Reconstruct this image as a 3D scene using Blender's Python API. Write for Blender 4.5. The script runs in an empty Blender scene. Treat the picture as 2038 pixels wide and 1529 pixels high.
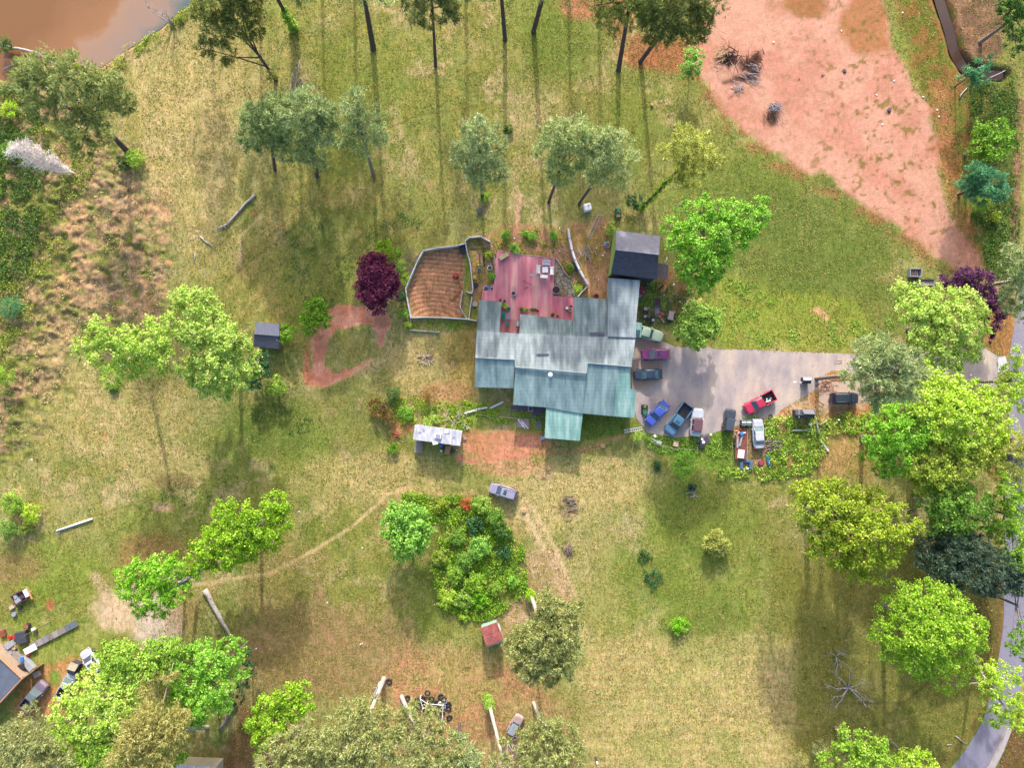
import bpy, math, random
import numpy as np
from mathutils import Vector
rnd = random.Random(7)
# ------------------------------------------------------------------ camera, sky, sun, exposure
S = 12.35            # photo pixels per metre on the ground
H = 112.0            # flying height of the camera
CX, CY = 1019.0, 764.5
scene = bpy.context.scene
col = scene.collection
cam_d = bpy.data.cameras.new("camera")
cam = bpy.data.objects.new("camera", cam_d); col.objects.link(cam)
cam.location = (0, 0, H)
cam_d.sensor_width = 36.0
cam_d.lens = 36.0 * H / (2038 / S)
cam_d.clip_end = 9000
scene.camera = cam
SUN_EL = 25.5
shadow_dir = Vector((0.015, -1.0))                # on the ground, away from the sun
w = bpy.data.worlds.new("World"); scene.world = w; w.use_nodes = True
nt = w.node_tree
bg = nt.nodes["Background"]
sky = nt.nodes.new("ShaderNodeTexSky"); sky.sky_type = 'NISHITA'; sky.sun_disc = False
sky.sun_elevation = math.radians(SUN_EL)
az = math.atan2(-shadow_dir.x, -shadow_dir.y)    # azimuth of the sun measured from +Y towards +X
sky.sun_rotation = az
sky.air_density = 1.0; sky.dust_density = 4.0
nt.links.new(sky.outputs[0], bg.inputs[0]); bg.inputs[1].default_value = 0.15
sd = bpy.data.lights.new("sun", 'SUN'); so = bpy.data.objects.new("sun", sd); col.objects.link(so)
sd.energy = 2.3; sd.angle = math.radians(1.3); sd.color = (1.0, 0.955, 0.90)
_v = Vector((math.sin(az) * math.cos(math.radians(SUN_EL)), math.cos(az) * math.cos(math.radians(SUN_EL)), math.sin(math.radians(SUN_EL))))
so.rotation_euler = _v.to_track_quat('Z', 'Y').to_euler()
so.location = (0, 60, 60)
scene.view_settings.view_transform = 'Standard'; scene.view_settings.look = 'None'
scene.view_settings.exposure = 1.42; scene.view_settings.gamma = 1
scene.render.engine = 'CYCLES'
KG = 1.75       # how bright a sunlit level surface of albedo 1 comes out at this exposure

def P(px, py, z=0.0):
    k = (H - z) / H / S
    return Vector(((px - CX) * k, -(py - CY) * k, z))
def lin(c):
    c = c / 255.0
    return c / 12.92 if c <= 0.04045 else ((c + 0.055) / 1.055) ** 2.4
def C(r, g, b, k=None):
    k = KG if k is None else k
    return tuple(min(0.82, lin(v) / k) for v in (r, g, b)) + (1.0,)

# ------------------------------------------------------------------ materials
MATS = {}
def base_mat(name):
    m = bpy.data.materials.new(name); m.use_nodes = True
    n = m.node_tree; b = n.nodes["Principled BSDF"]
    return m, n, b
def N(n, t, **kw):
    x = n.nodes.new(t)
    for k, v in kw.items():
        if k.startswith('i_'):
            x.inputs[k[2:].replace('_', ' ')].default_value = v
        else: setattr(x, k, v)
    return x
def coords(n, scale=(1, 1, 1), kind='Object', rot=(0, 0, 0)):
    t = n.nodes.new("ShaderNodeTexCoord"); mp = n.nodes.new("ShaderNodeMapping")
    mp.inputs['Scale'].default_value = scale; mp.inputs['Rotation'].default_value = rot
    n.links.new(t.outputs[kind], mp.inputs['Vector']); return mp.outputs[0]
def noise(n, vec, scale, detail=4, rough=0.6):
    x = N(n, "ShaderNodeTexNoise", i_Scale=scale, i_Detail=detail, i_Roughness=rough)
    n.links.new(vec, x.inputs['Vector']); return x.outputs['Fac']
def ramp(n, fac, stops):
    r = n.nodes.new("ShaderNodeValToRGB"); e = r.color_ramp.elements
    e[0].position, e[0].color = stops[0][0], stops[0][1]
    e[1].position, e[1].color = stops[-1][0], stops[-1][1]
    for p, c in stops[1:-1]:
        x = e.new(p); x.color = c
    n.links.new(fac, r.inputs[0]); return r.outputs[0]
def mixc(n, fac, a, b, mode='MIX'):
    x = N(n, "ShaderNodeMix", data_type='RGBA', blend_type=mode)
    for sock, v in ((x.inputs[0], fac), (x.inputs[6], a), (x.inputs[7], b)):
        if hasattr(v, 'is_linked'): n.links.new(v, sock)
        else: sock.default_value = v
    return x.outputs[2]
def mul(c, f): return tuple(min(1, v * f) for v in c[:3]) + (1.0,)
def simple(name, c, rough=0.7, var=0.25, scale=3.0, metal=0.0, bump=0.0, stretch=(1, 1, 1), c2=None, coat=0.0):
    if name in MATS: return MATS[name]
    m, n, b = base_mat(name)
    v = coords(n, stretch)
    f = noise(n, v, scale)
    if c2 is None: lo, hi = mul(c, 1 - var), mul(c, 1 + var)
    else: lo, hi = c, c2
    n.links.new(ramp(n, f, [(0.32, lo), (0.68, hi)]), b.inputs['Base Color'])
    b.inputs['Roughness'].default_value = rough; b.inputs['Metallic'].default_value = metal
    if coat: b.inputs['Coat Weight'].default_value = coat; b.inputs['Coat Roughness'].default_value = 0.08
    if bump:
        bp = N(n, "ShaderNodeBump", i_Strength=bump, i_Distance=0.05)
        n.links.new(noise(n, v, scale * 3), bp.inputs['Height']); n.links.new(bp.outputs[0], b.inputs['Normal'])
    MATS[name] = m; return m
def leaf_mat(name, a, b_, trans=0.42, k=None, rough=0.6):
    if name in MATS: return MATS[name]
    m, n, b = base_mat(name)
    g = n.nodes.new("ShaderNodeNewGeometry")
    v = coords(n, (1, 1, 1))
    isl = g.outputs['Random Per Island']
    f1 = noise(n, v, 0.7, 4, .7)
    mx = N(n, "ShaderNodeMath", operation='ADD'); n.links.new(isl, mx.inputs[0]); n.links.new(f1, mx.inputs[1])
    mh = N(n, "ShaderNodeMath", operation='MULTIPLY'); n.links.new(mx.outputs[0], mh.inputs[0]); mh.inputs[1].default_value = 0.5
    a = C(*a, k=k); b_ = C(*b_, k=k)
    c = ramp(n, mh.outputs[0], [(0.24, mul(a, 0.55)), (0.46, a), (0.74, b_)])
    oi = n.nodes.new('ShaderNodeObjectInfo'); hs = N(n, 'ShaderNodeHueSaturation'); mr = N(n, 'ShaderNodeMapRange'); mr.inputs['To Min'].default_value = .98; mr.inputs['To Max'].default_value = 1.16
    n.links.new(oi.outputs['Random'], mr.inputs[0]); n.links.new(mr.outputs[0], hs.inputs['Saturation']); n.links.new(c, hs.inputs['Color']); c = hs.outputs[0]
    n.links.new(c, b.inputs['Base Color']); b.inputs['Roughness'].default_value = rough
    b.inputs['Specular IOR Level'].default_value = 0.25
    tr = n.nodes.new("ShaderNodeBsdfTranslucent"); n.links.new(c, tr.inputs[0])
    ms = N(n, "ShaderNodeMixShader"); ms.inputs[0].default_value = trans
    out = n.nodes["Material Output"]
    n.links.new(b.outputs[0], ms.inputs[1]); n.links.new(tr.outputs[0], ms.inputs[2]); n.links.new(ms.outputs[0], out.inputs[0])
    MATS[name] = m; return m

# ------------------------------------------------------------------ object helpers
def tag(o, label=None, cat=None, group=None, kind=None):
    if label: o['label'] = label
    if cat: o['category'] = cat
    if group: o['group'] = group
    if kind: o['kind'] = kind
    return o
def empty(name, loc, rz=0.0, label=None, cat=None, group=None):
    o = bpy.data.objects.new(name, None); col.objects.link(o)
    o.location = loc; o.rotation_euler = (0, 0, rz); o.empty_display_size = 0.3
    return tag(o, label, cat, group)
def copy_tree(o, parent=None):
    c = o.copy(); col.objects.link(c)
    if parent is not None: c.parent = parent
    for ch in [x for x in bpy.data.objects if x.parent == o]: copy_tree(ch, c)
    return c
def mesh_np(name, verts, faces_flat, nper, mat, parent=None, smooth=False):
    """verts (n,3); all faces with nper corners, flat index array"""
    me = bpy.data.meshes.new(name)
    nf = len(faces_flat) // nper
    me.vertices.add(len(verts)); me.vertices.foreach_set('co', np.asarray(verts, dtype=np.float32).ravel())
    me.loops.add(len(faces_flat)); me.loops.foreach_set('vertex_index', np.asarray(faces_flat, dtype=np.int32))
    me.polygons.add(nf)
    me.polygons.foreach_set('loop_start', np.arange(0, nf * nper, nper, dtype=np.int32))
    me.polygons.foreach_set('loop_total', np.full(nf, nper, dtype=np.int32))
    if smooth: me.polygons.foreach_set('use_smooth', np.ones(nf, dtype=bool))
    me.update(calc_edges=True); me.validate()
    me.materials.append(mat)
    o = bpy.data.objects.new(name, me); col.objects.link(o)
    if parent is not None: o.parent = parent
    return o
class MB:
    def __init__(s): s.v = []; s.f = []
    def add(s, vs, fs):
        b = len(s.v); s.v += [tuple(x) for x in vs]; s.f += [tuple(i + b for i in f) for f in fs]; return s
    def box(s, c, d, rz=0.0, taper=1.0):
        ca, sa = math.cos(rz), math.sin(rz); vs = []
        for z in (-.5, .5):
            t = 1.0 if z < 0 else taper
            for x, y in ((-.5, -.5), (.5, -.5), (.5, .5), (-.5, .5)):
                X, Y = x * d[0] * t, y * d[1] * t
                vs.append((c[0] + X * ca - Y * sa, c[1] + X * sa + Y * ca, c[2] + z * d[2]))
        return s.add(vs, [(3, 2, 1, 0), (4, 5, 6, 7), (0, 1, 5, 4), (1, 2, 6, 5), (2, 3, 7, 6), (3, 0, 4, 7)])
    def prism(s, poly, z0, z1):
        """z0, z1 numbers or lists per vertex"""
        n = len(poly)
        a0 = z0 if isinstance(z0, (list, tuple)) else [z0] * n
        a1 = z1 if isinstance(z1, (list, tuple)) else [z1] * n
        ar = sum(poly[i][0] * poly[(i + 1) % n][1] - poly[(i + 1) % n][0] * poly[i][1] for i in range(n))
        idx = list(range(n)) if ar > 0 else list(range(n))[::-1]
        vs = [(poly[i][0], poly[i][1], a0[i]) for i in idx] + [(poly[i][0], poly[i][1], a1[i]) for i in idx]
        return s.add(vs, [tuple(range(n))[::-1], tuple(range(n, 2 * n))] + [(i, (i + 1) % n, n + (i + 1) % n, n + i) for i in range(n)])
    def loft(s, rings, cap=True):
        n = len(rings[0]); vs = [p for r in rings for p in r]; fs = []
        for k in range(len(rings) - 1):
            for i in range(n):
                j = (i + 1) % n; fs.append((k * n + i, k * n + j, (k + 1) * n + j, (k + 1) * n + i))
        if cap: fs += [tuple(range(n))[::-1], tuple(range((len(rings) - 1) * n, len(rings) * n))]
        return s.add(vs, fs)
    def cyl(s, c, r, h, n=14, r2=None, axis='z'):
        r2 = r if r2 is None else r2; rings = []
        for z, q in ((0, r), (h, r2)):
            ring = []
            for i in range(n):
                a = 2 * math.pi * i / n; x, y = q * math.cos(a), q * math.sin(a)
                ring.append((c[0] + x, c[1] + y, c[2] + z) if axis == 'z' else ((c[0] + x, c[1] - z, c[2] + y) if axis == 'y' else (c[0] + z, c[1] + x, c[2] + y)))
            rings.append(ring)
        return s.loft(rings)
    def tube(s, pts, rad, n=7):
        rings = []; pts = [Vector(p) for p in pts]
        if not hasattr(rad, '__len__'): rad = [rad] * len(pts)
        for i, p in enumerate(pts):
            d = (pts[min(i + 1, len(pts) - 1)] - pts[max(i - 1, 0)])
            if d.length < 1e-6: d = Vector((0, 0, 1))
            d.normalize(); u = d.orthogonal().normalized()
            if abs(d.z) < 0.9: u = d.cross(Vector((0, 0, 1))).normalized()
            else: u = d.cross(Vector((1, 0, 0))).normalized()
            w_ = d.cross(u)
            rings.append([tuple(p + u * (rad[i] * math.cos(2 * math.pi * k / n)) + w_ * (rad[i] * math.sin(2 * math.pi * k / n))) for k in range(n)])
        return s.loft(rings)
    def torus(s, c, R, r, n=18, m=8, tilt=0.0, zs=1.0):
        vs = []; fs = []
        for i in range(n):
            a = 2 * math.pi * i / n
            for j in range(m):
                b = 2 * math.pi * j / m
                x, y, z = (R + r * math.cos(b)) * math.cos(a), (R + r * math.cos(b)) * math.sin(a), r * zs * math.sin(b)
                vs.append((c[0] + x, c[1] + y * math.cos(tilt) - z * math.sin(tilt), c[2] + y * math.sin(tilt) + z * math.cos(tilt)))
                fs.append((i * m + j, ((i + 1) % n) * m + j, ((i + 1) % n) * m + (j + 1) % m, i * m + (j + 1) % m))
        return s.add(vs, fs)
    def build(s, name, mat, parent=None, smooth=False, off=None, bevel=0.0):
        me = bpy.data.meshes.new(name)
        v = s.v if off is None else [(a - off[0], b - off[1], c - off[2]) for a, b, c in s.v]
        me.from_pydata(v, [], s.f); me.update()
        if smooth:
            me.polygons.foreach_set('use_smooth', [True] * len(me.polygons))
        me.materials.append(mat)
        o = bpy.data.objects.new(name, me); col.objects.link(o)
        if parent is not None: o.parent = parent
        if bevel:
            bv = o.modifiers.new('bevel', 'BEVEL'); bv.width = bevel; bv.segments = 2; bv.limit_method = 'ANGLE'
        return o
def heading(dx, dy): return math.atan2(-dy, dx)

# ------------------------------------------------------------------ numpy noise
_lat = np.random.RandomState(5).rand(16, 128, 128)
def vn(x, y, size, seed=0):
    x = x / size + seed * 7.31; y = y / size + seed * 3.77
    xi = np.floor(x).astype(int); yi = np.floor(y).astype(int)
    fx = x - xi; fy = y - yi; fx = fx * fx * (3 - 2 * fx); fy = fy * fy * (3 - 2 * fy)
    L = _lat[seed % 16]; a = L[yi % 128, xi % 128]; b = L[yi % 128, (xi + 1) % 128]
    c = L[(yi + 1) % 128, xi % 128]; d = L[(yi + 1) % 128, (xi + 1) % 128]
    return (a * (1 - fx) + b * fx) * (1 - fy) + (c * (1 - fx) + d * fx) * fy
def fb(x, y, size, seed=0, oct=4):
    t = 0; a = 1; s_ = 0
    for o in range(oct):
        t = t + a * vn(x, y, size / 2 ** o, seed + o); s_ += a; a *= 0.55
    return t / s_
# ------------------------------------------------------------------ the ground: one sheet
def axis(a, b, step):
    core = np.arange(a, b + 1e-6, step); out = []; d = step; x = b
    while x < 2500:
        d *= 1.45; x += d; out.append(x)
    left = []; d = step; x = a
    while x > -2500:
        d *= 1.45; x -= d; left.append(x)
    return np.array(left[::-1] + list(core) + out)
gx = axis(-92, 92, 0.25); gy = axis(-71, 71, 0.25)
GX, GY = np.meshgrid(gx, gy)
PX = GX * S + CX; PY = CY - GY * S               # map coordinates of every ground vertex, in photo pixels at ground level
col_g = np.zeros(GX.shape + (3,)); hgt = np.zeros(GX.shape)
def lc(c, k=None): return np.array(C(*c, k=k)[:3])
def smooth(e0, e1, x):
    t = np.clip((x - e0) / (e1 - e0), 0, 1); return t * t * (3 - 2 * t)
n_big = fb(PX, PY, 190, 1); n_mid = fb(PX, PY, 60, 3); n_sm = fb(PX, PY, 18, 6, 3); n_edge = fb(PX, PY, 42, 9, 4) - 0.5; n_f = fb(PX, PY, 7, 11, 2)
def seg_d(ax, ay, bx, by, X, Y):
    dx, dy = bx - ax, by - ay; L = dx * dx + dy * dy + 1e-9
    t = np.clip(((X - ax) * dx + (Y - ay) * dy) / L, 0, 1)
    return np.hypot(X - ax - t * dx, Y - ay - t * dy)
def win(pts, m):
    xs = [p[0] for p in pts]; ys = [p[1] for p in pts]
    c = np.where((PX[0] > min(xs) - m) & (PX[0] < max(xs) + m))[0]; r = np.where((PY[:, 0] > min(ys) - m) & (PY[:, 0] < max(ys) + m))[0]
    return slice(r[0], r[-1] + 1), slice(c[0], c[-1] + 1)
def poly_mask(pts, soft=12, rough=20):
    out = np.zeros(GX.shape); sl = win(pts, soft + rough + 5); X = PX[sl]; Y = PY[sl]
    d = np.full(X.shape, 1e9); ins = np.zeros(X.shape, bool); n = len(pts)
    for i in range(n):
        ax, ay = pts[i]; bx, by = pts[(i + 1) % n]
        d = np.minimum(d, seg_d(ax, ay, bx, by, X, Y))
        if ay != by: ins ^= ((ay > Y) != (by > Y)) & (X < (bx - ax) * (Y - ay) / (by - ay) + ax)
    sd_ = np.where(ins, d, -d) + n_edge[sl] * rough * 2
    out[sl] = smooth(-soft, soft, sd_); return out
def stroke(pts, w_, soft=6, rough=6):
    out = np.zeros(GX.shape); sl = win(pts, w_ + soft + rough + 4); X = PX[sl]; Y = PY[sl]
    d = np.full(X.shape, 1e9)
    for i in range(len(pts) - 1): d = np.minimum(d, seg_d(*pts[i], *pts[i + 1], X, Y))
    out[sl] = smooth(-soft, soft, w_ / 2 - d + n_edge[sl] * rough * 2); return out
def blob(x, y, rx, ry=None, soft=0.5, rough=0.6):
    ry = ry or rx
    d = np.hypot((PX - x) / rx, (PY - y) / ry) + n_edge * rough
    return smooth(1 + soft / 2, 1 - soft / 2, d)
def paint(m, c, a=1.0):
    global col_g
    c = np.array(c) if np.ndim(c) > 1 else lc(c)
    col_g = col_g * (1 - (m * a)[..., None]) + c * (m * a)[..., None]
def mix2(a, b, t): return lc(a)[None, None] * (1 - t[..., None]) + lc(b)[None, None] * t[..., None]
# lawn: green against straw
tt = smooth(0.36, 0.76, 0.45 * n_big + 0.3 * n_mid + 0.25 * n_sm)
col_g = mix2((146, 154, 80), (184, 174, 116), tt)
paint(poly_mask([(250, 60), (420, 40), (480, 300), (420, 560), (330, 560)], 40, 40), mix2((176, 172, 110), (212, 190, 150), smooth(.4, .6, n_sm * .5 + n_mid * .5)), .7)
paint(poly_mask([(480, 780), (800, 760), (830, 960), (740, 1080), (860, 1290), (500, 1300), (600, 1100)], 40, 40), mix2((128, 134, 72), (160, 140, 98), smooth(.4, .6, n_sm * .4 + n_mid * .6)), .65)
paint(poly_mask([(560, 360), (800, 360), (820, 470), (700, 600), (420, 620)], 40, 40), mix2((150, 144, 76), (184, 158, 106), smooth(.4, .6, n_sm * .6 + n_mid * .4)), .6)
paint(poly_mask([(1040, 930), (1330, 930), (1320, 1270), (1150, 1270)], 40, 40), mix2((164, 168, 96), (208, 190, 142), smooth(.4, .6, n_sm * .4 + n_mid * .6)), .7)
ns = fb(PX / 3.2, PY / 1.0 * .28, 20, 3, 3)                 # long north-south shadow bands painted into the moss and brown of the turf
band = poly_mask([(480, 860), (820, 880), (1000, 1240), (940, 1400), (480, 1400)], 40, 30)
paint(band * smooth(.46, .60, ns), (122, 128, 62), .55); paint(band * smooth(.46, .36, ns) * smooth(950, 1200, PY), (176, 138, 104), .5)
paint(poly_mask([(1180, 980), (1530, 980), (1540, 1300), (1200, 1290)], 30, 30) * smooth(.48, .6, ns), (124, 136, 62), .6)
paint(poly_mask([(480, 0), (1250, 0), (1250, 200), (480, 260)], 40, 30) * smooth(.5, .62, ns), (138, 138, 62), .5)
tex = np.ones(GX.shape)
pk = smooth(.50, .62, fb(PX, PY, 26, 2, 4)) * smooth(.45, .6, fb(PX, PY, 120, 12, 2)); paint(pk, (222, 192, 150), .55)
ol = smooth(.50, .60, fb(PX, PY, 34, 7, 4)); paint(ol, (168, 160, 84), .45)
stripe = 0.5 + 0.5 * np.sin(PX / 7.5 + n_mid * 4)
paint(poly_mask([(250, 60), (560, 40), (560, 470), (300, 480)], 40, 30) * stripe, (214, 192, 132), 0.35)
diag = 0.5 + 0.5 * np.sin((PX * 0.75 + PY) / 7.0 + n_mid * 6)
paint(poly_mask([(430, 420), (780, 380), (790, 560), (520, 640), (330, 560)], 40, 30) * diag, (200, 180, 110), 0.45)
G = lambda m, a=1.0, c=(140, 158, 66): paint(m, c, a)
# greener grass; soft shadows on the south lawn are painted in as green
for q in [(1090, 60, 120, 90, .5), (700, 180, 110, 120, .35), (1240, 250, 60, 90, .5), (1480, 330, 120, 110, .45), (1480, 600, 110, 90, .45),
          (1350, 380, 80, 50, .4), (640, 560, 90, 120, .55), (560, 860, 120, 60, .75), (430, 900, 60, 60, .4), (1150, 850, 110, 28, .9), (870, 850, 110, 50, .6), (870, 925, 40, 40, .6),
          (1380, 1050, 110, 140, .7), (1230, 1200, 50, 110, .7), (1300, 1150, 60, 90, .6), (1400, 1250, 100, 100, .6), (1520, 1150, 60, 60, .5), (800, 1150, 120, 120, .35), (880, 1200, 60, 90, .6),
          (110, 1140, 100, 60, .75), (160, 1290, 100, 60, .6), (40, 1200, 60, 60, .7), (300, 1020, 60, 40, .4), (620, 1000, 120, 90, .35), (1700, 330, 60, 40, .5), (1840, 120, 60, 120, .6), (1860, 370, 50, 60, .4)]:
    G(blob(q[0], q[1], q[2], q[3], 0.8, 0.9), q[4])
for q in [(1600, 480, 190, 120, .8), (1720, 600, 120, 80, .7), (1500, 400, 110, 90, .6), (1650, 540, 100, 90, .5), (1100, 70, 90, 80, .5), (700, 470, 100, 60, .5), (540, 850, 90, 60, .6), (1180, 850, 90, 26, .7), (1390, 1030, 70, 90, .5), (1290, 1150, 50, 60, .4), (1400, 1240, 70, 70, .5)]:
    G(blob(q[0], q[1], q[2], q[3], .9, 1.0), q[4], (112, 132, 60))
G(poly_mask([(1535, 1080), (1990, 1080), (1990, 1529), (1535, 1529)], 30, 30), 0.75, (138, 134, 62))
G(poly_mask([(1540, 700), (1340, 690), (1440, 560), (1700, 600), (1760, 690)], 14, 18), 0.55, (165, 178, 70))
# drier grass
for q in [(380, 180, 150, 130, .6), (330, 400, 120, 90, .5), (850, 780, 60, 90, .5), (760, 960, 150, 60, .6), (1060, 1000, 110, 70, .7), (1200, 960, 80, 50, .7), (220, 820, 170, 90, .5), (330, 930, 80, 40, .6)]:
    paint(blob(q[0], q[1], q[2], q[3], 0.8, 0.9), (214, 190, 130), q[4])
row = 0.5 + 0.5 * np.sin(PY / 2.9 + n_mid * 9 + n_sm * 3)
fld = poly_mask([(1150, 1270), (1580, 1275), (1580, 1560), (1170, 1560)], 22, 16)
paint(fld, mix2((186, 178, 112), (214, 194, 138), smooth(.35, .6, n_mid * .6 + n_sm * .4)), .85); paint(fld * row * smooth(.3, .6, n_mid), (190, 158, 100), .55); G(fld * smooth(.5, .7, n_sm), .35, (186, 184, 96))
paint(poly_mask([(1130, 1000), (1220, 1000), (1240, 1290), (1110, 1290)], 30, 30), (196, 180, 120), .4)
# marsh on the left
for a_ in [(-200), (-120), (-40), (60), (150)]:
    paint(stroke([(520 + a_, 640), (620 + a_, 500), (740 + a_, 400)], 4, 3, 2), (130, 118, 62), .5)
marsh = poly_mask([(-60, 150), (120, 190), (270, 330), (340, 520), (330, 640), (150, 700), (60, 900), (-60, 960)], 40, 60)
paint(marsh, mix2((128, 136, 66), (188, 156, 120), smooth(.42, .62, .5 * n_sm + .5 * n_mid)), .92)
paint(marsh * smooth(.56, .70, n_f * .6 + n_sm * .4), (96, 84, 58), .7)
paint(poly_mask([(150, 400), (330, 380), (350, 640), (120, 640), (90, 520)], 26, 30) * smooth(.35, .6, n_sm), (206, 164, 126), .8)
wx = (PX * .82 + PY * .57) + 26 * (fb(PX, PY, 40, 5, 3) - .5) * 2; wy = (-PX * .57 + PY * .82) + 26 * (fb(PX, PY, 37, 10, 3) - .5) * 2
hum = fb(wx * .6, wy, 13, 6, 4) - .5 + .5 * np.abs(fb(wx, wy * .7, 30, 2, 3) - .5)
hgt += marsh * ((np.abs(fb(PX, PY, 22, 4, 3) - .5) * 1.1 + fb(PX, PY, 60, 8, 2) * .6 - .5 + hum * .9))
paint(marsh * smooth(.03, .008, np.abs(fb(wx, wy, 34, 4, 3) - .5)), (112, 88, 62), .6); paint(marsh * smooth(.0, .12, hum) * smooth(120, 240, PX), (204, 170, 140), .5)
# grass path lines, wheel marks
tracks = np.zeros(GX.shape)
for pts, w_, c, a in [
    ([(640, 300), (740, 270), (830, 230), (980, 207)], 3, (120, 112, 58), .7),
    ([(420, 585), (500, 520), (600, 440), (700, 330)], 3, (120, 108, 60), .6), ([(330, 560), (400, 600)], 3, (130, 108, 70), .4),
    ([(480, 620), (540, 560), (640, 430)], 3, (190, 160, 110), .6), ([(0, 800), (50, 795), (110, 772), (280, 775)], 3, (104, 96, 58), .7),
    ([(60, 1200), (160, 1165), (210, 1150)], 3, (104, 86, 50), .7), ([(70, 1222), (130, 1195)], 2.5, (104, 80, 50), .8),
    ([(1035, 385), (1032, 420), (1026, 455)], 9, (226, 176, 150), .9), ([(1330, 770), (1500, 765)], 2, (180, 160, 150), .0),
    ([(1040, 1010), (1062, 1050), (1080, 1090), (1100, 1130)], 6, (232, 204, 164), .8), ([(1058, 1004), (1082, 1046), (1104, 1086), (1124, 1130)], 6, (228, 200, 158), .7),
    ([(820, 965), (770, 985), (700, 1050), (600, 1110), (540, 1140), (470, 1152), (380, 1165)], 7, (222, 192, 146), .75),
    ([(180, 1030), (250, 1010), (330, 975)], 3, (130, 110, 60), .5), ([(900, 945), (800, 975)], 5, (196, 168, 112), .5),
    ([(478, 465), (478, 500), (478, 530)], 4, (224, 190, 160), .8), ([(478, 470), (520, 430)], 4, (224, 190, 150), .6),
    ([(1640, 1400), (1800, 1400), (1880, 1330), (1895, 1290)], 5, (96, 88, 44), .5), ([(1560, 1440), (1700, 1455), (1850, 1420), (1930, 1350)], 4, (100, 92, 44), .45)]:
    _m = stroke(pts, w_, 2.5, 1.5); paint(_m, c, a); tracks = np.maximum(tracks, _m * (a > .3))
# red clearing
clear = poly_mask([(1385, -60), (1400, 60), (1385, 130), (1410, 175), (1450, 225), (1510, 280), (1570, 320), (1650, 352), (1710, 400), (1770, 440), (1840, 490), (1900, 525), (1950, 548), (1962, 542), (1948, 505), (1905, 450), (1885, 400), (1868, 330), (1866, 270), (1845, 210), (1810, 150), (1775, 80), (1755, -60)], 9, 14)
rim = stroke([(1130, -40), (1200, 30), (1290, 95), (1400, 170), (1450, 235), (1520, 290), (1580, 330), (1660, 365), (1720, 410), (1790, 455), (1880, 515), (1950, 560)], 46, 16, 16)
east = poly_mask([(1760, -60), (1960, -60), (1960, 540), (1930, 560), (1860, 300)], 18, 24)
paint(east, mix2((122, 124, 52), (160, 112, 66), smooth(.42, .6, n_sm)), .9)
paint(rim * smooth(.38, .6, n_sm), (170, 118, 82), .8)
paint(blob(1340, 110, 110, 34, .6, .5), (184, 116, 84), .9); paint(blob(1200, 12, 90, 30, .6, .7), (205, 135, 105), .8)
paint(clear, mix2((230, 172, 150), (218, 154, 132), smooth(.35, .65, n_mid))); tex -= clear * .72
paint(clear * smooth(.54, .66, .45 * n_sm + .35 * n_f + .2 * n_big) * smooth(1380, 1700, PX + .3 * PY), (186, 130, 98), .5)
paint(clear * blob(1600, 10, 60, 30, .6, .9), (170, 116, 66), .85); paint(clear * blob(1720, 50, 50, 60, .6, .9), (182, 122, 72), .8)
paint(clear * smooth(.60, .70, n_f * .5 + n_sm * .5) * smooth(1500, 1750, PX), (138, 120, 62), .8)
paint(stroke([(1870, 180), (1880, 300), (1900, 420), (1940, 520)], 34, 12, 16), (206, 134, 100), .55)
paint(blob(1450, 118, 22, 12, .5, .8), (74, 46, 42), .9); paint(stroke([(1480, 130), (1512, 110), (1500, 150), (1440, 165)], 14, 6, 8), (92, 60, 48), .8)
paint(blob(1535, 232, 10, 20, .5, .6), (130, 84, 70), .7)
for x, y, r_ in [(1770, 218, 4), (1637, 150, 3), (1680, 140, 4), (1590, 158, 2), (1600, 400, 3)]: paint(blob(x, y, r_, r_, .4, .5), (70, 62, 60), .9)
# creek and bank, road side on the right
bank = poly_mask([(1880, -60), (2000, -60), (1995, 110), (1960, 135), (1925, 110), (1905, 60)], 8, 10)
paint(bank, mix2((132, 98, 84), (166, 124, 104), smooth(.4, .6, n_sm)), .95)
creek_pts = [(1862, -40), (1880, 20), (1893, 60), (1903, 100), (1925, 135), (1965, 145), (2000, 148)]
hgt -= stroke(creek_pts, 26, 8, 3) * 0.9
paint(stroke(creek_pts, 26, 6, 3), (86, 64, 52), .95)
G(poly_mask([(1925, 160), (2026, 150), (2030, 560), (1975, 560), (1940, 400)], 14, 14), .85, (82, 104, 44))
G(stroke([(1965, 430), (1968, 500), (2000, 560)], 26, 10, 6), .9, (60, 92, 32))
paint(stroke([(2030, 200), (2022, 420), (2018, 480)], 12, 5, 4), (176, 128, 106), .9)
paint(poly_mask([(1970, 560), (2022, 600), (2018, 680), (2004, 712), (1985, 706), (1960, 690), (1960, 600)], 8, 6), (178, 124, 78), .9)
paint(poly_mask([(1925, 1140), (1999, 1140), (1998, 1300), (1960, 1400), (1950, 1300), (1940, 1200)], 8, 6), (118, 100, 60), .8)
paint(stroke([(1994, 1160), (1994, 1250), (1992, 1320), (1962, 1400), (1930, 1460), (1870, 1529)], 6, 5, 5), (160, 112, 74), .5)
paint(poly_mask([(2010, 1450), (2060, 1380), (2060, 1600), (1960, 1600)], 6, 5), (124, 84, 64), .95)
paint(blob(1990, 700 + 240, 25, 20, .6, .5), (190, 124, 88), .9)
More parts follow.
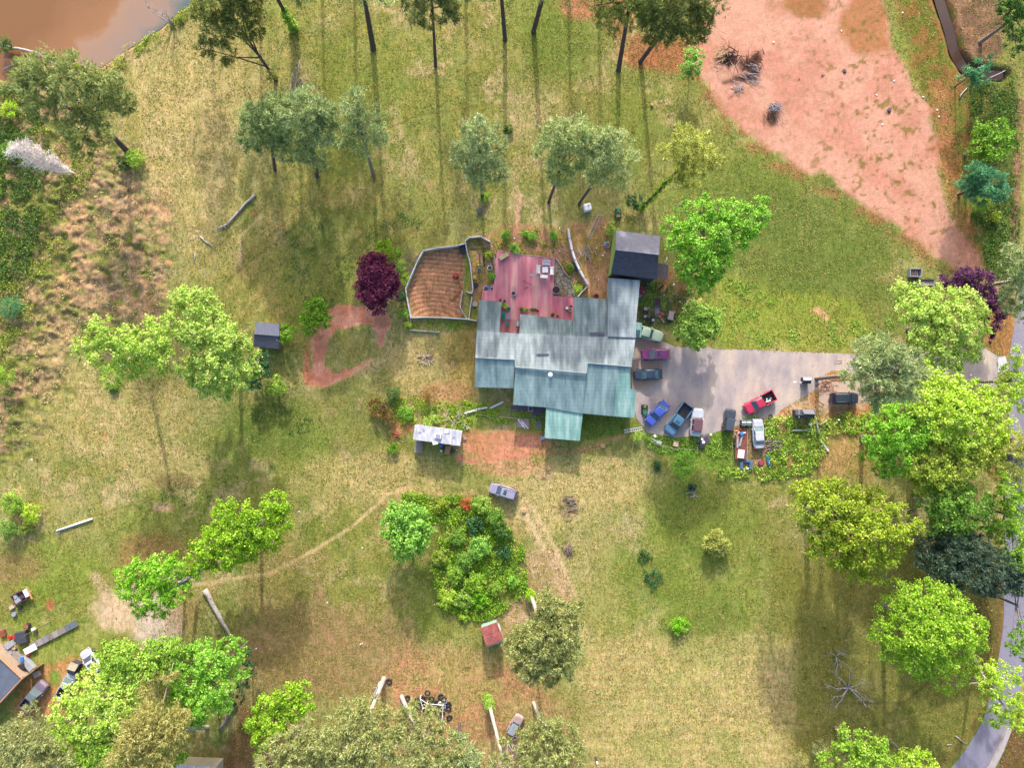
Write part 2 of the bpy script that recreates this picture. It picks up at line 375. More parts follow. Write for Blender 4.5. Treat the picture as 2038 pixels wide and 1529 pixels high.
# ring path, west yard
for pts, w_, c in [([(668, 640), (700, 628), (745, 628), (765, 640)], 44, (238, 166, 138)), ([(668, 640), (645, 665), (640, 700), (632, 740), (640, 762)], 32, (236, 168, 142)), ([(610, 690), (606, 740), (616, 768)], 9, (222, 140, 112)),
                   ([(765, 640), (762, 665), (757, 690)], 18, (220, 160, 134)), ([(655, 760), (690, 735), (740, 710)], 26, (222, 180, 146))]:
    pass
loop = poly_mask([(664, 608), (700, 606), (730, 610), (762, 616), (777, 636), (775, 652), (765, 668), (764, 690), (754, 690), (750, 662), (742, 646), (715, 645), (690, 655), (664, 654), (652, 668), (652, 690), (644, 712), (644, 735), (660, 744), (690, 738), (738, 712), (736, 722), (700, 748), (664, 764), (636, 774), (622, 756), (622, 700), (616, 676), (636, 660), (652, 645)], 3, 1.5)
loop = np.maximum.reduce([loop, blob(648, 655, 20, 20, .3, .5), blob(759, 640, 20, 22, .3, .5), blob(640, 748, 24, 22, .3, .5), stroke([(660, 630), (700, 624), (750, 628)], 34, 3, 3)])
paint(loop, mix2((240, 172, 146), (228, 150, 124), smooth(.4, .6, n_sm))); paint(poly_mask([(609, 686), (613, 686), (618, 740), (626, 772), (608, 766), (601, 745)], 3, 1.5), (222, 140, 112), .95)
tex -= loop * .5; hgt -= loop * .05
paint(poly_mask([(690, 742), (740, 712), (800, 690), (780, 730), (720, 752)], 10, 10), (222, 190, 150), .6)
paint(blob(760, 640, 16, 14, .5, .5), (150, 100, 84), .5)
paint(blob(840, 700, 60, 60, .8, .8), (206, 178, 120), .5)
paint(poly_mask([(890, 670), (945, 640), (945, 800), (890, 800)], 10, 12), (190, 150, 90), .5)
# yard north of the house
paint(poly_mask([(935, 465), (1010, 450), (1120, 450), (1215, 430), (1215, 600), (1150, 590), (945, 600), (930, 520)], 10, 16), mix2((196, 146, 118), (180, 150, 92), smooth(.42, .62, n_sm)), .95)
paint(poly_mask([(1160, 560), (1205, 520), (1208, 580), (1165, 590)], 6, 6), (226, 172, 134), .9)
paint(blob(1340, 560, 28, 30, .6, .7), (196, 138, 104), .8); G(poly_mask([(1270, 560), (1340, 560), (1350, 650), (1270, 660)], 8, 10), .8, (110, 136, 60)); paint(blob(1355, 600, 26, 26, .6, .7), (136, 108, 82), .8)
paint(blob(1300, 632, 30, 18, .6, .6), (150, 128, 112), .8)
# ploughed garden plot
plot = poly_mask([(845, 503), (915, 492), (926, 500), (922, 560), (920, 632), (822, 630), (812, 575), (830, 535)], 3, 2)
rr = np.hypot((PX - 868) * 0.55, PY - 640); fur = np.sin(rr / 1.35 + 2.2 * n_sm + 1.5 * np.sin((PX - 868) / 26))
paint(plot, mix2((176, 122, 92), (212, 162, 128), smooth(-.9, .9, fur + .6 * (n_f - .5)))); hgt += plot * fur * 0.03
paint(stroke([(913, 560), (917, 575), (910, 590), (899, 598)], 5, 2, 1), (140, 84, 48), .8)
G(stroke([(815, 560), (842, 505)], 4, 2, 2), .9, (110, 146, 50)); G(stroke([(929, 500), (932, 570)], 8, 3, 3), .8, (140, 164, 60))
# red paths south of the house
paint(blob(990, 885, 105, 28, .7, .9), (222, 146, 116), .8); paint(blob(1010, 930, 70, 18, .7, .9), (226, 160, 130), .6)
paint(stroke([(912, 913), (945, 918), (975, 915), (1000, 908), (1030, 909), (1060, 903), (1092, 902)], 8, 5, 7) * smooth(.3, .5, n_f * .5 + n_sm * .5), (232, 148, 124), .95)
paint(stroke([(1090, 902), (1140, 900), (1175, 893), (1205, 878), (1240, 868)], 8, 4, 3), (200, 156, 112), .8)
paint(blob(1050, 880, 35, 10, .6, .7), (226, 150, 126), .7); paint(blob(800, 850, 30, 16, .6, .6), (206, 138, 100), .7); paint(blob(890, 780, 55, 20, .7, .8), (212, 150, 116), .6)
# thicket floor and track
paint(poly_mask([(800, 980), (960, 985), (1045, 1080), (1050, 1200), (960, 1240), (870, 1220), (800, 1090)], 12, 14), mix2((118, 134, 58), (170, 156, 96), smooth(.5, .68, n_sm)), .9)
paint(stroke([(790, 978), (900, 985), (945, 978), (1000, 1020), (1040, 1060)], 6, 3, 2), (220, 186, 138), .7)
paint(stroke([(1040, 1010), (1070, 1060), (1100, 1120), (1130, 1180)], 26, 12, 10), (226, 198, 152), .8)
paint(poly_mask([(1040, 1100), (1110, 1090), (1140, 1200), (1080, 1210), (1000, 1290), (985, 1230), (1040, 1180)], 12, 12), mix2((222, 182, 152), (190, 158, 118), smooth(.4, .6, n_sm)), .7)
for x, y, rx, ry in [(1084, 948, 16, 9), (1133, 1010, 18, 22), (1130, 1095, 10, 22), (850, 712, 18, 10), (905, 720, 12, 8)]:
    paint(blob(x, y, rx, ry, .5, .8), mix2((206, 170, 140), (116, 110, 60), smooth(.4, .6, n_f)), .9)
# south-west
paint(blob(255, 1215, 70, 46, .6, .9), (232, 200, 172), .85); paint(blob(315, 1240, 46, 60, .6, .6), (228, 208, 194), .85); paint(blob(362, 1215, 34, 44, .9, 1.0), (188, 142, 106), .5)
paint(stroke([(190, 1150), (215, 1190), (240, 1215)], 20, 8, 8), (226, 194, 160), .7)
paint(poly_mask([(480, 1190), (640, 1200), (790, 1230), (880, 1280), (860, 1400), (480, 1400)], 40, 40), (168, 134, 100), .6)
paint(blob(560, 1150, 60, 90, .8, .8), (160, 140, 80), .4)
paint(poly_mask([(800, 1290), (1000, 1300), (1130, 1400), (1150, 1529), (900, 1529), (700, 1480)], 30, 30), mix2((210, 152, 118), (196, 168, 112), smooth(.4, .62, n_mid * .5 + n_sm * .5)), .8)
paint(poly_mask([(480, 1400), (640, 1480), (560, 1560), (420, 1560)], 16, 20), (140, 92, 72), .8)
paint(poly_mask([(60, 1330), (150, 1310), (180, 1340), (130, 1430), (100, 1420), (40, 1440), (20, 1400)], 10, 12), (206, 140, 94), .7)
G(blob(107, 1350, 14, 16, .5, .3), .9, (132, 164, 70)); paint(stroke([(96, 1330), (98, 1400), (92, 1430)], 8, 4, 3), (216, 150, 106), .7)
paint(blob(100, 1205, 9, 12, .4, .3), (186, 120, 84), .9); paint(blob(0, 1180, 40, 50, .6, .6), (170, 130, 96), .3)
paint(blob(30, 1130, 60, 30, .7, .6), (170, 134, 100), .6)
paint(blob(300, 1100, 60, 40, .7, .8), (176, 128, 92), .6); paint(blob(320, 1010, 22, 10, .5, .8), (200, 164, 134), .8); paint(blob(350, 960, 36, 16, .5, .8), (110, 92, 60), .6)
# parking edge and south-east of the drive
paint(poly_mask([(1520, 760), (1640, 735), (1760, 770), (1750, 840), (1640, 850), (1540, 840)], 10, 12), mix2((220, 186, 152), (208, 150, 108), smooth(.45, .65, n_sm)), .95)
paint(blob(1700, 745, 60, 16, .6, .6), (206, 150, 108), .8); paint(blob(1690, 826, 40, 14, .6, .6), (190, 124, 84), .7)
paint(poly_mask([(1640, 840), (1760, 820), (1760, 960), (1620, 970)], 24, 26), mix2((180, 160, 90), (206, 166, 112), smooth(.4, .6, n_sm)), .8); paint(blob(1655, 915, 26, 34, .8, .9), (206, 160, 116), .5)
paint(poly_mask([(1630, 612), (1650, 628), (1648, 640), (1632, 630), (1612, 618)], 4, 3), (230, 182, 142), .95)
paint(stroke([(1380, 702), (1640, 702)], 10, 5, 4), (206, 176, 100), .6)
G(poly_mask([(1268, 868), (1300, 862), (1400, 866), (1450, 850), (1470, 950), (1300, 900)], 6, 8), .9, (120, 158, 56))
paint(poly_mask([(1465, 830), (1530, 840), (1525, 930), (1470, 930)], 8, 6), (176, 146, 110), .9)
paint(poly_mask([(1520, 850), (1630, 840), (1640, 900), (1560, 950), (1530, 940)], 10, 12), mix2((140, 156, 66), (206, 150, 112), smooth(.5, .66, n_sm)), .85)
for _ in range(60):                                   # small bare, clay and weed spots
    x, y = rnd.uniform(0, 2038), rnd.uniform(0, 1529); r_ = rnd.uniform(2, 5)
    m = blob(x, y, r_ * rnd.uniform(.8, 2), r_, .5, .5) * (1 - clear)
    paint(m, rnd.choice([(226, 150, 116), (206, 176, 140), (112, 140, 50), (90, 96, 44)]), .8)
# pond bed and shore
pond = [(-80, -80), (380, -80), (378, 6), (345, 28), (322, 52), (285, 76), (240, 104), (205, 128), (188, 138), (120, 132), (60, 120), (20, 130), (8, 160), (-20, 150), (-80, 140)]
shore = stroke(pond[2:9], 34, 10, 8)
paint(shore, mix2((216, 178, 136), (150, 158, 64), smooth(.45, .6, n_sm)), .85)
pm = poly_mask(pond, 5, 2)
hgt = hgt * (1 - pm) - pm * 0.9; paint(pm, (120, 84, 60), .9)
hgt += (fb(PX, PY, 30, 2, 3) - .5) * .05 * (1 - pm)
lawnw = (1 - clear) * (1 - plot)
vv = .86 + .28 * fb(PX, PY, 5, 13, 2) * 1.0
col_g = np.clip(col_g * vv[..., None], 0, .8)
far = smooth(1050, 1800, np.hypot(PX - CX, PY - CY)) * 1.0
G(far, .8, (130, 132, 66)); hgt = np.where(np.hypot(PX - CX, PY - CY) > 1500, 0, hgt)
flat = np.zeros(GX.shape)
def flatten(poly, lvl=0.0):
    global hgt
    m = poly_mask(poly, 6, 0); hgt = hgt * (1 - m) + (lvl - 0.01) * m

def ground_mat():
    m, n, b = base_mat('ground')
    a = N(n, "ShaderNodeVertexColor", layer_name='Col')
    v = coords(n, (1, 1, 1))
    def dn(vec, sc, det, ro, di):
        x = N(n, "ShaderNodeTexNoise", i_Scale=sc, i_Detail=det, i_Roughness=ro, i_Distortion=di); n.links.new(vec, x.inputs['Vector']); return x.outputs['Fac']
    f_f = noise(n, v, 9, 4, .7); f_m = dn(coords(n, (1.7, .6, 1), rot=(0, 0, .9)), 1.05, 5, .7, 1.6); f_n = dn(coords(n, (.6, 1.5, 1), rot=(0, 0, .35)), 1.9, 5, .75, 1.4)
    f_l = noise(n, v, .8, 4, .65)
    c1 = ramp(n, f_m, [(.36, (.68, .73, .60, 1)), (.5, (1, 1, 1, 1)), (.64, (1.32, 1.22, 1.28, 1))])
    c2 = ramp(n, f_n, [(.36, (.72, .80, .68, 1)), (.5, (1, 1, 1, 1)), (.64, (1.30, 1.20, 1.22, 1))])
    c3 = ramp(n, f_l, [(.3, (.84, .94, .82, 1)), (.7, (1.14, 1.05, 1.08, 1))])
    c4 = ramp(n, f_f, [(.33, (.74, .76, .74, 1)), (.5, (1, 1, 1, 1)), (.67, (1.22, 1.22, 1.2, 1))])
    al = a.outputs['Alpha']
    x = mixc(n, al, a.outputs[0], c1, 'MULTIPLY'); x = mixc(n, al, x, c2, 'MULTIPLY'); x = mixc(n, 1.0, x, c3, 'MULTIPLY'); x = mixc(n, .7, x, c4, 'MULTIPLY')
    n.links.new(x, b.inputs['Base Color']); b.inputs['Roughness'].default_value = .95; b.inputs['Specular IOR Level'].default_value = .1
    bp = N(n, "ShaderNodeBump", i_Strength=.55, i_Distance=.12)
    s_ = N(n, "ShaderNodeMath", operation='ADD'); n.links.new(f_m, s_.inputs[0]); n.links.new(f_n, s_.inputs[1])
    n.links.new(s_.outputs[0], bp.inputs['Height']); n.links.new(bp.outputs[0], b.inputs['Normal'])
    return m
excl = np.maximum.reduce([clear, plot, loop, pm, marsh, tracks])
drive = [(1257, 672), (1284, 668), (1318, 680), (1345, 690), (1400, 693), (1500, 697), (1600, 701), (1690, 704), (1800, 702), (1960, 693), (1984, 708), (1986, 772), (1940, 770), (1800, 748), (1700, 742), (1655, 738), (1640, 745), (1632, 770), (1600, 790), (1560, 812), (1540, 830), (1480, 842), (1440, 856), (1400, 866), (1345, 872), (1290, 862), (1268, 834), (1256, 776)]
road_c = [(2090, -200), (2080, 300), (2066, 480), (2052, 620), (2040, 690), (2036, 740), (2036, 900), (2030, 1000), (2026, 1170), (2024, 1250), (2008, 1350), (1984, 1440), (1940, 1515), (1890, 1570), (1800, 1620), (1600, 1680)]
for q in (drive, [(940, 590), (1345, 545), (1340, 885), (940, 885)], [(810, 836), (930, 850), (925, 915), (815, 910)], [(2000, 480), (2090, 480), (2090, 1400), (1900, 1600), (1850, 1560), (1990, 1300)]): flatten(q)
for q in (drive, [(940, 590), (1215, 440), (1345, 450), (1345, 700), (1275, 885), (940, 885)], [(810, 836), (930, 850), (925, 915), (815, 910)], [(800, 480), (945, 465), (945, 665), (800, 665)], [(930, 450), (1220, 430), (1220, 600), (930, 600)], [(1625, 750), (1760, 750), (1760, 815), (1625, 815)], [(0, 1240), (200, 1240), (200, 1460), (0, 1460)]): excl = np.maximum(excl, poly_mask(q, 3, 0))
excl = np.maximum(excl, stroke(road_c, 76, 3, 0)); excl = np.maximum(excl, stroke(creek_pts, 34, 3, 0)); excl = np.maximum(excl, blob(255, 1215, 75, 50)); excl = np.maximum(excl, blob(985, 890, 85, 30))
V = np.stack([GX, GY, hgt], -1).reshape(-1, 3); ny, nx = GX.shape
i0 = (np.arange(ny - 1)[:, None] * nx + np.arange(nx - 1)[None]).ravel()
F = np.stack([i0, i0 + 1, i0 + nx + 1, i0 + nx], 1).ravel()
gm = ground_mat()
ground = mesh_np('ground', V, F, 4, gm, smooth=True); tag(ground, kind='structure')
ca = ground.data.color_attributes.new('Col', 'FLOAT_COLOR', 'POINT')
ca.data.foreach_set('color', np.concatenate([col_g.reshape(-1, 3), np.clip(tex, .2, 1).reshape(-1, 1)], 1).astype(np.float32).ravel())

def jag(pts, amp, step=10, closed=True):
    out = []; n = len(pts)
    for i in range(n if closed else n - 1):
        a = pts[i]; b = pts[(i + 1) % n]; L = math.hypot(b[0] - a[0], b[1] - a[1]); k = max(1, int(L / step))
        for j in range(k):
            t = j / k; q = (rnd.uniform(-amp, amp), rnd.uniform(-amp, amp)); out.append((a[0] + (b[0] - a[0]) * t + q[0], a[1] + (b[1] - a[1]) * t + q[1]))
    return out
def sheet(name, pts, z, mat, amp=1.0):
    mb = MB(); poly = [P(x, y) for x, y in jag(pts, amp)]
    ar = sum(poly[i][0] * poly[(i + 1) % len(poly)][1] - poly[(i + 1) % len(poly)][0] * poly[i][1] for i in range(len(poly)))
    if ar < 0: poly = poly[::-1]
    mb.add([(p.x, p.y, z) for p in poly], [tuple(range(len(poly)))])
    return tag(mb.build(name, mat), kind='structure')
def asphalt(name, a, b_, c_, sc=.35):
    m, n, b = base_mat(name); v = coords(n, (1, 1, 1))
    f = noise(n, coords(n, (1, .45, 1)), sc, 5, .6); g = noise(n, v, 12, 3, .7); h = noise(n, v, 1.6, 5, .7)
    x = ramp(n, f, [(.35, C(*a)), (.52, C(*b_)), (.68, C(*c_))])
    x = mixc(n, 1, x, ramp(n, g, [(.3, (.82, .82, .82, 1)), (.7, (1.15, 1.15, 1.15, 1))]), 'MULTIPLY')
    x = mixc(n, 1, x, ramp(n, h, [(.25, (.6, .58, .6, 1)), (.38, (1, 1, 1, 1)), (.8, (1.08, 1.04, 1, 1))]), 'MULTIPLY')
    vo = N(n, "ShaderNodeTexVoronoi", feature='DISTANCE_TO_EDGE', i_Scale=.22); wv = N(n, "ShaderNodeTexNoise", i_Scale=1.2, i_Detail=5.0); n.links.new(v, wv.inputs['Vector'])
    n.links.new(mixc(n, .35, v, wv.outputs['Color'], 'ADD'), vo.inputs['Vector'])
    x = mixc(n, .35, x, ramp(n, vo.outputs[0], [(.0, (.5, .5, .5, 1)), (.010, (1, 1, 1, 1)), (1, (1, 1, 1, 1))]), 'MULTIPLY')
    st = noise(n, v, .9, 6, .75); x = mixc(n, 1, x, ramp(n, st, [(.30, (.62, .6, .62, 1)), (.40, (1, 1, 1, 1)), (.66, (1, 1, 1, 1)), (.74, (1.12, 1.06, 1.0, 1))]), 'MULTIPLY')
    n.links.new(x, b.inputs['Base Color']); b.inputs['Roughness'].default_value = .9
    bp = N(n, "ShaderNodeBump", i_Strength=.3, i_Distance=.02); n.links.new(g, bp.inputs['Height']); n.links.new(bp.outputs[0], b.inputs['Normal'])
    return m
sheet('driveway', drive, .012, asphalt('driveway', (172, 160, 166), (204, 188, 182), (230, 208, 188)), 1.2)
sheet('concrete_pad', [(1257, 673), (1290, 676), (1316, 688), (1321, 700), (1319, 728), (1317, 748), (1306, 763), (1288, 775), (1257, 777)], .03, asphalt('pad', (196, 162, 144), (208, 180, 158), (196, 172, 164), .6), .3)
sheet('sandy_lot', [(1640, 762), (1700, 758), (1742, 770), (1750, 800), (1690, 806), (1650, 812), (1630, 800), (1632, 776)], .016, asphalt('lot', (200, 176, 160), (216, 190, 172), (222, 180, 150), .6), 2)
# road as a strip along its centre line
def strip(name, pts, wpx, z, mat, wz=None, sub=6):
    q = [];
    for i in range(len(pts) - 1):
        p0 = pts[max(i - 1, 0)]; p1 = pts[i]; p2 = pts[i + 1]; p3 = pts[min(i + 2, len(pts) - 1)]
        for j in range(sub):
            t = j / sub; q.append(tuple(.5 * (2 * p1[k] + (p2[k] - p0[k]) * t + (2 * p0[k] - 5 * p1[k] + 4 * p2[k] - p3[k]) * t * t + (3 * p1[k] - p0[k] - 3 * p2[k] + p3[k]) * t ** 3) for k in (0, 1)))
    q.append(pts[-1]); vs = []; fs = []
    for i, p in enumerate(q):
        a = q[max(i - 1, 0)]; b = q[min(i + 1, len(q) - 1)]; dx, dy = b[0] - a[0], b[1] - a[1]; L = math.hypot(dx, dy) + 1e-9
        nx_, ny_ = -dy / L, dx / L
        for s_ in (-1, 1):
            v = P(p[0] + nx_ * s_ * wpx / 2, p[1] + ny_ * s_ * wpx / 2); vs.append((v.x, v.y, z))
        if i: fs.append((2 * i - 2, 2 * i - 1, 2 * i + 1, 2 * i))
    mb = MB(); mb.add(vs, fs); return mb, q
mb, road_q = strip('road', road_c, 56, .02, None)
o = mb.build('road', asphalt('road', (138, 136, 156), (156, 152, 170), (166, 158, 168), .3)); tag(o, kind='structure')
sheet('gravel_apron', [(1985, 711), (2000, 709), (2005, 722), (2006, 735), (1996, 742), (1990, 747), (1986, 740)], .03, simple('apron', C(232, 230, 236), .9, .12, 3), .5)
# pond water and creek water
def water_mat(name, a, b_, rough=.12, sc=.05):
    m, n, b = base_mat(name); v = coords(n, (1, 1, 1)); f = noise(n, v, sc, 3, .5)
    n.links.new(ramp(n, f, [(.40, C(*a)), (.60, C(*b_))]), b.inputs['Base Color']); b.inputs['Roughness'].default_value = rough
    bp = N(n, "ShaderNodeBump", i_Strength=.06, i_Distance=.05); n.links.new(noise(n, v, 2.5, 3), bp.inputs['Height']); n.links.new(bp.outputs[0], b.inputs['Normal'])
    return m
def pond_mat():
    m, n, b = base_mat('pond_water'); v = coords(n, (1, 1, 1))
    # muddy water; dark tree reflection and pale sky sheen painted in, teal east edge
    g = N(n, "ShaderNodeTexGradient"); mp = coords(n, (.034, -.018, 1)); add = N(n, "ShaderNodeVectorMath", operation='ADD'); n.links.new(mp, add.inputs[0]); add.inputs[1].default_value = (3.35 + .35, 0, 0)
    sx = N(n, "ShaderNodeSeparateXYZ"); n.links.new(v, sx.inputs[0])
    m1 = N(n, "ShaderNodeMath", operation='MULTIPLY_ADD'); n.links.new(sx.outputs[0], m1.inputs[0]); m1.inputs[1].default_value = .72; m1.inputs[2].default_value = 0
    m2 = N(n, "ShaderNodeMath", operation='MULTIPLY_ADD'); n.links.new(sx.outputs[1], m2.inputs[0]); m2.inputs[1].default_value = -.69; n.links.new(m1.outputs[0], m2.inputs[2])
    nz = N(n, "ShaderNodeTexNoise", i_Scale=.16, i_Detail=4.0, i_Roughness=.6); n.links.new(v, nz.inputs['Vector'])
    m3 = N(n, "ShaderNodeMath", operation='MULTIPLY_ADD'); n.links.new(nz.outputs['Fac'], m3.inputs[0]); m3.inputs[1].default_value = 9.0; n.links.new(m2.outputs[0], m3.inputs[2])
    mr = N(n, "ShaderNodeMapRange"); mr.inputs['From Min'].default_value = -91.0; mr.inputs['From Max'].default_value = -73.0; n.links.new(m3.outputs[0], mr.inputs[0])
    n.links.new(ramp(n, mr.outputs[0], [(.0, C(150, 104, 60)), (.38, C(172, 122, 78)), (.46, C(182, 144, 116)), (.72, C(168, 142, 126)), (.86, C(104, 120, 122))]), b.inputs['Base Color']); b.inputs['Roughness'].default_value = .12
    bp = N(n, "ShaderNodeBump", i_Strength=.06, i_Distance=.05); n.links.new(noise(n, v, 2.5, 3), bp.inputs['Height']); n.links.new(bp.outputs[0], b.inputs['Normal'])
    return m
mb = MB(); pp = [P(x, y) for x, y in pond]
ar = sum(pp[i][0] * pp[(i + 1) % len(pp)][1] - pp[(i + 1) % len(pp)][0] * pp[i][1] for i in range(len(pp)))
pp = pp if ar > 0 else pp[::-1]
mb.add([(p.x, p.y, -.3) for p in pp], [tuple(range(len(pp)))]); tag(mb.build('pond_water', pond_mat()), kind='structure')
mb, _q = strip('creek', creek_pts, 20, -.45, None); tag(mb.build('creek_water', water_mat('creek_water', (80, 58, 46), (96, 76, 62))), kind='structure')
# ------------------------------------------------------------------ vegetation
R = np.random.RandomState(11)
def unit(a): return a / (np.linalg.norm(a, axis=1, keepdims=True) + 1e-9)
def rhomb(c, n_, l, w_, dirs=None):
    """leaf-shaped four-corner faces"""
    N_ = len(c); t = R.normal(size=(N_, 3)) if dirs is None else dirs
    t = unit(t - n_ * np.sum(t * n_, 1, keepdims=True)); b = np.cross(n_, t)
    l = np.broadcast_to(np.asarray(l), (N_,))[:, None]; w_ = np.broadcast_to(np.asarray(w_), (N_,))[:, None]
    v = np.stack([c - t * l / 2, c + b * w_ / 2 - t * l * .08, c + t * l / 2, c - b * w_ / 2 - t * l * .08], 1)
    return v.reshape(-1, 3)
LEAFK = 1.0
def foliage(lobes, kind='leaf', dens=1.0, size=.42):
    """lobes: world (x,y,z,r,rz). returns vertices of rhombic leaves"""
    out = []; clumps = []
    for (x, y, z, r, rz) in lobes:
        m = max(4, int(6.5 * r * r * dens)) if kind == 'leaf' else max(4, int(6.0 * r * r * dens))
        d = unit(R.normal(size=(m, 3))); d[:, 2] = np.abs(d[:, 2]) * np.where(R.rand(m) < .72, 1, -1)
        q = R.uniform(.35, 1.12, m) ** .6
        cc = d * q[:, None] * np.array([r, r, rz]) + np.array([x, y, z]); cc[:, 2] = np.maximum(cc[:, 2], .25)
        clumps.append((cc, d, r))
    for cc, d, r in clumps:
        m = len(cc)
        if kind == 'leaf':
            k = int(48 * LEAFK); rad = R.uniform(.30, .62, m) * min(1, .35 + r / 4)
            n0 = np.repeat(cc, k, 0); rr = np.repeat(rad, k)[:, None]
            e = R.normal(size=(m * k, 3)) * .62; e[:, 2] *= .6
            c = n0 + e * rr
            nn = unit(R.normal(size=(m * k, 3)) * .75 + np.repeat(d, k, 0) * .5 + np.array([0, .25, .75]))
            s_ = size * R.uniform(.6, 1.25, m * k) * min(1, .5 + r / 5)
            out.append(rhomb(c, nn, s_, s_ * .62))
        else:                                              # tufts of needles
            k = int(11 * LEAFK); nb = 7
            rad = R.uniform(.28, .62, m) * min(1, .4 + r / 4)
            n0 = np.repeat(cc, k, 0) + R.normal(size=(m * k, 3)) * np.array([.7, .7, .4]) * np.repeat(rad, k)[:, None]
            up = unit(np.repeat(d, k, 0) * .8 + R.normal(size=(m * k, 3)) * .45 + np.array([0, .1, .6]))
            t0 = np.repeat(n0, nb, 0); ax = unit(np.repeat(up, nb, 0) + R.normal(size=(m * k * nb, 3)) * .75)
            L = size * R.uniform(.7, 1.2, m * k * nb)
            nn = unit(R.normal(size=(m * k * nb, 3)) + np.array([0, .3, .9])); nn = unit(nn - ax * np.sum(nn * ax, 1, keepdims=True))
            out.append(rhomb(t0 + ax * L[:, None] * .45, nn, L, L * .15, ax))
    return np.concatenate(out), np.concatenate([c[0] for c in clumps])
def quads(name, v, mat, parent):
    return mesh_np(name, v, np.arange(len(v)), 4, mat, parent)
BARK = {'pine': simple('bark_pine', C(98, 84, 88), .95, .35, 5, bump=.5, stretch=(1, 1, .3)), 'grey': simple('bark_grey', C(150, 136, 130), .95, .3, 5, bump=.4, stretch=(1, 1, .3)),
        'pale': simple('bark_pale', C(200, 186, 178), .95, .25, 4, bump=.4, stretch=(1, 1, .3)), 'brown': simple('bark_brown', C(120, 96, 80), .95, .3, 5, bump=.4)}
LM = {
 'lime': ('leaf', (168, 206, 72), (226, 236, 148)), 'bright': ('leaf', (140, 182, 66), (198, 224, 114)), 'mid': ('leaf', (112, 158, 64), (170, 202, 104)),
 'gold': ('leaf', (140, 168, 58), (204, 212, 108)), 'dark': ('leaf', (74, 112, 54), (122, 156, 82)), 'deep': ('leaf', (58, 104, 64), (108, 150, 98)),
 'maroon': ('leaf', (112, 44, 78), (172, 88, 118)), 'plum': ('leaf', (86, 50, 90), (130, 76, 116)), 'vivid': ('leaf', (130, 186, 72), (188, 224, 122)),
 'pinepale': ('pine', (146, 164, 106), (212, 220, 166)), 'pinemid': ('pine', (128, 142, 82), (184, 192, 132)), 'pinedark': ('pine', (104, 116, 66), (162, 166, 108)),
 'olive': ('pine', (136, 144, 88), (196, 200, 148)), 'gray': ('pine', (134, 154, 102), (198, 206, 158)), 'cedar': ('pine', (66, 88, 72), (124, 142, 118)), 'yolive': ('pine', (166, 172, 96), (210, 212, 140)), 'bluegreen': ('pine', (84, 140, 96), (130, 180, 140)), 'tan': ('pine', (156, 152, 96), (198, 194, 140)), 'rust': ('pine', (200, 110, 80), (228, 150, 120)), 'browntwig': ('pine', (130, 104, 66), (170, 144, 92))}
def lmat(k): s_ = LM[k]; return leaf_mat('foliage_' + k, s_[1], s_[2], k=1.05 if s_[0] == 'leaf' else .85)
def tree(label, lobes, mat, z=12, base=None, name=None, cat='tree', bark=None, tr=.28, dens=1.0, size=None, group=None, flat=.72, twigs=2, zb=None, trunk=True, ivy=None, bend=None, dz=0):
    """lobes: (px,py,rpx[,z]) in map pixels, each at its own height"""
    kind = LM[mat][0]; bark = bark or ('pine' if kind == 'pine' else 'grey')
    name = name or ('pine_tree' if kind == 'pine' else 'deciduous_tree'); size = size or (.35 if kind == 'leaf' else .62)
    L = []
    for l in lobes:
        zz = (l[3] if len(l) > 3 else z) + dz; p = P(l[0], l[1], zz); r = l[2] / S * (H - zz) / H; L.append((p.x, p.y, zz, r, r * flat))
    A = np.array(L); w_ = A[:, 3] ** 2; cen = (A[:, :3] * w_[:, None]).sum(0) / w_.sum()
    b = P(*base) if base is not None else Vector((cen[0], cen[1], 0)); b.z = 0
    root = empty(name, b, 0, label, cat, group)
    off = np.array([b.x, b.y, 0])
    v, cl = foliage(L, kind, dens, size)
    if trunk:
        mb = MB(); zt = (zb if zb is not None else max(.5, A[:, 2].min() - .3 * A[:, 3].mean()))
        top = Vector((cen[0], cen[1], max(cen[2], zt + .2)))
        mid = b.lerp(top, zt / max(top.z, .1)); mid.z = zt
        if bend: mid += Vector((bend[0], bend[1], 0))
        mb.tube([b + Vector((0, 0, -.3)), b + Vector((0, 0, .15)), b.lerp(mid, .35), mid, mid.lerp(top, .6), top], [tr * 1.5, tr * 1.15, tr, tr * .72, tr * .5, tr * .2], 9)
        for (x, y, zz, r, rz) in L:
            c = Vector((x, y, zz)); s0 = mid.lerp(top, R.uniform(.05, .8)); m_ = s0.lerp(c, .55) + Vector((0, 0, R.uniform(-.2, .5)))
            if (c - s0).length < .3: continue
            mb.tube([s0, m_, c, c + (c - m_) * .5], [tr * .42, tr * .28, tr * .17, .02], 5)
            for _ in range(twigs):
                e = Vector(cl[R.randint(len(cl))]);
                if (e - c).length < r * 1.6: mb.tube([c.lerp(s0, .3), c.lerp(e, .6) + Vector((0, 0, .15)), e], [tr * .16, tr * .1, .012], 4)
        mb.build('trunk', BARK[bark], root, smooth=True, off=off)
    quads('crown', v - off, lmat(mat), root)
    if ivy:                                                  # ivy climbing the trunk
        mid = b.lerp(Vector((cen[0], cen[1], cen[2])), ivy / cen[2]); q = [b.lerp(mid, t) for t in np.linspace(0, 1, 7)]
        vv, _ = foliage([(p.x, p.y, max(p.z, .3), tr * 2.2, tr * 2.2) for p in q], 'leaf', 6, .3); quads('ivy', vv - off, lmat('bright'), root)
    return root
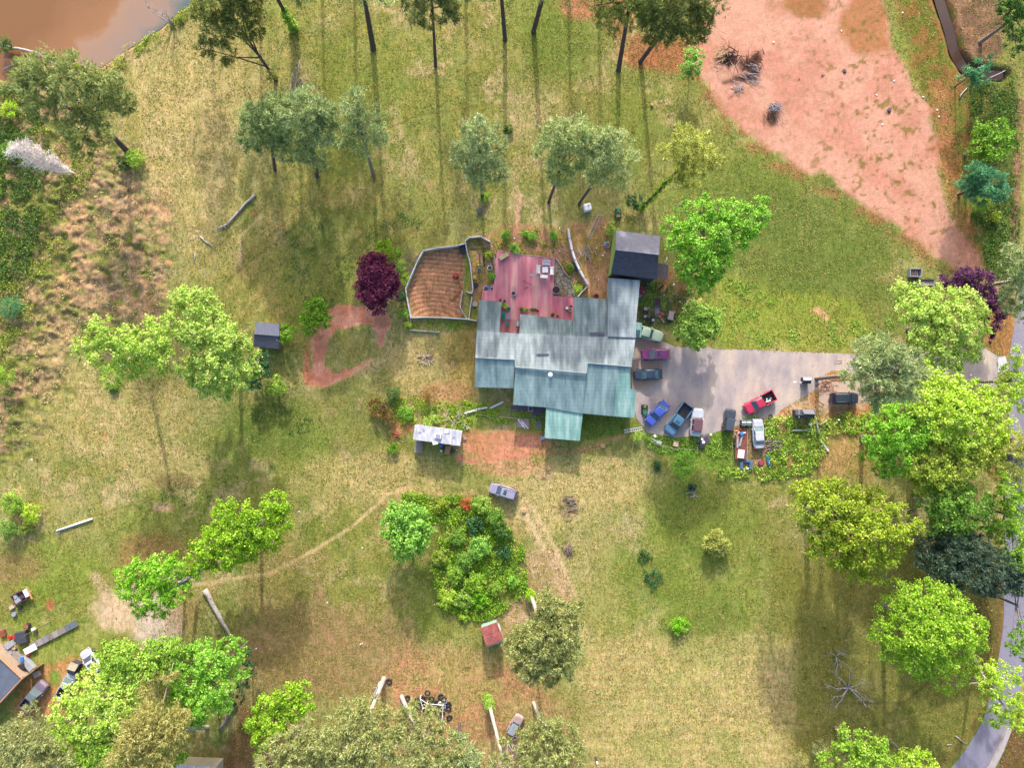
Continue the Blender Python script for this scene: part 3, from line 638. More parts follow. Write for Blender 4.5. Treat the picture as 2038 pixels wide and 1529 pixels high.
def shrub(label, x, y, r, mat='mid', h=1.2, name='shrub', cat='shrub', group=None, dens=1.5, size=.26, extra=()):
    L = [(x, y, r * .75, h * .55)] + [(x + r * .5 * math.cos(a), y + r * .5 * math.sin(a), r * .5, h * .45) for a in (.3, 1.6, 2.8, 4.0, 5.3)] + list(extra)
    return tree(label, L, mat, base=(x, y), name=name, cat=cat, group=group, dens=dens, size=size, tr=.06, twigs=0, flat=.7, bark='brown', zb=.15)

GN = 'tall pines standing on the north lawn'
# top row, crowns partly or wholly above the frame
tree('tall dark olive pine leaning left beside the pond bank, trunk forked low', [(430, 18, 46, 15), (482, 30, 40, 15), (440, 62, 36, 14), (414, 98, 20, 13), (500, 66, 22, 13), (452, 112, 16, 12), (470, -30, 50, 17), (540, 150, 9, 3)], 'pinedark', base=(549, 158), group=GN, dens=.9, tr=.3)
tree('pine with a bright green ivy sleeve on its trunk at the top edge', [(500, -75, 50, 19), (530, -40, 36, 16), (600, -8, 20, 12), (490, -100, 46, 22), (640, -8, 18, 13)], 'pinemid', base=(585, 58), group=GN, ivy=6, tr=.34)
tree('thick trunked pine at the top edge above the twin pines', [(695, -70, 50, 19), (735, -40, 40, 16), (690, -110, 50, 22), (768, 8, 16, 12), (760, -50, 30, 17)], 'pinepale', base=(743, 96), group=GN, tr=.42, dens=.6)
tree('slender straight pine whose dark crown touches the top edge', [(850, -20, 50, 18), (890, 25, 26, 15), (820, 25, 24, 15), (850, -70, 50, 22), (905, 5, 30, 17), (855, 45, 20, 13)], 'pinedark', base=(867, 130), group=GN, tr=.25)
tree('pine whose bare trunk meets the top edge above the round grey pine', [(990, -75, 50, 20), (1010, -35, 40, 17), (965, -40, 36, 18), (1000, -120, 50, 24)], 'pinemid', base=(1005, 78), group=GN, tr=.32, dens=.45)
tree('leaning pine with flared red-brown base, right of the centre top', [(1090, -80, 55, 20), (1110, -35, 46, 17), (1060, -50, 36, 18), (1100, -120, 50, 23)], 'pinemid', base=(1062, 62), group=GN, tr=.36, bend=(.3, 0), dens=.45)
tree('pine with thin grey-green crown over the corner of the red clearing', [(1250, 15, 40, 15), (1215, 40, 30, 14), (1290, 5, 36, 16), (1275, -45, 60, 19), (1215, 0, 30, 16), (1185, 10, 16, 15)], 'pinemid', base=(1231, 138), group=GN, tr=.36, dens=.8)
tree('broad dark crowned pine overlapping the red clearing', [(1320, 45, 44, 15), (1370, 30, 46, 15), (1400, 0, 40, 16), (1330, -20, 60, 18), (1385, 62, 26, 13), (1300, 60, 26, 13), (1405, 40, 20, 14)], 'pinedark', base=(1275, 122), group=GN, tr=.34)
def upright(label, bx, by, z, r, mat, **kw):
    k = lambda zz: H / (H - zz)
    L = [(CX + (bx - CX) * k(zz) + dx, CY + (by - CY) * k(zz) + dy, rr * k(zz), zz) for dx, dy, rr, zz in ((0, 0, r, z), (-r * .7, 10, r * .7, z - 3), (r * .7, -5, r * .7, z - 2), (0, -10, r * .7, z + 4), (5, 12, r * .6, z - 5))]
    return tree(label, L, mat, base=(bx, by), group='pines standing north beyond the frame', twigs=0, **kw)
for bx, by, z_ in ((517, -70, 19), (640, -130, 19), (704, -100, 18), (925, -130, 19), (1130, -120, 19), (1190, -90, 20), (420, -110, 18)):
    upright('pine beyond the top edge whose shadow falls on the north lawn', bx, by, z_, 38, 'pinemid', tr=.3, dens=.6)
# second row
tree('frosted pine left of the twin pines with a crooked trunk', [(520, 245, 40, 13), (560, 225, 42, 15), (505, 275, 28, 10), (545, 275, 36, 11), (500, 225, 20, 14)], 'gray', base=(548, 338), group=GN, tr=.24, dens=1.15)
tree('frosted pine right of its twin, dark green on the lower side', [(605, 225, 46, 16), (635, 255, 34, 14), (600, 275, 44, 11), (625, 305, 30, 8), (580, 300, 26, 9), (650, 225, 22, 16)], 'gray', base=(632, 351), group=GN, tr=.28, dens=1.15)
tree('thin grey pine with bare silver limbs at its heart', [(710, 210, 26, 17), (735, 240, 32, 15), (690, 235, 28, 15), (720, 275, 32, 12), (755, 265, 22, 14), (685, 275, 24, 11), (712, 190, 15, 18)], 'gray', base=(743, 348), group=GN, tr=.26, dens=.75, twigs=5, bark='grey')
tree('round grey-green pine north of the garden plot, ivy at its foot', [(955, 275, 38, 16), (930, 300, 30, 13), (985, 300, 30, 13), (955, 325, 42, 11), (950, 252, 18, 18), (925, 335, 24, 9), (985, 335, 26, 9), (955, 355, 22, 7)], 'pinepale', base=(960, 396), group=GN, tr=.24, dens=1.1)
tree('pale pine left of the pair above the deck', [(1110, 270, 34, 17), (1150, 268, 34, 17), (1095, 300, 28, 14), (1140, 310, 38, 13), (1105, 335, 28, 10), (1125, 350, 24, 8), (1168, 290, 22, 15)], 'pinepale', base=(1092, 403), group=GN, tr=.22, dens=1.1)
tree('pale pine right of the pair above the deck', [(1205, 290, 34, 16), (1240, 310, 32, 14), (1195, 325, 30, 12), (1225, 345, 30, 10), (1185, 350, 22, 9), (1215, 275, 24, 17)], 'pinepale', base=(1153, 405), group=GN, tr=.22, dens=1.0)
tree('yellowish pine with ivy thick on its leaning trunk, north of the dark barn', [(1365, 280, 30, 17), (1400, 290, 26, 16), (1340, 300, 26, 14), (1385, 320, 34, 13), (1350, 330, 28, 10), (1415, 325, 18, 13), (1370, 345, 28, 9)], 'yolive', base=(1276, 416), group=GN, tr=.22, ivy=8, dens=.9, zb=8)
tree('huge grey pine spreading over the pond corner', [(95, 135, 38, 18), (145, 155, 46, 18), (200, 175, 42, 17), (240, 195, 30, 15), (70, 185, 38, 16), (130, 215, 44, 14), (190, 222, 36, 13), (60, 140, 30, 17), (255, 205, 18, 14), (165, 285, 28, 8), (195, 268, 26, 8), (150, 265, 24, 9)], 'pinemid', base=(253, 300), tr=.42, dens=1.0)
# bright trees, west
tree('lime tree with bare grey branch tips reaching west, left of the small grey shed', [(200, 660, 30, 13), (250, 680, 34, 13), (215, 710, 36, 12), (300, 680, 36, 12), (320, 715, 34, 11), (265, 725, 34, 10), (220, 760, 22, 8), (160, 690, 20, 13), (180, 710, 22, 12), (335, 650, 26, 12), (295, 650, 22, 12)], 'lime', dz=2, base=(290, 716), tr=.36, dens=1.0, twigs=6, bark='pale')
tree('lime green tree arching over the west side of the small grey shed', [(385, 600, 36, 12), (420, 612, 24, 11), (355, 600, 22, 11), (425, 650, 34, 12), (385, 660, 34, 12), (460, 680, 34, 12), (410, 700, 32, 11), (440, 730, 40, 11), (480, 740, 34, 10), (400, 745, 34, 9), (450, 765, 30, 8), (420, 775, 24, 7), (490, 700, 24, 10), (375, 730, 24, 9)], 'lime', base=(478, 712), tr=.36, dens=1.15, twigs=4)
tree('dark green bushy tree tucked south of the small grey shed', [(515, 735, 24, 3), (505, 765, 18, 2.5), (525, 715, 16, 3)], 'deep', base=(515, 738), tr=.1, dens=1.3)
tree('rounded green tree touching the red ring path', [(628, 628, 24, 3.4), (612, 640, 18, 3), (645, 640, 18, 3), (628, 610, 20, 3.6), (618, 655, 14, 2.4)], 'mid', base=(634, 640), tr=.12, dens=1.5, size=.34)
tree('small ball of foliage beside the small grey shed', [(568, 662, 17, 2.6), (562, 672, 13, 2.2), (578, 655, 12, 2.6)], 'mid', base=(570, 664), tr=.1, dens=1.6, size=.32)
tree('small bright tree south of the small grey shed', [(550, 765, 16, 2.4), (545, 778, 13, 2), (560, 775, 12, 2)], 'bright', base=(553, 768), tr=.1, dens=1.5, size=.32)
tree('maroon leaved tree beside the ploughed plot', [(748, 535, 30, 5.5), (735, 555, 28, 5), (770, 560, 26, 5), (745, 580, 32, 4.6), (725, 575, 18, 3.6), (780, 585, 14, 4), (750, 605, 22, 3.6), (735, 525, 20, 5), (765, 530, 18, 5), (778, 570, 18, 4)], 'maroon', base=(755, 572), tr=.2, dens=1.7, size=.4, name='maple_tree')
for i, (x, y, r, h, m_, d_) in enumerate([(765, 495, 20, 2.2, 'bright', 'bright shrub at the north tip of the hedge beside the maroon tree'), (788, 505, 15, 2.4, 'mid', 'second shrub from the north in the hedge beside the maroon tree'), (796, 530, 16, 2.2, 'bright', 'shrub between the crown of the maroon tree and the fence corner'), (804, 555, 14, 2.0, 'bright', 'shrub against the west fence of the plot at its bend'), (800, 590, 14, 2.0, 'deep', 'dark shrub against the west fence of the plot'), (802, 625, 14, 1.8, 'mid', 'shrub against the south-west corner of the plot fence'), (812, 648, 9, 1.4, 'gold', 'yellowish shrub at the lower pen corner')]):
    shrub(d_, x, y, r, m_, h, group='shrubs along the plot fence')
# around the house
tree('big bright tree over the yard east of the dark barn', [(1395, 425, 30, 9), (1430, 415, 26, 10), (1460, 430, 30, 10), (1495, 440, 30, 10), (1514, 405, 20, 10), (1520, 435, 18, 10), (1350, 475, 30, 8), (1395, 470, 36, 10), (1440, 470, 34, 10), (1480, 475, 26, 9), (1335, 450, 22, 7), (1365, 520, 30, 8), (1405, 520, 34, 9), (1440, 510, 24, 9), (1375, 550, 26, 7), (1405, 560, 26, 7), (1420, 545, 24, 7), (1385, 575, 16, 5), (1360, 415, 16, 7), (1400, 395, 14, 9)], 'vivid', base=(1362, 545), tr=.36, dens=1.1, twigs=2, dz=9)
tree('round bright tree at the north edge of the driveway', [(1388, 625, 28, 5), (1365, 645, 26, 5), (1410, 640, 28, 5), (1385, 662, 30, 4.6), (1415, 662, 20, 4), (1355, 665, 16, 3.6), (1385, 685, 14, 3.4), (1425, 630, 16, 4)], 'bright', base=(1383, 645), tr=.2, dens=1.4, size=.36)
shrub('dark dense bush at the foot of the ivy clad pine', 1262, 402, 20, 'deep', 3.4)
tree('bright sapling at the west edge of the red clearing', [(1375, 112, 17, 4), (1365, 130, 16, 4), (1385, 130, 17, 4), (1372, 148, 15, 3), (1392, 108, 11, 4)], 'vivid', base=(1372, 140), tr=.1, dens=1.6, size=.34)
shrub('bright ivy mound at the foot of the huge grey pine', 268, 315, 22, 'bright', 2.0)
shrub('dull green mound left of the ivy mound', 248, 325, 16, 'deep', 1.4)
shrub('ivy clump at the foot of the round grey-green pine', 962, 391, 13, 'bright', 1.2)
shrub('small dark bush at the foot of the straight pine trunk shadow', 1011, 258, 10, 'dark', .8)
tree('bright green small tree south of the parked pickups', [(1360, 915, 16, 3), (1352, 930, 14, 2.6), (1370, 930, 14, 2.8), (1360, 945, 13, 2.4), (1372, 908, 10, 3)], 'vivid', base=(1357, 922), tr=.1, dens=1.6, size=.32)
shrub('dark little fir just south of the bright small tree', 1377, 970, 9, 'cedar', .9)
shrub('round lime bush at the front corner of the parking area', 1268, 868, 13, 'lime', 1.2)
shrub('dark low bush on the grass south of the parking area', 1308, 928, 10, 'deep', .8)
tree('small pale yucca-like conifer alone on the south lawn', [(1425, 1078, 16, 1.6), (1425, 1068, 10, 1.9), (1412, 1082, 12, 1.2), (1438, 1084, 12, 1.2), (1425, 1094, 10, 1)], 'yolive', base=(1424, 1076), tr=.08, dens=2.2, size=.7, name='small_conifer')
shrub('rounded light green shrub alone on the southern lawn', 1352, 1245, 22, 'vivid', 1.3)
shrub('dark weed patch low on the south lawn', 1298, 1152, 22, 'deep', .3, dens=.5)
shrub('smaller dark weed patch north of the larger one', 1283, 1108, 15, 'dark', .25, dens=.5)
shrub('neat round olive bush beside the stone patio', 1135, 533, 9, 'gold', 1.0)
shrub('green bush at the north edge of the red deck', 1025, 495, 13, 'vivid', 1.2)
shrub('green shrub north of the deck beside the dirt path', 1006, 467, 11, 'vivid', 1.2)
shrub('yellow-green shrub at the foot of the stone patio', 1152, 575, 10, 'lime', .9)
shrub('small sapling north of the deck, left of its neighbour', 1046, 464, 6, 'vivid', 1)
shrub('sapling north of the deck with a forked top', 1058, 470, 9, 'vivid', 1.1)
shrub('sapling north of the deck nearest the curved white wall', 1102, 468, 9, 'vivid', 1.1)
shrub('yellowish bush left of the deck corner', 972, 508, 9, 'gold', .7)
shrub('bright little shrub on the west side of the deck', 978, 550, 8, 'vivid', .8)
shrub('pale weedy bush north-west of the dark barn', 1217, 455, 16, 'lime', .9)
shrub('round green bush west of the white roofed trailer home', 782, 892, 13, 'mid', 1.3)
shrub('yellow-green bush behind the white roofed trailer home', 858, 836, 18, 'lime', 1.6)
shrub('bright bush north-west of the white roofed trailer home', 808, 822, 17, 'vivid', 1.2)
shrub('dark conifer shrub near the blue can', 782, 788, 18, 'dark', 2.0)
shrub('large brown dead shrub north of the white roofed trailer home', 852, 790, 26, 'browntwig', 2.4, dens=.5)
tree('heap of grey cut branches with brown needles', [(758, 815, 17, 1), (772, 822, 14, .8), (748, 806, 11, 1)], 'browntwig', base=(752, 810), dens=.7, twigs=8, tr=.12, bark='grey', name='brush_pile', cat='brush pile')
# thicket
tree('vivid round tree at the west side of the thicket', [(805, 1025, 34, 6), (835, 1045, 30, 6), (785, 1055, 26, 5.5), (815, 1070, 36, 6), (800, 1095, 24, 5), (835, 1080, 22, 5), (775, 1040, 18, 5)], 'vivid', base=(822, 1042), tr=.22, dens=1.3, size=.38)
for i, (x, y, r, h, m_, d_) in enumerate([(960, 1005, 17, 2, 'bright', 'shrub right behind the rust red dead bush'), (985, 1030, 18, 2, 'mid', 'shrub at the north-east edge of the thicket'), (945, 1045, 16, 1.8, 'deep', 'bluish shrub below the rust red dead bush'), (1000, 1060, 16, 2, 'dark', 'dark shrub at the east edge of the thicket'), (955, 1090, 22, 2.4, 'vivid', 'largest bright shrub in the middle of the thicket'), (910, 1070, 16, 1.6, 'mid', 'shrub between the vivid round tree and the middle of the thicket'), (1002, 1100, 13, 1.4, 'deep', 'blue-green shrub in the east of the thicket'), (925, 1120, 18, 2, 'mid', 'shrub just below the middle of the thicket'), (905, 1145, 17, 1.8, 'bright', 'shrub at the west edge of the lower thicket'), (945, 1160, 20, 2, 'bright', 'bright shrub in the lower thicket'), (890, 1190, 18, 1.6, 'lime', 'lime shrub at the south-west tip of the thicket'), (925, 1195, 18, 1.6, 'bright', 'bright shrub at the south end of the thicket'), (955, 1190, 17, 1.8, 'vivid', 'vivid shrub at the south-east end of the thicket'), (1020, 1158, 11, 1.4, 'vivid', 'lone shrub right of the thicket near the mossy trunk'), (985, 1172, 12, 1.2, 'bright', 'small shrub east of the south end of the thicket'), (924, 1229, 9, .8, 'lime', 'small lime shrub just north-west of the red roofed shed'), (880, 1005, 14, 1.2, 'gold', 'yellowish shrub at the north edge of the thicket'), (875, 1110, 15, 1.4, 'gold', 'yellowish shrub south-east of the vivid round tree')]):
    shrub(d_, x, y, r * 1.2, m_, h * 1.15, group='shrubs of the thicket', size=.3)
shrub('rust red dead bush at the north tip of the thicket', 927, 1004, 11, 'rust', 1.2, dens=1.2)
# south-west
tree('broad bright tree east of the pale dirt patch, upper part of the pair', [(545, 1010, 30, 9), (560, 1040, 24, 9), (520, 1040, 36, 10), (480, 1020, 32, 10), (440, 1020, 22, 9), (490, 1065, 36, 9), (535, 1075, 28, 8), (450, 1060, 34, 9), (420, 1085, 34, 8), (465, 1100, 34, 8), (400, 1110, 28, 8), (435, 1125, 26, 7), (560, 1010, 18, 9), (500, 1095, 26, 7), (385, 1130, 22, 7)], 'bright', base=(520, 1040), tr=.34, dens=1.0, twigs=3, bark='pale')
tree('light green tree leaning over the pale dirt patch, with a dead grey limb', [(280, 1135, 30, 8), (320, 1140, 34, 9), (350, 1125, 24, 9), (265, 1165, 30, 8), (310, 1180, 36, 8), (350, 1180, 30, 8), (375, 1150, 20, 8), (285, 1205, 24, 7), (320, 1210, 24, 7), (250, 1175, 18, 7), (245, 1140, 16, 8)], 'vivid', base=(370, 1140), tr=.26, dens=.85, twigs=4, bark='pale')
GS = 'crowded trees in the south-west corner'
tree('bright tree at the upper left of the south-west woods', [(225, 1300, 30, 9), (260, 1310, 34, 10), (300, 1300, 30, 10), (335, 1300, 28, 10), (350, 1290, 20, 10), (240, 1340, 36, 9), (290, 1340, 38, 10), (330, 1335, 30, 9), (320, 1275, 14, 9)], 'bright', group=GS, tr=.3, dens=1.0)
tree('lime tree beside the driveway cars in the south-west woods', [(185, 1350, 28, 8), (160, 1385, 34, 9), (205, 1385, 38, 10), (250, 1390, 36, 10), (140, 1420, 32, 9), (190, 1430, 40, 10), (240, 1430, 34, 10), (120, 1400, 18, 8), (110, 1440, 22, 8)], 'lime', group=GS, tr=.32, dens=1.0)
tree('lime tree at the bottom edge of the south-west woods', [(130, 1475, 34, 9), (180, 1480, 38, 9), (220, 1500, 34, 9), (160, 1515, 34, 9), (350, 1500, 26, 8), (310, 1520, 24, 8), (210, 1470, 28, 9)], 'bright', group=GS, tr=.3)
tree('bright tree at the east side of the south-west woods', [(400, 1290, 26, 8), (375, 1320, 32, 9), (420, 1320, 34, 9), (455, 1300, 30, 9), (470, 1335, 28, 8), (380, 1360, 36, 9), (430, 1365, 36, 9), (400, 1400, 34, 9), (445, 1400, 26, 8), (360, 1400, 28, 8), (480, 1290, 18, 7), (390, 1430, 26, 7), (350, 1430, 24, 7)], 'vivid', group=GS, tr=.32, dens=.95, twigs=3, bark='pale')
tree('dark green tree on the shaded east fringe of the south-west woods', [(490, 1330, 16, 4), (485, 1365, 16, 4), (470, 1395, 14, 3), (498, 1300, 12, 4)], 'deep', group=GS, tr=.12)
tree('tan olive pine in the heart of the south-west woods', [(300, 1430, 34, 13), (340, 1450, 36, 13), (280, 1470, 40, 13), (330, 1485, 38, 12), (250, 1500, 34, 12), (295, 1510, 34, 12), (360, 1420, 18, 12), (305, 1370, 22, 11), (340, 1340, 16, 11), (270, 1440, 22, 12)], 'tan', group=GS, tr=.3, base=(413, 1448), bark='pale')
tree('grey olive pine in the bottom left corner', [(30, 1470, 34, 13), (70, 1480, 36, 13), (20, 1510, 36, 13), (60, 1520, 36, 13), (100, 1500, 30, 12), (125, 1520, 22, 12), (75, 1440, 14, 11), (60, 1415, 14, 10)], 'olive', group=GS, tr=.32)
tree('bright two lobed tree at the foot of the bare slope', [(575, 1385, 26, 6), (600, 1375, 22, 6), (605, 1400, 24, 6), (580, 1410, 24, 6), (530, 1410, 26, 6), (510, 1440, 24, 6), (545, 1440, 28, 6), (525, 1465, 26, 6), (560, 1460, 18, 5), (515, 1490, 18, 5), (550, 1400, 20, 6)], 'bright', tr=.2, dens=1.2, size=.38)
GP = 'olive pines along the bottom edge'
tree('olive pine at the left of the bottom row, pale trunk to its upper right', [(600, 1455, 26, 12), (570, 1480, 32, 13), (620, 1485, 32, 13), (545, 1510, 30, 13), (595, 1515, 34, 13), (560, 1535, 30, 13), (640, 1510, 30, 12)], 'olive', base=(590, 1450), group=GP, tr=.3, bark='pale', dens=.75, twigs=4)
tree('large olive pine behind the lying logs, second of the bottom row', [(700, 1415, 28, 13), (735, 1420, 30, 13), (680, 1445, 32, 14), (725, 1450, 36, 14), (765, 1440, 30, 13), (660, 1480, 34, 14), (705, 1490, 36, 14), (750, 1485, 34, 14), (700, 1525, 34, 14), (650, 1515, 28, 13), (745, 1520, 34, 14), (775, 1470, 24, 13)], 'olive', base=(764, 1352), group=GP, tr=.34, dens=.72, bark='pale', twigs=6)
tree('olive pine partly covering the pile of tyres', [(810, 1420, 22, 12), (840, 1415, 18, 11), (865, 1432, 22, 12), (815, 1450, 32, 13), (855, 1460, 32, 13), (800, 1490, 36, 14), (850, 1500, 36, 14), (890, 1490, 30, 13), (815, 1530, 36, 14), (870, 1530, 34, 14), (820, 1405, 12, 10)], 'olive', base=(800, 1388), group=GP, tr=.32, dens=.7, bark='pale', twigs=5)
tree('grey-green pine filling the gap right of the tyre covering pine', [(905, 1470, 22, 11), (920, 1500, 26, 12), (905, 1525, 26, 12), (945, 1520, 20, 12)], 'gray', base=(914, 1440), group=GP, tr=.2, dens=.8)
tree('olive pine with silver dead limbs, last of the bottom row', [(1085, 1450, 28, 12), (1120, 1460, 28, 12), (1070, 1480, 32, 13), (1110, 1495, 34, 13), (1140, 1490, 22, 12), (1060, 1515, 30, 13), (1100, 1525, 32, 13), (1140, 1520, 22, 13), (1040, 1470, 16, 12)], 'olive', base=(1062, 1400), group=GP, tr=.24, dens=.95, bark='pale')
tree('dead topped pine with a long pale trunk and ivy at its foot', [(1000, 1525, 30, 13), (1030, 1500, 26, 13), (985, 1545, 30, 13), (1010, 1480, 14, 12)], 'olive', base=(970, 1388), group=GP, tr=.3, dens=.45, twigs=9, bark='pale', ivy=2.2, zb=11)
tree('full olive crowned pine south-east of the red roofed shed, mossy pale trunk', [(1090, 1180, 12, 12), (1095, 1205, 24, 13), (1120, 1225, 26, 13), (1085, 1235, 26, 12), (1140, 1250, 22, 12), (1045, 1265, 26, 12), (1090, 1270, 38, 13), (1130, 1285, 30, 12), (1035, 1290, 26, 12), (1060, 1315, 34, 12), (1100, 1315, 36, 12), (1085, 1340, 26, 11), (1045, 1335, 22, 11), (1150, 1210, 12, 12), (1120, 1335, 20, 11)], 'olive', base=(1055, 1180), tr=.3, dens=1.25, bark='pale', ivy=1.2, zb=8)
# east
GE = 'big trees along the road'
tree('lime tree hiding the driveway entrance, south of the plum tree', [(1800, 580, 26, 8), (1840, 600, 32, 9), (1880, 595, 30, 9), (1920, 600, 28, 9), (1945, 620, 26, 9), (1805, 620, 26, 9), (1850, 635, 34, 10), (1900, 640, 36, 10), (1940, 655, 28, 9), (1830, 670, 30, 9), (1875, 680, 36, 9), (1920, 690, 30, 9), (1850, 705, 26, 8), (1890, 720, 28, 8), (1785, 595, 14, 7), (1940, 700, 20, 8)], 'lime', group=GE, tr=.36, dens=1.0)
tree('grey pine leaning east over the driveway end, trunk nearly bare', [(1720, 700, 28, 20), (1760, 695, 30, 21), (1800, 710, 30, 20), (1735, 735, 34, 21), (1780, 740, 38, 21), (1815, 745, 26, 20), (1710, 735, 22, 19), (1750, 775, 32, 20), (1795, 775, 32, 20), (1700, 760, 14, 16), (1680, 750, 12, 12), (1745, 800, 16, 19)], 'gray', base=(1625, 754), tr=.3, dens=1.1, twigs=3, bark='grey', zb=15, group=GE)
tree('lime tree nearest the house in the road row, west of the others', [(1760, 830, 30, 10), (1800, 820, 32, 11), (1740, 870, 30, 11), (1780, 870, 38, 12), (1820, 860, 36, 12), (1750, 905, 30, 11), (1790, 910, 36, 11), (1730, 890, 20, 10), (1760, 935, 22, 10), (1715, 905, 10, 9), (1830, 900, 30, 11)], 'vivid', group=GE, tr=.36, dens=1.05, base=(1715, 870))
tree('tall lime tree in the middle of the road row', [(1860, 770, 34, 12), (1900, 780, 34, 12), (1940, 790, 32, 12), (1850, 810, 36, 13), (1900, 820, 40, 14), (1950, 820, 36, 13), (1990, 830, 28, 12), (1870, 850, 36, 13), (1920, 860, 38, 13), (1970, 860, 32, 12), (2000, 860, 18, 12), (1990, 800, 22, 12), (2010, 780, 20, 12), (1830, 780, 22, 11), (1850, 740, 22, 11)], 'lime', group=GE, tr=.4, dens=1.05)
tree('yellowish tree over the lower road row', [(1900, 890, 34, 12), (1950, 900, 32, 12), (1980, 890, 26, 11), (1860, 900, 30, 12), (1920, 920, 34, 12), (1970, 930, 22, 11), (1830, 930, 30, 12), (1870, 945, 34, 12), (1900, 960, 26, 11), (1840, 960, 26, 11)], 'gold', group=GE, tr=.36, dens=1.05)
tree('green tree at the south end of the road row', [(1850, 990, 30, 10), (1890, 995, 34, 11), (1930, 990, 30, 11), (1880, 1025, 34, 10), (1920, 1030, 32, 10), (1955, 1010, 26, 10), (1860, 1050, 22, 9), (1900, 1060, 26, 9), (1960, 1040, 24, 9), (1835, 970, 18, 10)], 'mid', group=GE, tr=.34, dens=1.1)
tree('dense green tree at the right edge above the blue cedar', [(2000, 990, 28, 9), (2025, 1010, 26, 9), (2000, 1030, 30, 9), (2030, 1050, 26, 9), (1985, 1060, 24, 8), (2015, 1085, 26, 8), (2030, 970, 20, 9), (1990, 950, 18, 8)], 'bright', group=GE, tr=.3)
tree('green tree over the road just south of the driveway mouth', [(2000, 745, 20, 10), (2025, 730, 22, 10), (1985, 775, 20, 10), (2020, 765, 26, 11), (2035, 800, 24, 11), (2030, 700, 14, 10)], 'lime', group=GE, tr=.26)
tree('grey-green tree at the right edge between the lower road row and the road', [(2010, 1110, 20, 9), (2035, 1125, 24, 9), (2025, 1265, 18, 8), (2040, 1295, 22, 8), (2012, 1290, 14, 8), (2036, 1240, 14, 8)], 'mid', group=GE, tr=.22)
tree('dark bluish cedar below the road row', [(1860, 1080, 30, 8), (1900, 1085, 34, 9), (1850, 1110, 28, 8), (1890, 1120, 36, 9), (1940, 1100, 34, 9), (1930, 1140, 34, 9), (1975, 1130, 34, 9), (1990, 1160, 28, 8), (2010, 1130, 30, 8), (1900, 1150, 28, 8), (2025, 1160, 24, 8), (1960, 1165, 22, 8)], 'cedar', group=GE, tr=.3, dens=1.3, name='cedar_tree')
tree('yellow-green tree with scalloped crown on the east lawn', [(1590, 975, 26, 9), (1625, 985, 32, 10), (1660, 970, 26, 10), (1695, 980, 26, 10), (1740, 985, 22, 9), (1610, 1015, 30, 10), (1655, 1020, 36, 11), (1700, 1020, 34, 11), (1750, 1020, 32, 10), (1790, 1020, 20, 9), (1820, 1050, 20, 9), (1645, 1060, 34, 10), (1690, 1065, 38, 11), (1740, 1060, 36, 11), (1785, 1065, 26, 10), (1625, 1090, 26, 9), (1665, 1105, 32, 9), (1715, 1105, 34, 10), (1765, 1100, 30, 9), (1700, 1140, 26, 8), (1745, 1135, 26, 8), (1765, 1155, 14, 7), (1595, 1050, 14, 8)], 'gold', group=GE, tr=.42, dens=1.1, twigs=3, dz=5)
tree('fine leaved green tree on the lower east lawn', [(1800, 1180, 26, 9), (1840, 1180, 28, 10), (1880, 1185, 26, 9), (1770, 1210, 26, 9), (1815, 1215, 36, 11), (1865, 1220, 38, 11), (1910, 1220, 28, 10), (1940, 1250, 26, 10), (1755, 1255, 26, 9), (1800, 1260, 38, 11), (1850, 1265, 40, 12), (1900, 1265, 38, 11), (1945, 1280, 20, 9), (1775, 1295, 26, 9), (1820, 1305, 34, 10), (1870, 1305, 36, 10), (1815, 1335, 24, 8), (1855, 1335, 22, 8), (1915, 1300, 26, 9), (1735, 1265, 12, 8)], 'bright', group=GE, tr=.38, dens=1.25, size=.32, dz=2)
tree('pale lime tree overhanging the road bend, grey limbs showing', [(1900, 1345, 24, 8), (1935, 1330, 22, 9), (1960, 1340, 24, 10), (1990, 1330, 20, 9), (1980, 1365, 26, 10), (1880, 1365, 18, 7), (2010, 1380, 24, 10), (1975, 1395, 20, 9), (2000, 1410, 24, 9), (2025, 1350, 18, 10), (1985, 1430, 22, 8), (2020, 1435, 22, 9), (1960, 1425, 14, 8), (2025, 1405, 20, 9)], 'lime', group=GE, tr=.24, dens=.85, bark='pale', base=(1938, 1310))
tree('olive pine at the right edge beside the lower road', [(2020, 890, 22, 14), (2035, 915, 26, 15), (2010, 935, 18, 13), (2030, 950, 20, 14), (2050, 880, 30, 15)], 'yolive', group=GE, tr=.22, dens=.7, bark='pale')
tree('grey pine at the right edge above the road, pale trunk pointing at it', [(2010, 510, 22, 16), (2030, 500, 24, 17), (2005, 545, 20, 15), (2030, 560, 26, 16), (2020, 600, 26, 15), (2000, 590, 18, 14), (2050, 540, 34, 18), (2040, 620, 22, 14)], 'gray', base=(1975, 567), group=GE, tr=.3, bark='pale', dens=.9)
tree('plum leaved tree behind the driveway entrance lime tree', [(1890, 560, 20, 5), (1925, 553, 24, 5.5), (1955, 560, 22, 5.5), (1905, 572, 20, 5), (1975, 590, 22, 5), (1960, 600, 20, 5), (1985, 620, 20, 4.5), (1975, 650, 18, 4), (1870, 568, 10, 4), (1968, 672, 10, 3), (1940, 580, 22, 5)], 'plum', base=(1945, 600), tr=.2, dens=1.6, size=.34, name='maple_tree')
tree('dark green tree in the top right corner', [(2005, 0, 26, 8), (2000, 50, 14, 7), (2025, 100, 16, 7), (2010, 20, 24, 8), (2030, 50, 26, 8), (2015, 80, 18, 6), (2035, 10, 26, 8)], 'dark', tr=.3)
tree('bright green roadside tree above the blue-green one', [(1955, 265, 24, 6), (1985, 255, 24, 7), (1945, 295, 22, 6), (1980, 290, 28, 7), (2010, 280, 22, 6), (1965, 315, 18, 5)], 'mid', tr=.24, dens=1.3)
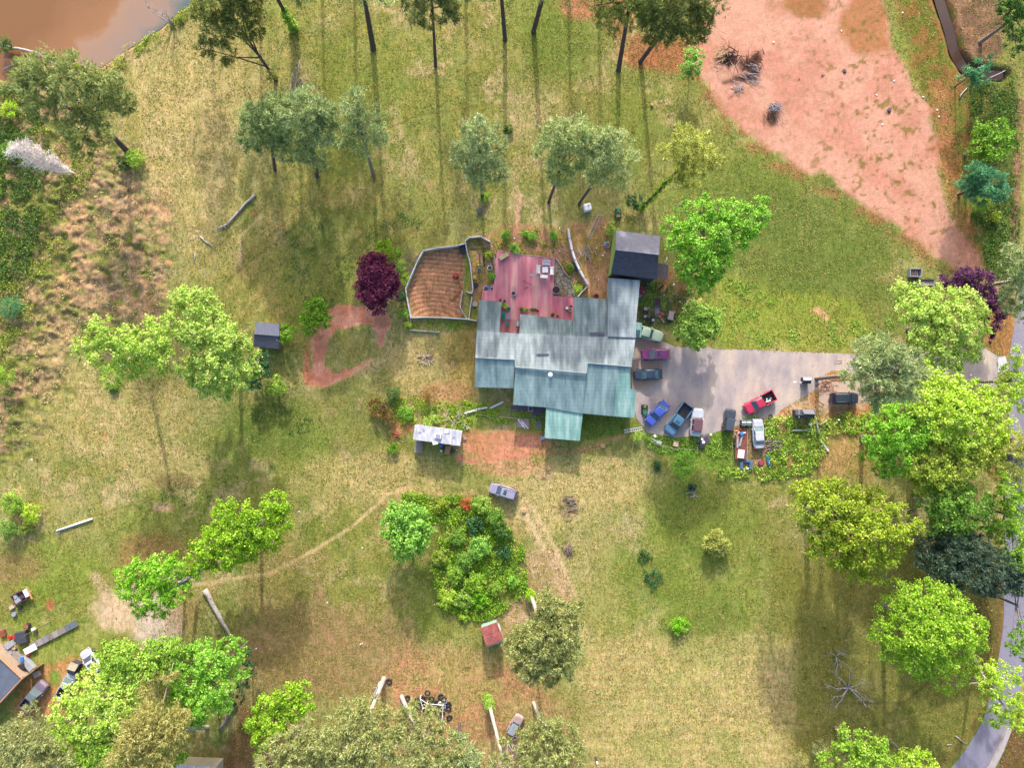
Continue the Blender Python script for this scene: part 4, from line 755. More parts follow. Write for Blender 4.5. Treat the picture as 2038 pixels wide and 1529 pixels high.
tree('blue-green feathery tree by the ditch', [(1945, 345, 22, 6), (1965, 365, 26, 6), (1930, 370, 20, 5), (1985, 380, 18, 5), (1940, 390, 18, 5)], 'bluegreen', tr=.2, dens=1.4, name='cedar_tree')
shrub('bright bush at the tip of the blue-green feathery tree', 1955, 405, 18, 'bright', 2.4)
tree('thin bluish sapling over the end of the creek', [(1935, 135, 20, 5), (1950, 150, 20, 5), (1925, 160, 18, 4.5), (1960, 125, 14, 5)], 'bluegreen', tr=.1, dens=.6)
shrub('yellow-green bush south of the ditch trees', 1982, 432, 11, 'gold', 1.0)
# bottom right corner
tree('lime tree at the bottom edge, its left crown lobe', [(1690, 1465, 24, 8), (1720, 1490, 28, 8), (1680, 1500, 26, 8), (1750, 1480, 18, 7), (1720, 1520, 30, 8), (1755, 1515, 26, 8), (1645, 1515, 20, 7)], 'bright', tr=.26, bark='grey')
tree('lime tree at the bottom edge right of its neighbour', [(1810, 1505, 22, 7), (1790, 1525, 24, 7), (1835, 1520, 24, 7), (1850, 1530, 20, 7)], 'lime', tr=.2)
shrub('tan dry bush at the bottom edge left of the lime trees', 1590, 1512, 20, 'tan', 2.4, dens=1)
shrub('olive dry bush beside the tan one', 1630, 1490, 16, 'olive', 2.4, dens=1)
# left edge
for x, y, r, h, m_, d_ in [(8, 748, 22, 4, 'bright', 'bright bush cut by the left edge at mid height'), (25, 1000, 26, 3, 'bright', 'bright bush at the left edge, uppermost of the lower cluster'), (62, 1022, 22, 2.5, 'lime', 'lime bush right of the bright bush at the left edge'), (15, 1055, 24, 3, 'mid', 'dark bush below the bright bush at the left edge'), (52, 1052, 12, 1.6, 'gold', 'small yellowish bush south of the lime bush'), (20, 610, 26, 2, 'bluegreen', 'bluish feathery bush at the left edge'), (18, 300, 22, 2.2, 'mid', 'bush at the left edge above the white bare tree'), (20, 220, 20, 2, 'lime', 'yellow-green bush at the left edge below the pond corner'), (8, 90, 20, 3, 'dark', 'dark bush on the west bank of the pond'), (150, 130, 8, .6, 'gold', 'small tuft bush under the pond corner')]:
    shrub(d_, x, y, r, m_, h)
shrub('small yellow-green bush on the pond bank near the dead tree', 357, 37, 7, 'gold', .8)
shrub('dark rounded tussock on the west meadow', 226, 775, 9, 'dark', .7)

# bare trees
def bare(label, root_xy, tips, mat, name='dead_tree', z0=0, cat='tree', r0=.12, sub=3, z1=3.0, spread=1.0, wisps=0, group=None):
    b = P(*root_xy); o = empty(name, b, 0, label, cat, group); mb = MB(); loc = []
    for t in tips:
        zt = t[2] if len(t) > 2 else z1; e = P(t[0], t[1], zt) - b; m_ = e * .5 + Vector((R.normal() * .25, R.normal() * .25, .2))
        mb.tube([(0, 0, z0), m_ * .5, m_, e], [r0, r0 * .8, r0 * .55, .02], 5)
        for _ in range(sub):
            s_ = m_.lerp(e, R.uniform(0, .8)); d_ = e.normalized() * R.uniform(.6, 1.5) + Vector(R.normal(size=3)) * .55 * spread
            mb.tube([s_, s_ + d_ * .5 + Vector(R.normal(size=3)) * .1, s_ + d_], [r0 * .3, r0 * .2, .012], 4); loc.append(s_ + d_)
            for _k in range(2):
                d2 = d_ * .4 + Vector(R.normal(size=3)) * .3; mb.tube([s_ + d_ * .5, s_ + d_ * .5 + d2], [r0 * .16, .01], 3)
    mb.build('branches', mat, o, off=(0, 0, 0), smooth=True); return o
silver = simple('silver_wood', C(196, 188, 190), .9, .15, 6); greyw = simple('grey_wood', C(150, 136, 132), .9, .2, 5)
bare('bare silver branches of a dead tree leaning over the pond', (345, 50), [(318, 18, 3), (292, 12, 3.5), (350, 28, 2), (330, 30, 2.5), (306, 20, 3)], silver)
bare('large fallen grey crown lying in the east lawn shade', (1688, 1370), [(1640, 1362, 1), (1655, 1388, 1), (1660, 1410, .8), (1722, 1392, 1), (1715, 1360, 1), (1690, 1342, 1.2), (1662, 1345, 1), (1726, 1408, .6), (1705, 1375, .8), (1670, 1370, .6)], silver, 'fallen_branches', cat='fallen branches', r0=.11, sub=4)
bare('smaller fallen grey branch north of the large fallen crown', (1663, 1308), [(1650, 1300, .8), (1676, 1318, .8), (1655, 1330, .8), (1671, 1295, 1), (1668, 1325, .6), (1681, 1304, .6)], silver, 'fallen_branches', cat='fallen branches', r0=.08)
bare('dead white limb sticking out of the light green tree', (372, 1152), [(420, 1118, 9), (395, 1140, 9), (400, 1160, 9), (385, 1165, 9)], silver, 'dead_limb', z0=8.2, cat='dead limb', r0=.16)
bare('dead silver branch lying upright in the grass by the forked pine', (584, 198), [(597, 118, .5), (590, 150, .4), (603, 158, .4), (582, 146, .5)], silver, 'fallen_branch', cat='fallen branch', r0=.12, sub=5)
bare('tangle of pale dead limbs under the dead topped pine', (1010, 1480), [(990, 1470, 2), (1040, 1490, 2), (1030, 1510, 2), (1000, 1520, 2), (1045, 1460, 2), (1025, 1465, 3)], silver, 'fallen_branches', cat='fallen branches', r0=.1)
# pale feathery bare tree on the marsh
o = empty('bare_tree', P(150, 345), 0, 'pale white feathery bare tree lying across the marsh growth', 'tree'); b0 = P(150, 345)
mb = MB(); tipp = P(30, 296, 6) - b0; mb.tube([(0, 0, 0), tipp * .4, tipp], [.16, .1, .02], 6); tw = []
for i in range(230):
    t = R.uniform(.08, 1); s_ = tipp * t; wdt = 2.5 * math.sin(math.pi * min(.98, .12 + .85 * (1 - t) ** .7)); a = R.uniform(0, 6.28)
    e = s_ + tipp.normalized() * R.uniform(.5, 1.2) + Vector((.45 * math.cos(a), math.cos(a), abs(math.sin(a)) * .5)) * wdt * 1.0 * R.uniform(.4, 1)
    mb.tube([s_, s_.lerp(e, .6) + Vector(R.normal(size=3)) * .12, e], [.035, .025, .008], 3)
    for k in range(8): tw.append(s_.lerp(e, R.uniform(.3, 1.0)))
mb.build('trunk', simple('white_twig', C(220, 210, 208, .9), .9, .06, 6), o)
tw = np.array([tuple(v) for v in tw]); tw = np.repeat(tw, 3, 0) + R.normal(size=(len(tw) * 3, 3)) * .22
quads('twigs', rhomb(tw, unit(R.normal(size=(len(tw), 3)) + np.array([0, .2, .8])), .5, .035), simple('white_twig', None), o)

# ground cover
def in_poly(pts, x, y):
    ins = np.zeros(len(x), bool); n = len(pts)
    for i in range(n):
        ax, ay = pts[i]; bx, by = pts[(i + 1) % n]
        if ay != by: ins ^= ((ay > y) != (by > y)) & (x < (bx - ax) * (y - ay) / (by - ay) + ax)
    return ins
def weeds(name, label, polys, mat, n, h=.35, size=.28, thr=.5, scale=16, seed=3, up=.6):
    vs = []
    for pts in polys:
        xs = [p[0] for p in pts]; ys = [p[1] for p in pts]; area = (max(xs) - min(xs)) * (max(ys) - min(ys)); k = int(n * area / 10000)
        x = R.uniform(min(xs), max(xs), k); y = R.uniform(min(ys), max(ys), k)
        keep = in_poly(pts, x + 30 * (fb(x, y, 34, 2, 3) - .5), y + 30 * (fb(x, y, 31, 9, 3) - .5)) & (fb(x, y, scale, seed, 3) + R.normal(size=k) * .03 > thr); x = x[keep]; y = y[keep]
        c = np.stack([(x - CX) / S, -(y - CY) / S, R.rand(len(x)) * h + .03], 1)
        vs.append(rhomb(c, unit(R.normal(size=(len(c), 3)) * .8 + np.array([0, .2, up])), size * R.uniform(.6, 1.3, len(c)), size * .5))
    o = quads(name, np.concatenate(vs), lmat(mat), None); return tag(o, label, 'ground cover', kind='stuff')
MP = [(-20, 170), (60, 160), (110, 250), (250, 330), (330, 500), (320, 620), (150, 690), (70, 880), (-20, 900)]
weeds('marsh_weeds', 'yellow-green weeds along the left edge of the marshy ground', [[(-20, 170), (60, 160), (150, 250), (200, 330), (140, 430), (90, 560), (40, 700), (-20, 760)]], 'gold', 2200, .35, .3, .55, 26, 3)
weeds('marsh_weeds', 'dark green weeds between the yellow ones on the marsh', [[(-20, 170), (60, 160), (100, 300), (90, 420), (60, 560), (-20, 560)]], 'dark', 3400, .5, .34, .46, 26, 7)
weeds('dry_grass', 'tufts of dry tan grass on the marshy ground', [MP], 'tan', 1500, .12, .3, .53, 12, 9)
TP = [(800, 980), (960, 985), (1045, 1080), (1050, 1190), (970, 1235), (880, 1220), (850, 1130), (870, 1060), (800, 1000)]
weeds('undergrowth', 'mixed green undergrowth covering the thicket', [TP], 'bright', 4200, .6, .3, .44, 16, 5)
weeds('undergrowth', 'darker undergrowth in the thicket', [TP], 'mid', 3200, .6, .3, .5, 22, 8)
HP = [[(1470, 835), (1540, 832), (1560, 826), (1640, 828), (1740, 815), (1760, 860), (1640, 870), (1645, 900), (1600, 945), (1520, 962), (1470, 958), (1420, 948), (1440, 935), (1480, 938), (1528, 930), (1522, 850)]]
weeds('weeds', 'rank yellow-green weeds round the junk by the parking area', HP, 'lime', 3600, .5, .3, .44, 16, 2)
weeds('weeds', 'darker weeds round the junk by the parking area', HP, 'mid', 3000, .45, .3, .50, 14, 6)
weeds('weeds', 'green weeds along the front of the parked cars', [[(1262, 862), (1300, 872), (1345, 874), (1400, 872), (1455, 862), (1465, 905), (1440, 915), (1350, 905), (1290, 890)]], 'bright', 4200, .35, .26, .42, 14, 4)
weeds('weeds', 'green weeds in the yard between the house and the bright tree', [[(1272, 565), (1340, 560), (1400, 600), (1370, 660), (1330, 640), (1290, 660), (1272, 640)]], 'dark', 3800, .25, .24, .42, 14, 9)
weeds('weeds', 'weeds round the plot pen and the trailer home garden', [[(822, 635), (930, 640), (935, 655), (820, 658)], [(745, 790), (900, 800), (1010, 815), (1075, 830), (1075, 850), (940, 826), (930, 856), (830, 845), (750, 830)], [(1070, 820), (1085, 820), (1080, 870), (1066, 860)]], 'bright', 4200, .35, .26, .44, 14, 12)
weeds('garden_plants', 'low yellow-green garden plants north of the deck', [[(940, 470), (1000, 450), (1120, 455), (1135, 500), (1160, 580), (1150, 590), (1110, 515), (990, 500), (960, 575), (940, 560)]], 'gold', 3000, .3, .24, .56, 14, 12)
weeds('weeds', 'green clumps on the lawn north of the driveway', [[(1380, 600), (1560, 640), (1780, 640), (1770, 692), (1400, 688)], [(1440, 540), (1560, 600), (1500, 640), (1430, 620)]], 'vivid', 1500, .15, .26, .53, 20, 10)
weeds('weeds', 'grass tufts along the pond bank', [[(185, 140), (240, 105), (322, 55), (378, 8), (400, 10), (340, 70), (250, 130), (200, 160)]], 'gold', 3000, .4, .3, .5, 14, 11)
weeds('roadside_weeds', 'dark growth along the ditch in the upper right', [[(1925, 150), (2026, 150), (2030, 480), (1990, 570), (1950, 520), (1925, 330)]], 'dark', 1600, .4, .35, .48, 20, 12)
weeds('clover', 'green clover clumps west of the plot', [[(560, 430), (700, 400), (860, 440), (830, 480), (700, 560), (640, 620), (560, 580)], [(330, 950), (470, 960), (420, 1010), (300, 1010)], [(500, 770), (620, 770), (640, 860), (500, 880)]], 'dark', 1300, .12, .26, .56, 26, 5)

def lawn(name, label, mat_cols, n, size, h, thr, scale, seed, up):
    x = R.uniform(-20, 2058, n); y = R.uniform(-20, 1549, n)
    ix = np.clip(np.searchsorted(gx, (x - CX) / S), 0, len(gx) - 1); iy = np.clip(np.searchsorted(gy, -(y - CY) / S), 0, len(gy) - 1)
    keep = (excl[iy, ix] < .3) & (fb(x, y, scale, seed, 3) + R.normal(size=n) * .06 > thr); x, y, ix, iy = x[keep], y[keep], ix[keep], iy[keep]
    c = np.stack([(x - CX) / S, -(y - CY) / S, hgt[iy, ix] + .02 + R.rand(len(x)) * h], 1)
    o = quads(name, rhomb(c, unit(R.normal(size=(len(c), 3)) * .6 + np.array([0, .1, up])), size * R.uniform(.5, 1.4, len(c)), size * .4), leaf_mat('lawn_' + label[:6], *mat_cols, k=1.25), None); return tag(o, label, 'grass', kind='stuff')
lawn('lawn_grass', 'olive grass blades covering the lawns', ((132, 136, 62), (196, 186, 116)), 330000, .24, .04, .40, 22, 3, 1.0)
lawn('lawn_grass', 'straw coloured dry blades among the lawn grass', ((190, 168, 110), (226, 200, 156)), 120000, .26, .03, .50, 30, 9, 1.4)
lawn('lawn_weeds', 'bright green clover leaves in clumps on the lawn', ((96, 132, 50), (150, 176, 80)), 150000, .22, .05, .60, 16, 6, 1.0)
# ------------------------------------------------------------------ buildings
def roof_mat(name, a, b_, c_, streak=.5, ribs=1.0, rot=0.0, dark=.0):
    m, n, b = base_mat(name)
    v1 = coords(n, (1.1, .10, 1), rot=(0, 0, rot)); v = coords(n, (1, 1, 1), rot=(0, 0, rot))
    f = noise(n, v1, 1.0, 5, .6); g = noise(n, v, .35, 4, .6); h = noise(n, coords(n, (7, .5, 1), rot=(0, 0, rot)), 1.0, 3, .6)
    x = ramp(n, f, [(.36, C(*a)), (.5, C(*b_)), (.64, C(*c_))])
    x = mixc(n, 1, x, ramp(n, g, [(.3, (.80, .82, .84, 1)), (.7, (1.16, 1.16, 1.16, 1))]), 'MULTIPLY')
    x = mixc(n, 1, x, ramp(n, h, [(.3, (.88, .9, .9, 1)), (.7, (1.1, 1.1, 1.1, 1))]), 'MULTIPLY')
    w1 = N(n, "ShaderNodeTexWave", wave_type='BANDS', bands_direction='Y', i_Scale=.55 * ribs, i_Distortion=.3); n.links.new(v, w1.inputs['Vector'])
    x = mixc(n, .5, x, ramp(n, w1.outputs['Fac'], [(.0, (.86, .88, .9, 1)), (.3, (1, 1, 1, 1)), (1, (1.03, 1.03, 1.03, 1))]), 'MULTIPLY')
    n.links.new(x, b.inputs['Base Color']); b.inputs['Roughness'].default_value = .6; b.inputs['Metallic'].default_value = .0
    w2 = N(n, "ShaderNodeTexWave", wave_type='BANDS', bands_direction='X', i_Scale=1.6, i_Distortion=.1); n.links.new(v, w2.inputs['Vector'])
    bp = N(n, "ShaderNodeBump", i_Strength=.25, i_Distance=.03); n.links.new(w2.outputs['Fac'], bp.inputs['Height']); n.links.new(bp.outputs[0], b.inputs['Normal'])
    return m
M = {
 'rgray': roof_mat('roof_grey', (126, 140, 142), (160, 172, 174), (196, 206, 208)), 'rdark': roof_mat('roof_dark', (96, 114, 116), (128, 146, 146), (164, 178, 176)),
 'rteal': roof_mat('roof_teal', (120, 148, 148), (144, 172, 172), (170, 196, 192)), 'rteal2': roof_mat('roof_bright_teal', (130, 176, 168), (152, 196, 186), (194, 224, 214)),
 'wall': simple('house_wall', C(206, 196, 178), .85, .08, 2), 'wood': simple('brown_wood', C(150, 112, 84), .85, .2, 4, stretch=(1, 6, 1)), 'deckwood': simple('grey_deck', C(166, 156, 154), .9, .15, 5, stretch=(1, 5, 1)),
 'white': simple('white_paint', C(246, 246, 248, 1.4), .5, .05, 3), 'whiteroof': simple('white_roof', C(186, 186, 200), .7, .12, 1.6, stretch=(1.6, .5, 1), c2=C(240, 240, 246)), 'black': simple('black_rubber', C(46, 46, 54), .75, .25, 6), 'dark': simple('dark_paint', C(70, 74, 86), .6, .2, 4),
 'glass': simple('glass_dark', C(70, 104, 110), .12, .25, 1.5), 'red': simple('red_paint', C(226, 44, 54), .45, .12, 3), 'blue': simple('blue_plastic', C(70, 140, 220), .45, .12, 3), 'green': simple('green_paint', C(56, 150, 90), .5, .15, 3),
 'teal': simple('teal_fabric', C(26, 160, 140), .7, .1, 6), 'grey': simple('grey_metal', C(176, 180, 192), .5, .12, 4), 'fence': simple('weathered_white_boards', C(236, 234, 240, 1.6), .85, .12, 3), 'shingle': simple('shingle', C(74, 80, 96), .9, .2, 2.2, bump=.3),
 'shinglelite': simple('shingle_lit', C(166, 164, 182), .9, .12, 1.5, bump=.3), 'yellow': simple('yellow_paint', C(226, 190, 60), .5, .1, 3), 'tan': simple('plywood', C(226, 196, 150), .85, .1, 4), 'orange': simple('raw_lumber', C(228, 160, 110), .85, .12, 4),
 'terracotta': simple('terracotta', C(190, 100, 76), .85, .15, 6), 'brown': simple('dark_soil', C(76, 48, 56), .95, .3, 9), 'rust': simple('rust', C(150, 84, 66), .9, .3, 4), 'lightwood': simple('light_plank', C(216, 192, 180), .85, .12, 4), 'pink': simple('magenta_plastic', C(220, 50, 110), .5, .1, 4), 'moss': simple('moss', C(130, 180, 70), .95, .2, 5),
}
def part_label(o, l): o['label'] = l; return o
def win(root, name, c, sx, sy, sz, mat='glass'):
    """window: frame with a pane; c centre, thin in the axis whose size is smallest"""
    fr = MB().box(c, (sx, sy, sz)).build(name, M['white'], root)
    k = (1.25, .86) if sx < sy else (.86, 1.25)
    MB().box(c, (sx * k[0], sy * k[1], sz * .84)).build('pane', M[mat], fr); return fr
house = empty('house', P(1105, 700), 0, 'sprawling one-storey house with patched grey and teal metal roofs', 'house'); HO = house.location
def hpoly(pts): return [tuple(P(x, y, z) - HO) for x, y, z in pts]
def roof_piece(pts, mat, lab=None, thick=.14, wall_in=.35, name='roof', wall=True, lift=0.0):
    q = hpoly(pts); q = [(a, b, c + lift) for a, b, c in q]
    o = MB().prism([(a, b) for a, b, c in q], [c - thick for a, b, c in q], [c for a, b, c in q]).build(name, M[mat], house)
    if lab: o['label'] = lab
    if wall:
        cx = sum(a[0] for a in q) / len(q); cy = sum(a[1] for a in q) / len(q); w_ = []
        for a, b, c in q:
            d = math.hypot(a - cx, b - cy); k = (d - wall_in * 1.3) / d; w_.append((cx + (a - cx) * k, cy + (b - cy) * k, c - thick - .02))
        MB().prism([(a, b) for a, b, c in w_], [-.1] * len(w_), [c - .05 for a, b, c in w_]).build('wall', M['wall'], house)
    return o
zN = lambda y: 3.5 + (y - 660) * .0135
roof_piece([(954, 597, 2.9), (998, 601, 2.9), (994, 662, 3.53), (949, 658, 3.48)], 'rdark', 'grey roof over the west wing beside the deck', lift=-.03)
roof_piece([(949, 658, zN(658)), (1034, 664, zN(664)), (1139, 668, zN(668)), (1209, 670, zN(670)), (1265, 672, zN(672)), (1257, 729, zN(729)), (1169, 722, zN(722)), (1167, 742, zN(742)), (1026, 730, zN(730)), (1025, 716, zN(716)), (946, 712, zN(712))], 'rgray', 'large central grey roof')
roof_piece([(1035, 625, 3.0), (1140, 638, 3.0), (1139, 668, 3.52), (1034, 664, 3.5)], 'rdark', 'dark strip roof along the deck', lift=-.03)
roof_piece([(1143, 591, 3.0), (1210, 596, 3.0), (1209, 670, 3.60), (1139, 668, 3.58)], 'rdark', 'dark streaked roof north of centre', lift=-.03)
roof_piece([(1210, 553, 3.2), (1274, 558, 3.2), (1267, 626, 3.55), (1265, 672, 3.8), (1209, 670, 3.8)], 'rgray', 'grey roof of the north-east wing', lift=.1)
roof_piece([(946, 712, 4.2), (1025, 716, 4.24), (1022, 773, 3.2), (945, 771, 3.2)], 'rteal', 'teal roof at the south-west corner', lift=.05)
roof_piece([(1026, 730, 4.42), (1167, 742, 4.52), (1160, 824, 3.15), (1087, 811, 3.2), (1021, 806, 3.2)], 'rteal', 'central teal roof', lift=.05)
roof_piece([(1169, 722, 4.34), (1257, 729, 4.4), (1254, 744, 4.15), (1228, 743, 4.2), (1222, 829, 3.1), (1160, 823, 3.1), (1167, 742, 4.0)], 'rteal', 'east teal roof', lift=.08)
roof_piece([(1228, 743, 4.2), (1254, 744, 4.15), (1255, 775, 3.75), (1266, 776, 3.75), (1262, 832, 3.05), (1222, 829, 3.1)], 'rteal2', 'bright pale teal roof strip by the parking area', lift=.14)
roof_piece([(1087, 811, 3.05), (1160, 824, 3.0), (1154, 878, 2.7), (1084, 872, 2.7)], 'rteal2', 'bright teal porch roof at the south', lift=.0)
po = roof_piece([(1264, 641, 2.9), (1278, 643, 2.75), (1276, 671, 2.75), (1263, 671, 2.9)], 'rteal2', 'small carport awning roof', wall=False)
MB().prism([tuple((P(x, y, 2.8) - HO)[:2]) for x, y in ((1265, 657), (1274, 657), (1273, 668), (1264, 668))], 2.9, 3.0).build('skylight', M['glass'], house)
for pts in ([(946, 712), (1025, 716), (1026, 731), (1167, 743), (1169, 723), (1257, 730)],):
    for i in range(len(pts) - 1):
        a = P(pts[i][0], pts[i][1], zN(pts[i][1]) + .17) - HO; b = P(pts[i + 1][0], pts[i + 1][1], zN(pts[i + 1][1]) + .17) - HO
        MB().tube([a, b], .10, 6).build('ridge_cap', simple('ridge', C(158, 174, 180), .5, .08, 3), house)
c = P(1095, 746, 4.3) - HO
v_ = MB().cyl(c, .28, .45, 14).build('roof_vent', M['grey'], house); MB().cyl(c + Vector((0, 0, .45)), .36, .08, 14, .1).build('cap', M['white'], v_)
MB().box(P(1188, 664, 3.75) - HO + Vector((0, 0, .08)), (2.4, .35, .1), .02).build('roof_patch', simple('tar', C(112, 110, 128), .9, .2, 5), house)
MB().box(P(1080, 706, 4.2) - HO + Vector((0, 0, .04)), (1.9, .28, .06), 0).build('roof_patch', simple('tar', None), house)
for x, y, nm in ((1000, 771, 's'), (970, 770, 's'), (1050, 808, 's'), (1200, 826, 's'), (1240, 829, 's')): win(house, 'window', P(x, y, 0) - HO + Vector((0, .34, 1.5)), 1.2, .1, 1.0)
d_ = MB().box(P(1262, 700) - HO + Vector((-.42, 0, 1.05)), (.12, 2.6, 2.1)).build('garage_door', M['white'], house); MB().box(P(1262, 700) - HO + Vector((-.34, 0, .9)), (.05, .3, .06)).build('handle', M['dark'], d_)
d_ = MB().box(P(1120, 874) - HO + Vector((0, .34, 1.0)), (.95, .12, 2.0)).build('door', M['wood'], house); MB().cyl(P(1120, 874) - HO + Vector((.35, .26, 1.0)), .04, .06, 8, axis='y').build('handle', M['grey'], d_)

def gable(name, label, cat, A, B, Cc, D, E, F, ez, rz, m1, m2, wallm, over=.25, door=None, group=None):
    """A,B north eave; C,D ridge east,west ; E,F south eave (photo px).  order A nw,B ne,C re,D rw,E se,F sw"""
    ctr = P(sum(p[0] for p in (A, B, E, F)) / 4, sum(p[1] for p in (A, B, E, F)) / 4, ez); ctr.z = 0
    o = empty(name, ctr, 0, label, cat, group)
    q = {k: P(*p, z) - ctr for k, p, z in (('A', A, ez), ('B', B, ez), ('C', Cc, rz), ('D', D, rz), ('E', E, ez), ('F', F, ez))}
    for nm, ks, mt in (('n', 'ABCD', m1), ('s', 'DCEF', m2)):
        pts = [q[k] for k in ks]; MB().prism([(p.x, p.y) for p in pts], [p.z - .1 for p in pts], [p.z + (.0 if nm == 'n' else .002) for p in pts]).build('roof', mt, o)
    MB().tube([q['D'] + Vector((0, 0, .03)), q['C'] + Vector((0, 0, .03))], .09, 6).build('ridge_cap', mt if False else m1, o)
    w_ = []
    for k in 'ABEF':
        p = q[k]; d = math.hypot(p.x, p.y); w_.append((p.x * (d - over) / d, p.y * (d - over) / d))
    MB().prism(w_, 0, ez - .1).build('wall', wallm, o)
    for a, b, c in (('A', 'F', 'D'), ('B', 'E', 'C')):
        p = [q[a], q[b], q[c]]; dirv = Vector((-p[0].x - p[1].x, -p[0].y - p[1].y, 0)).normalized() * over
        t = [x + dirv for x in p]; MB().add([tuple(t[0] - Vector((0, 0, .12))), tuple(t[1] - Vector((0, 0, .12))), tuple(t[2] - Vector((0, 0, .14)))] + [tuple(x + dirv * .3 - Vector((0, 0, .12))) for x in t], [(0, 1, 2), (5, 4, 3), (0, 3, 4, 1), (1, 4, 5, 2), (2, 5, 3, 0)]).build('gable', wallm, o)
    s0, s1 = w_[3], w_[2]; m_ = ((s0[0] + s1[0]) / 2, (s0[1] + s1[1]) / 2)
    dr = MB().box((m_[0], m_[1] - .02, min(1.9, ez - .3) / 2), (min(.9, abs(s1[0] - s0[0]) * .4), .1, min(1.9, ez - .3)), math.atan2(s1[1] - s0[1], s1[0] - s0[0])).build('door', M['wood'], o)
    MB().box((m_[0] + .2, m_[1] - .1, min(.9, ez * .4)), (.06, .06, .06)).build('handle', M['dark'], dr)
    return o
grn = simple('green_siding', C(170, 206, 110), .85, .15, 3); gn2 = simple('pale_green_siding', C(160, 206, 184), .8, .1, 3)
barn = gable('barn', 'two-slope barn with shingles coloured sunlit pale on the north and shaded near black on the south', 'barn', (1226, 458), (1314, 470), (1311, 507), (1225, 497), (1307, 556), (1216, 544), 4.2, 5.6, M['shinglelite'], M['shingle'], grn, .15)  # sunlit and shaded slope painted as two shingle colours
q = [P(x, y, 2.4) - barn.location for x, y in ((1309, 524), (1331, 527), (1328, 556), (1306, 553))]
MB().prism([(p.x, p.y) for p in q], [2.35, 2.2, 2.2, 2.35], [2.45, 2.3, 2.3, 2.45]).build('lean_to_roof', simple('brown_shingle', C(112, 100, 108), .9, .2, 3), barn)
a, b = P(1307, 556, 4.2) - barn.location, P(1216, 544, 4.2) - barn.location; c_ = (a + b) / 2
MB().box((c_.x, c_.y + .09, 1.95), ((a - b).length * .94, .08, 3.9), math.atan2(a.y - b.y, a.x - b.x)).build('shade_panel', M['dark'], barn)  # dark panel added to paint shade onto the south wall
for p in (q[1], q[2]): MB().box((p.x - .15, p.y + (.15 if p.y < q[0].y - 1 else -.15), 1.1), (.1, .1, 2.2)).build('post', M['wood'], barn)
gable('garden_shed', 'small slate grey gabled shed between the lime tree and the ball of foliage', 'shed', (509, 641), (556, 645), (556, 669), (506, 665), (555, 695), (504, 690), 2.3, 3.0, simple('slate', C(104, 108, 130), .85, .12, 3), simple('slate2', C(96, 100, 122), .85, .12, 3), M['wood'], .15)
# red roofed shed
o = empty('red_roofed_shed', P(984, 1254), 0, 'leaning shed with a rusty red corrugated roof and pale green walls', 'shed'); oo = o.location
red = roof_mat('roof_red', (176, 84, 78), (204, 108, 100), (220, 130, 120), ribs=0.1, rot=.33)
q = [P(x, y, z) - oo for x, y, z in ((956, 1251, 3.4), (988, 1239, 3.6), (1000, 1267, 3.5), (1001, 1275, 3.4), (990, 1277, 3.3), (991, 1281, 3.3), (968, 1287, 3.2))]
MB().prism([(p.x, p.y) for p in q], [p.z - .08 for p in q], [p.z for p in q]).build('roof', red, o)
w_ = [P(x, y) - oo for x, y in ((959, 1243), (988, 1233), (1001, 1265), (972, 1275))]
MB().prism([(p.x, p.y) for p in w_], 0, [3.2, 3.3, 3.1, 3.0]).build('wall', gn2, o)
a, b = w_[1], w_[2]; mid = a.lerp(b, .45); ang = math.atan2(b.y - a.y, b.x - a.x)
dr = MB().box((mid.x + .06, mid.y + .03, .95), (.8, .08, 1.9), ang).build('door', M['white'], o); MB().box((mid.x + .13, mid.y + .1, .95), (.06, .06, .06)).build('handle', M['dark'], dr)
# rib battens of the red roof
rib = MB()
for i in range(15):
    t = (i + .5) / 15; a_ = q[0].lerp(q[6], t); b_ = q[1].lerp(q[3] if t > .5 else q[2], t)
    rib.tube([a_ + Vector((0, 0, .02)), b_ + Vector((0, 0, .02))], .035, 4)
rib.build('corrugation', red, o)
# trailer home with white roof
o = empty('trailer_home', P(873, 866), 0, 'narrow trailer home with a stained white roof in the garden', 'trailer home'); oo = o.location
q = [P(x, y, 2.9) - oo for x, y in ((826, 845), (920, 859), (916, 888), (822, 875))]
MB().prism([(p.x, p.y) for p in q], 2.8, 2.95).build('roof', M['whiteroof'], o)
MB().prism([(p.x * .97, p.y * .93) for p in q], .5, 2.8).build('wall', simple('trailer_siding', C(206, 206, 210), .6, .08, 2), o)
MB().prism([(p.x * .93, p.y * .86) for p in q], 0, .5).build('skirt', M['dark'], o)
ang = math.atan2(q[1].y - q[0].y, q[1].x - q[0].x)
c = P(872, 868, 3.0) - oo
ac = MB().box((c.x, c.y, 3.12), (1.0, .85, .34), ang).build('air_conditioner', M['white'], o, bevel=.06); MB().box((c.x, c.y, 3.31), (.7, .55, .03), ang).build('grille', M['grey'], ac)
for x, y, sx, sy in ((835, 861, .5, .25), (890, 863, .9, .1), (866, 882, .8, .5), (903, 871, .5, .3), (843, 856, .3, .5)): MB().box((P(x, y, 2.97) - oo), (sx, sy, .05), ang + .3).build('roof_patch', M['grey'] if y != 882 else M['white'], o)
for i, (x, y) in enumerate(((840, 877), (905, 886))):
    p = P(x, y) - oo; win(o, 'window', (p.x, p.y + .12, 1.8), .9, .1, .6)
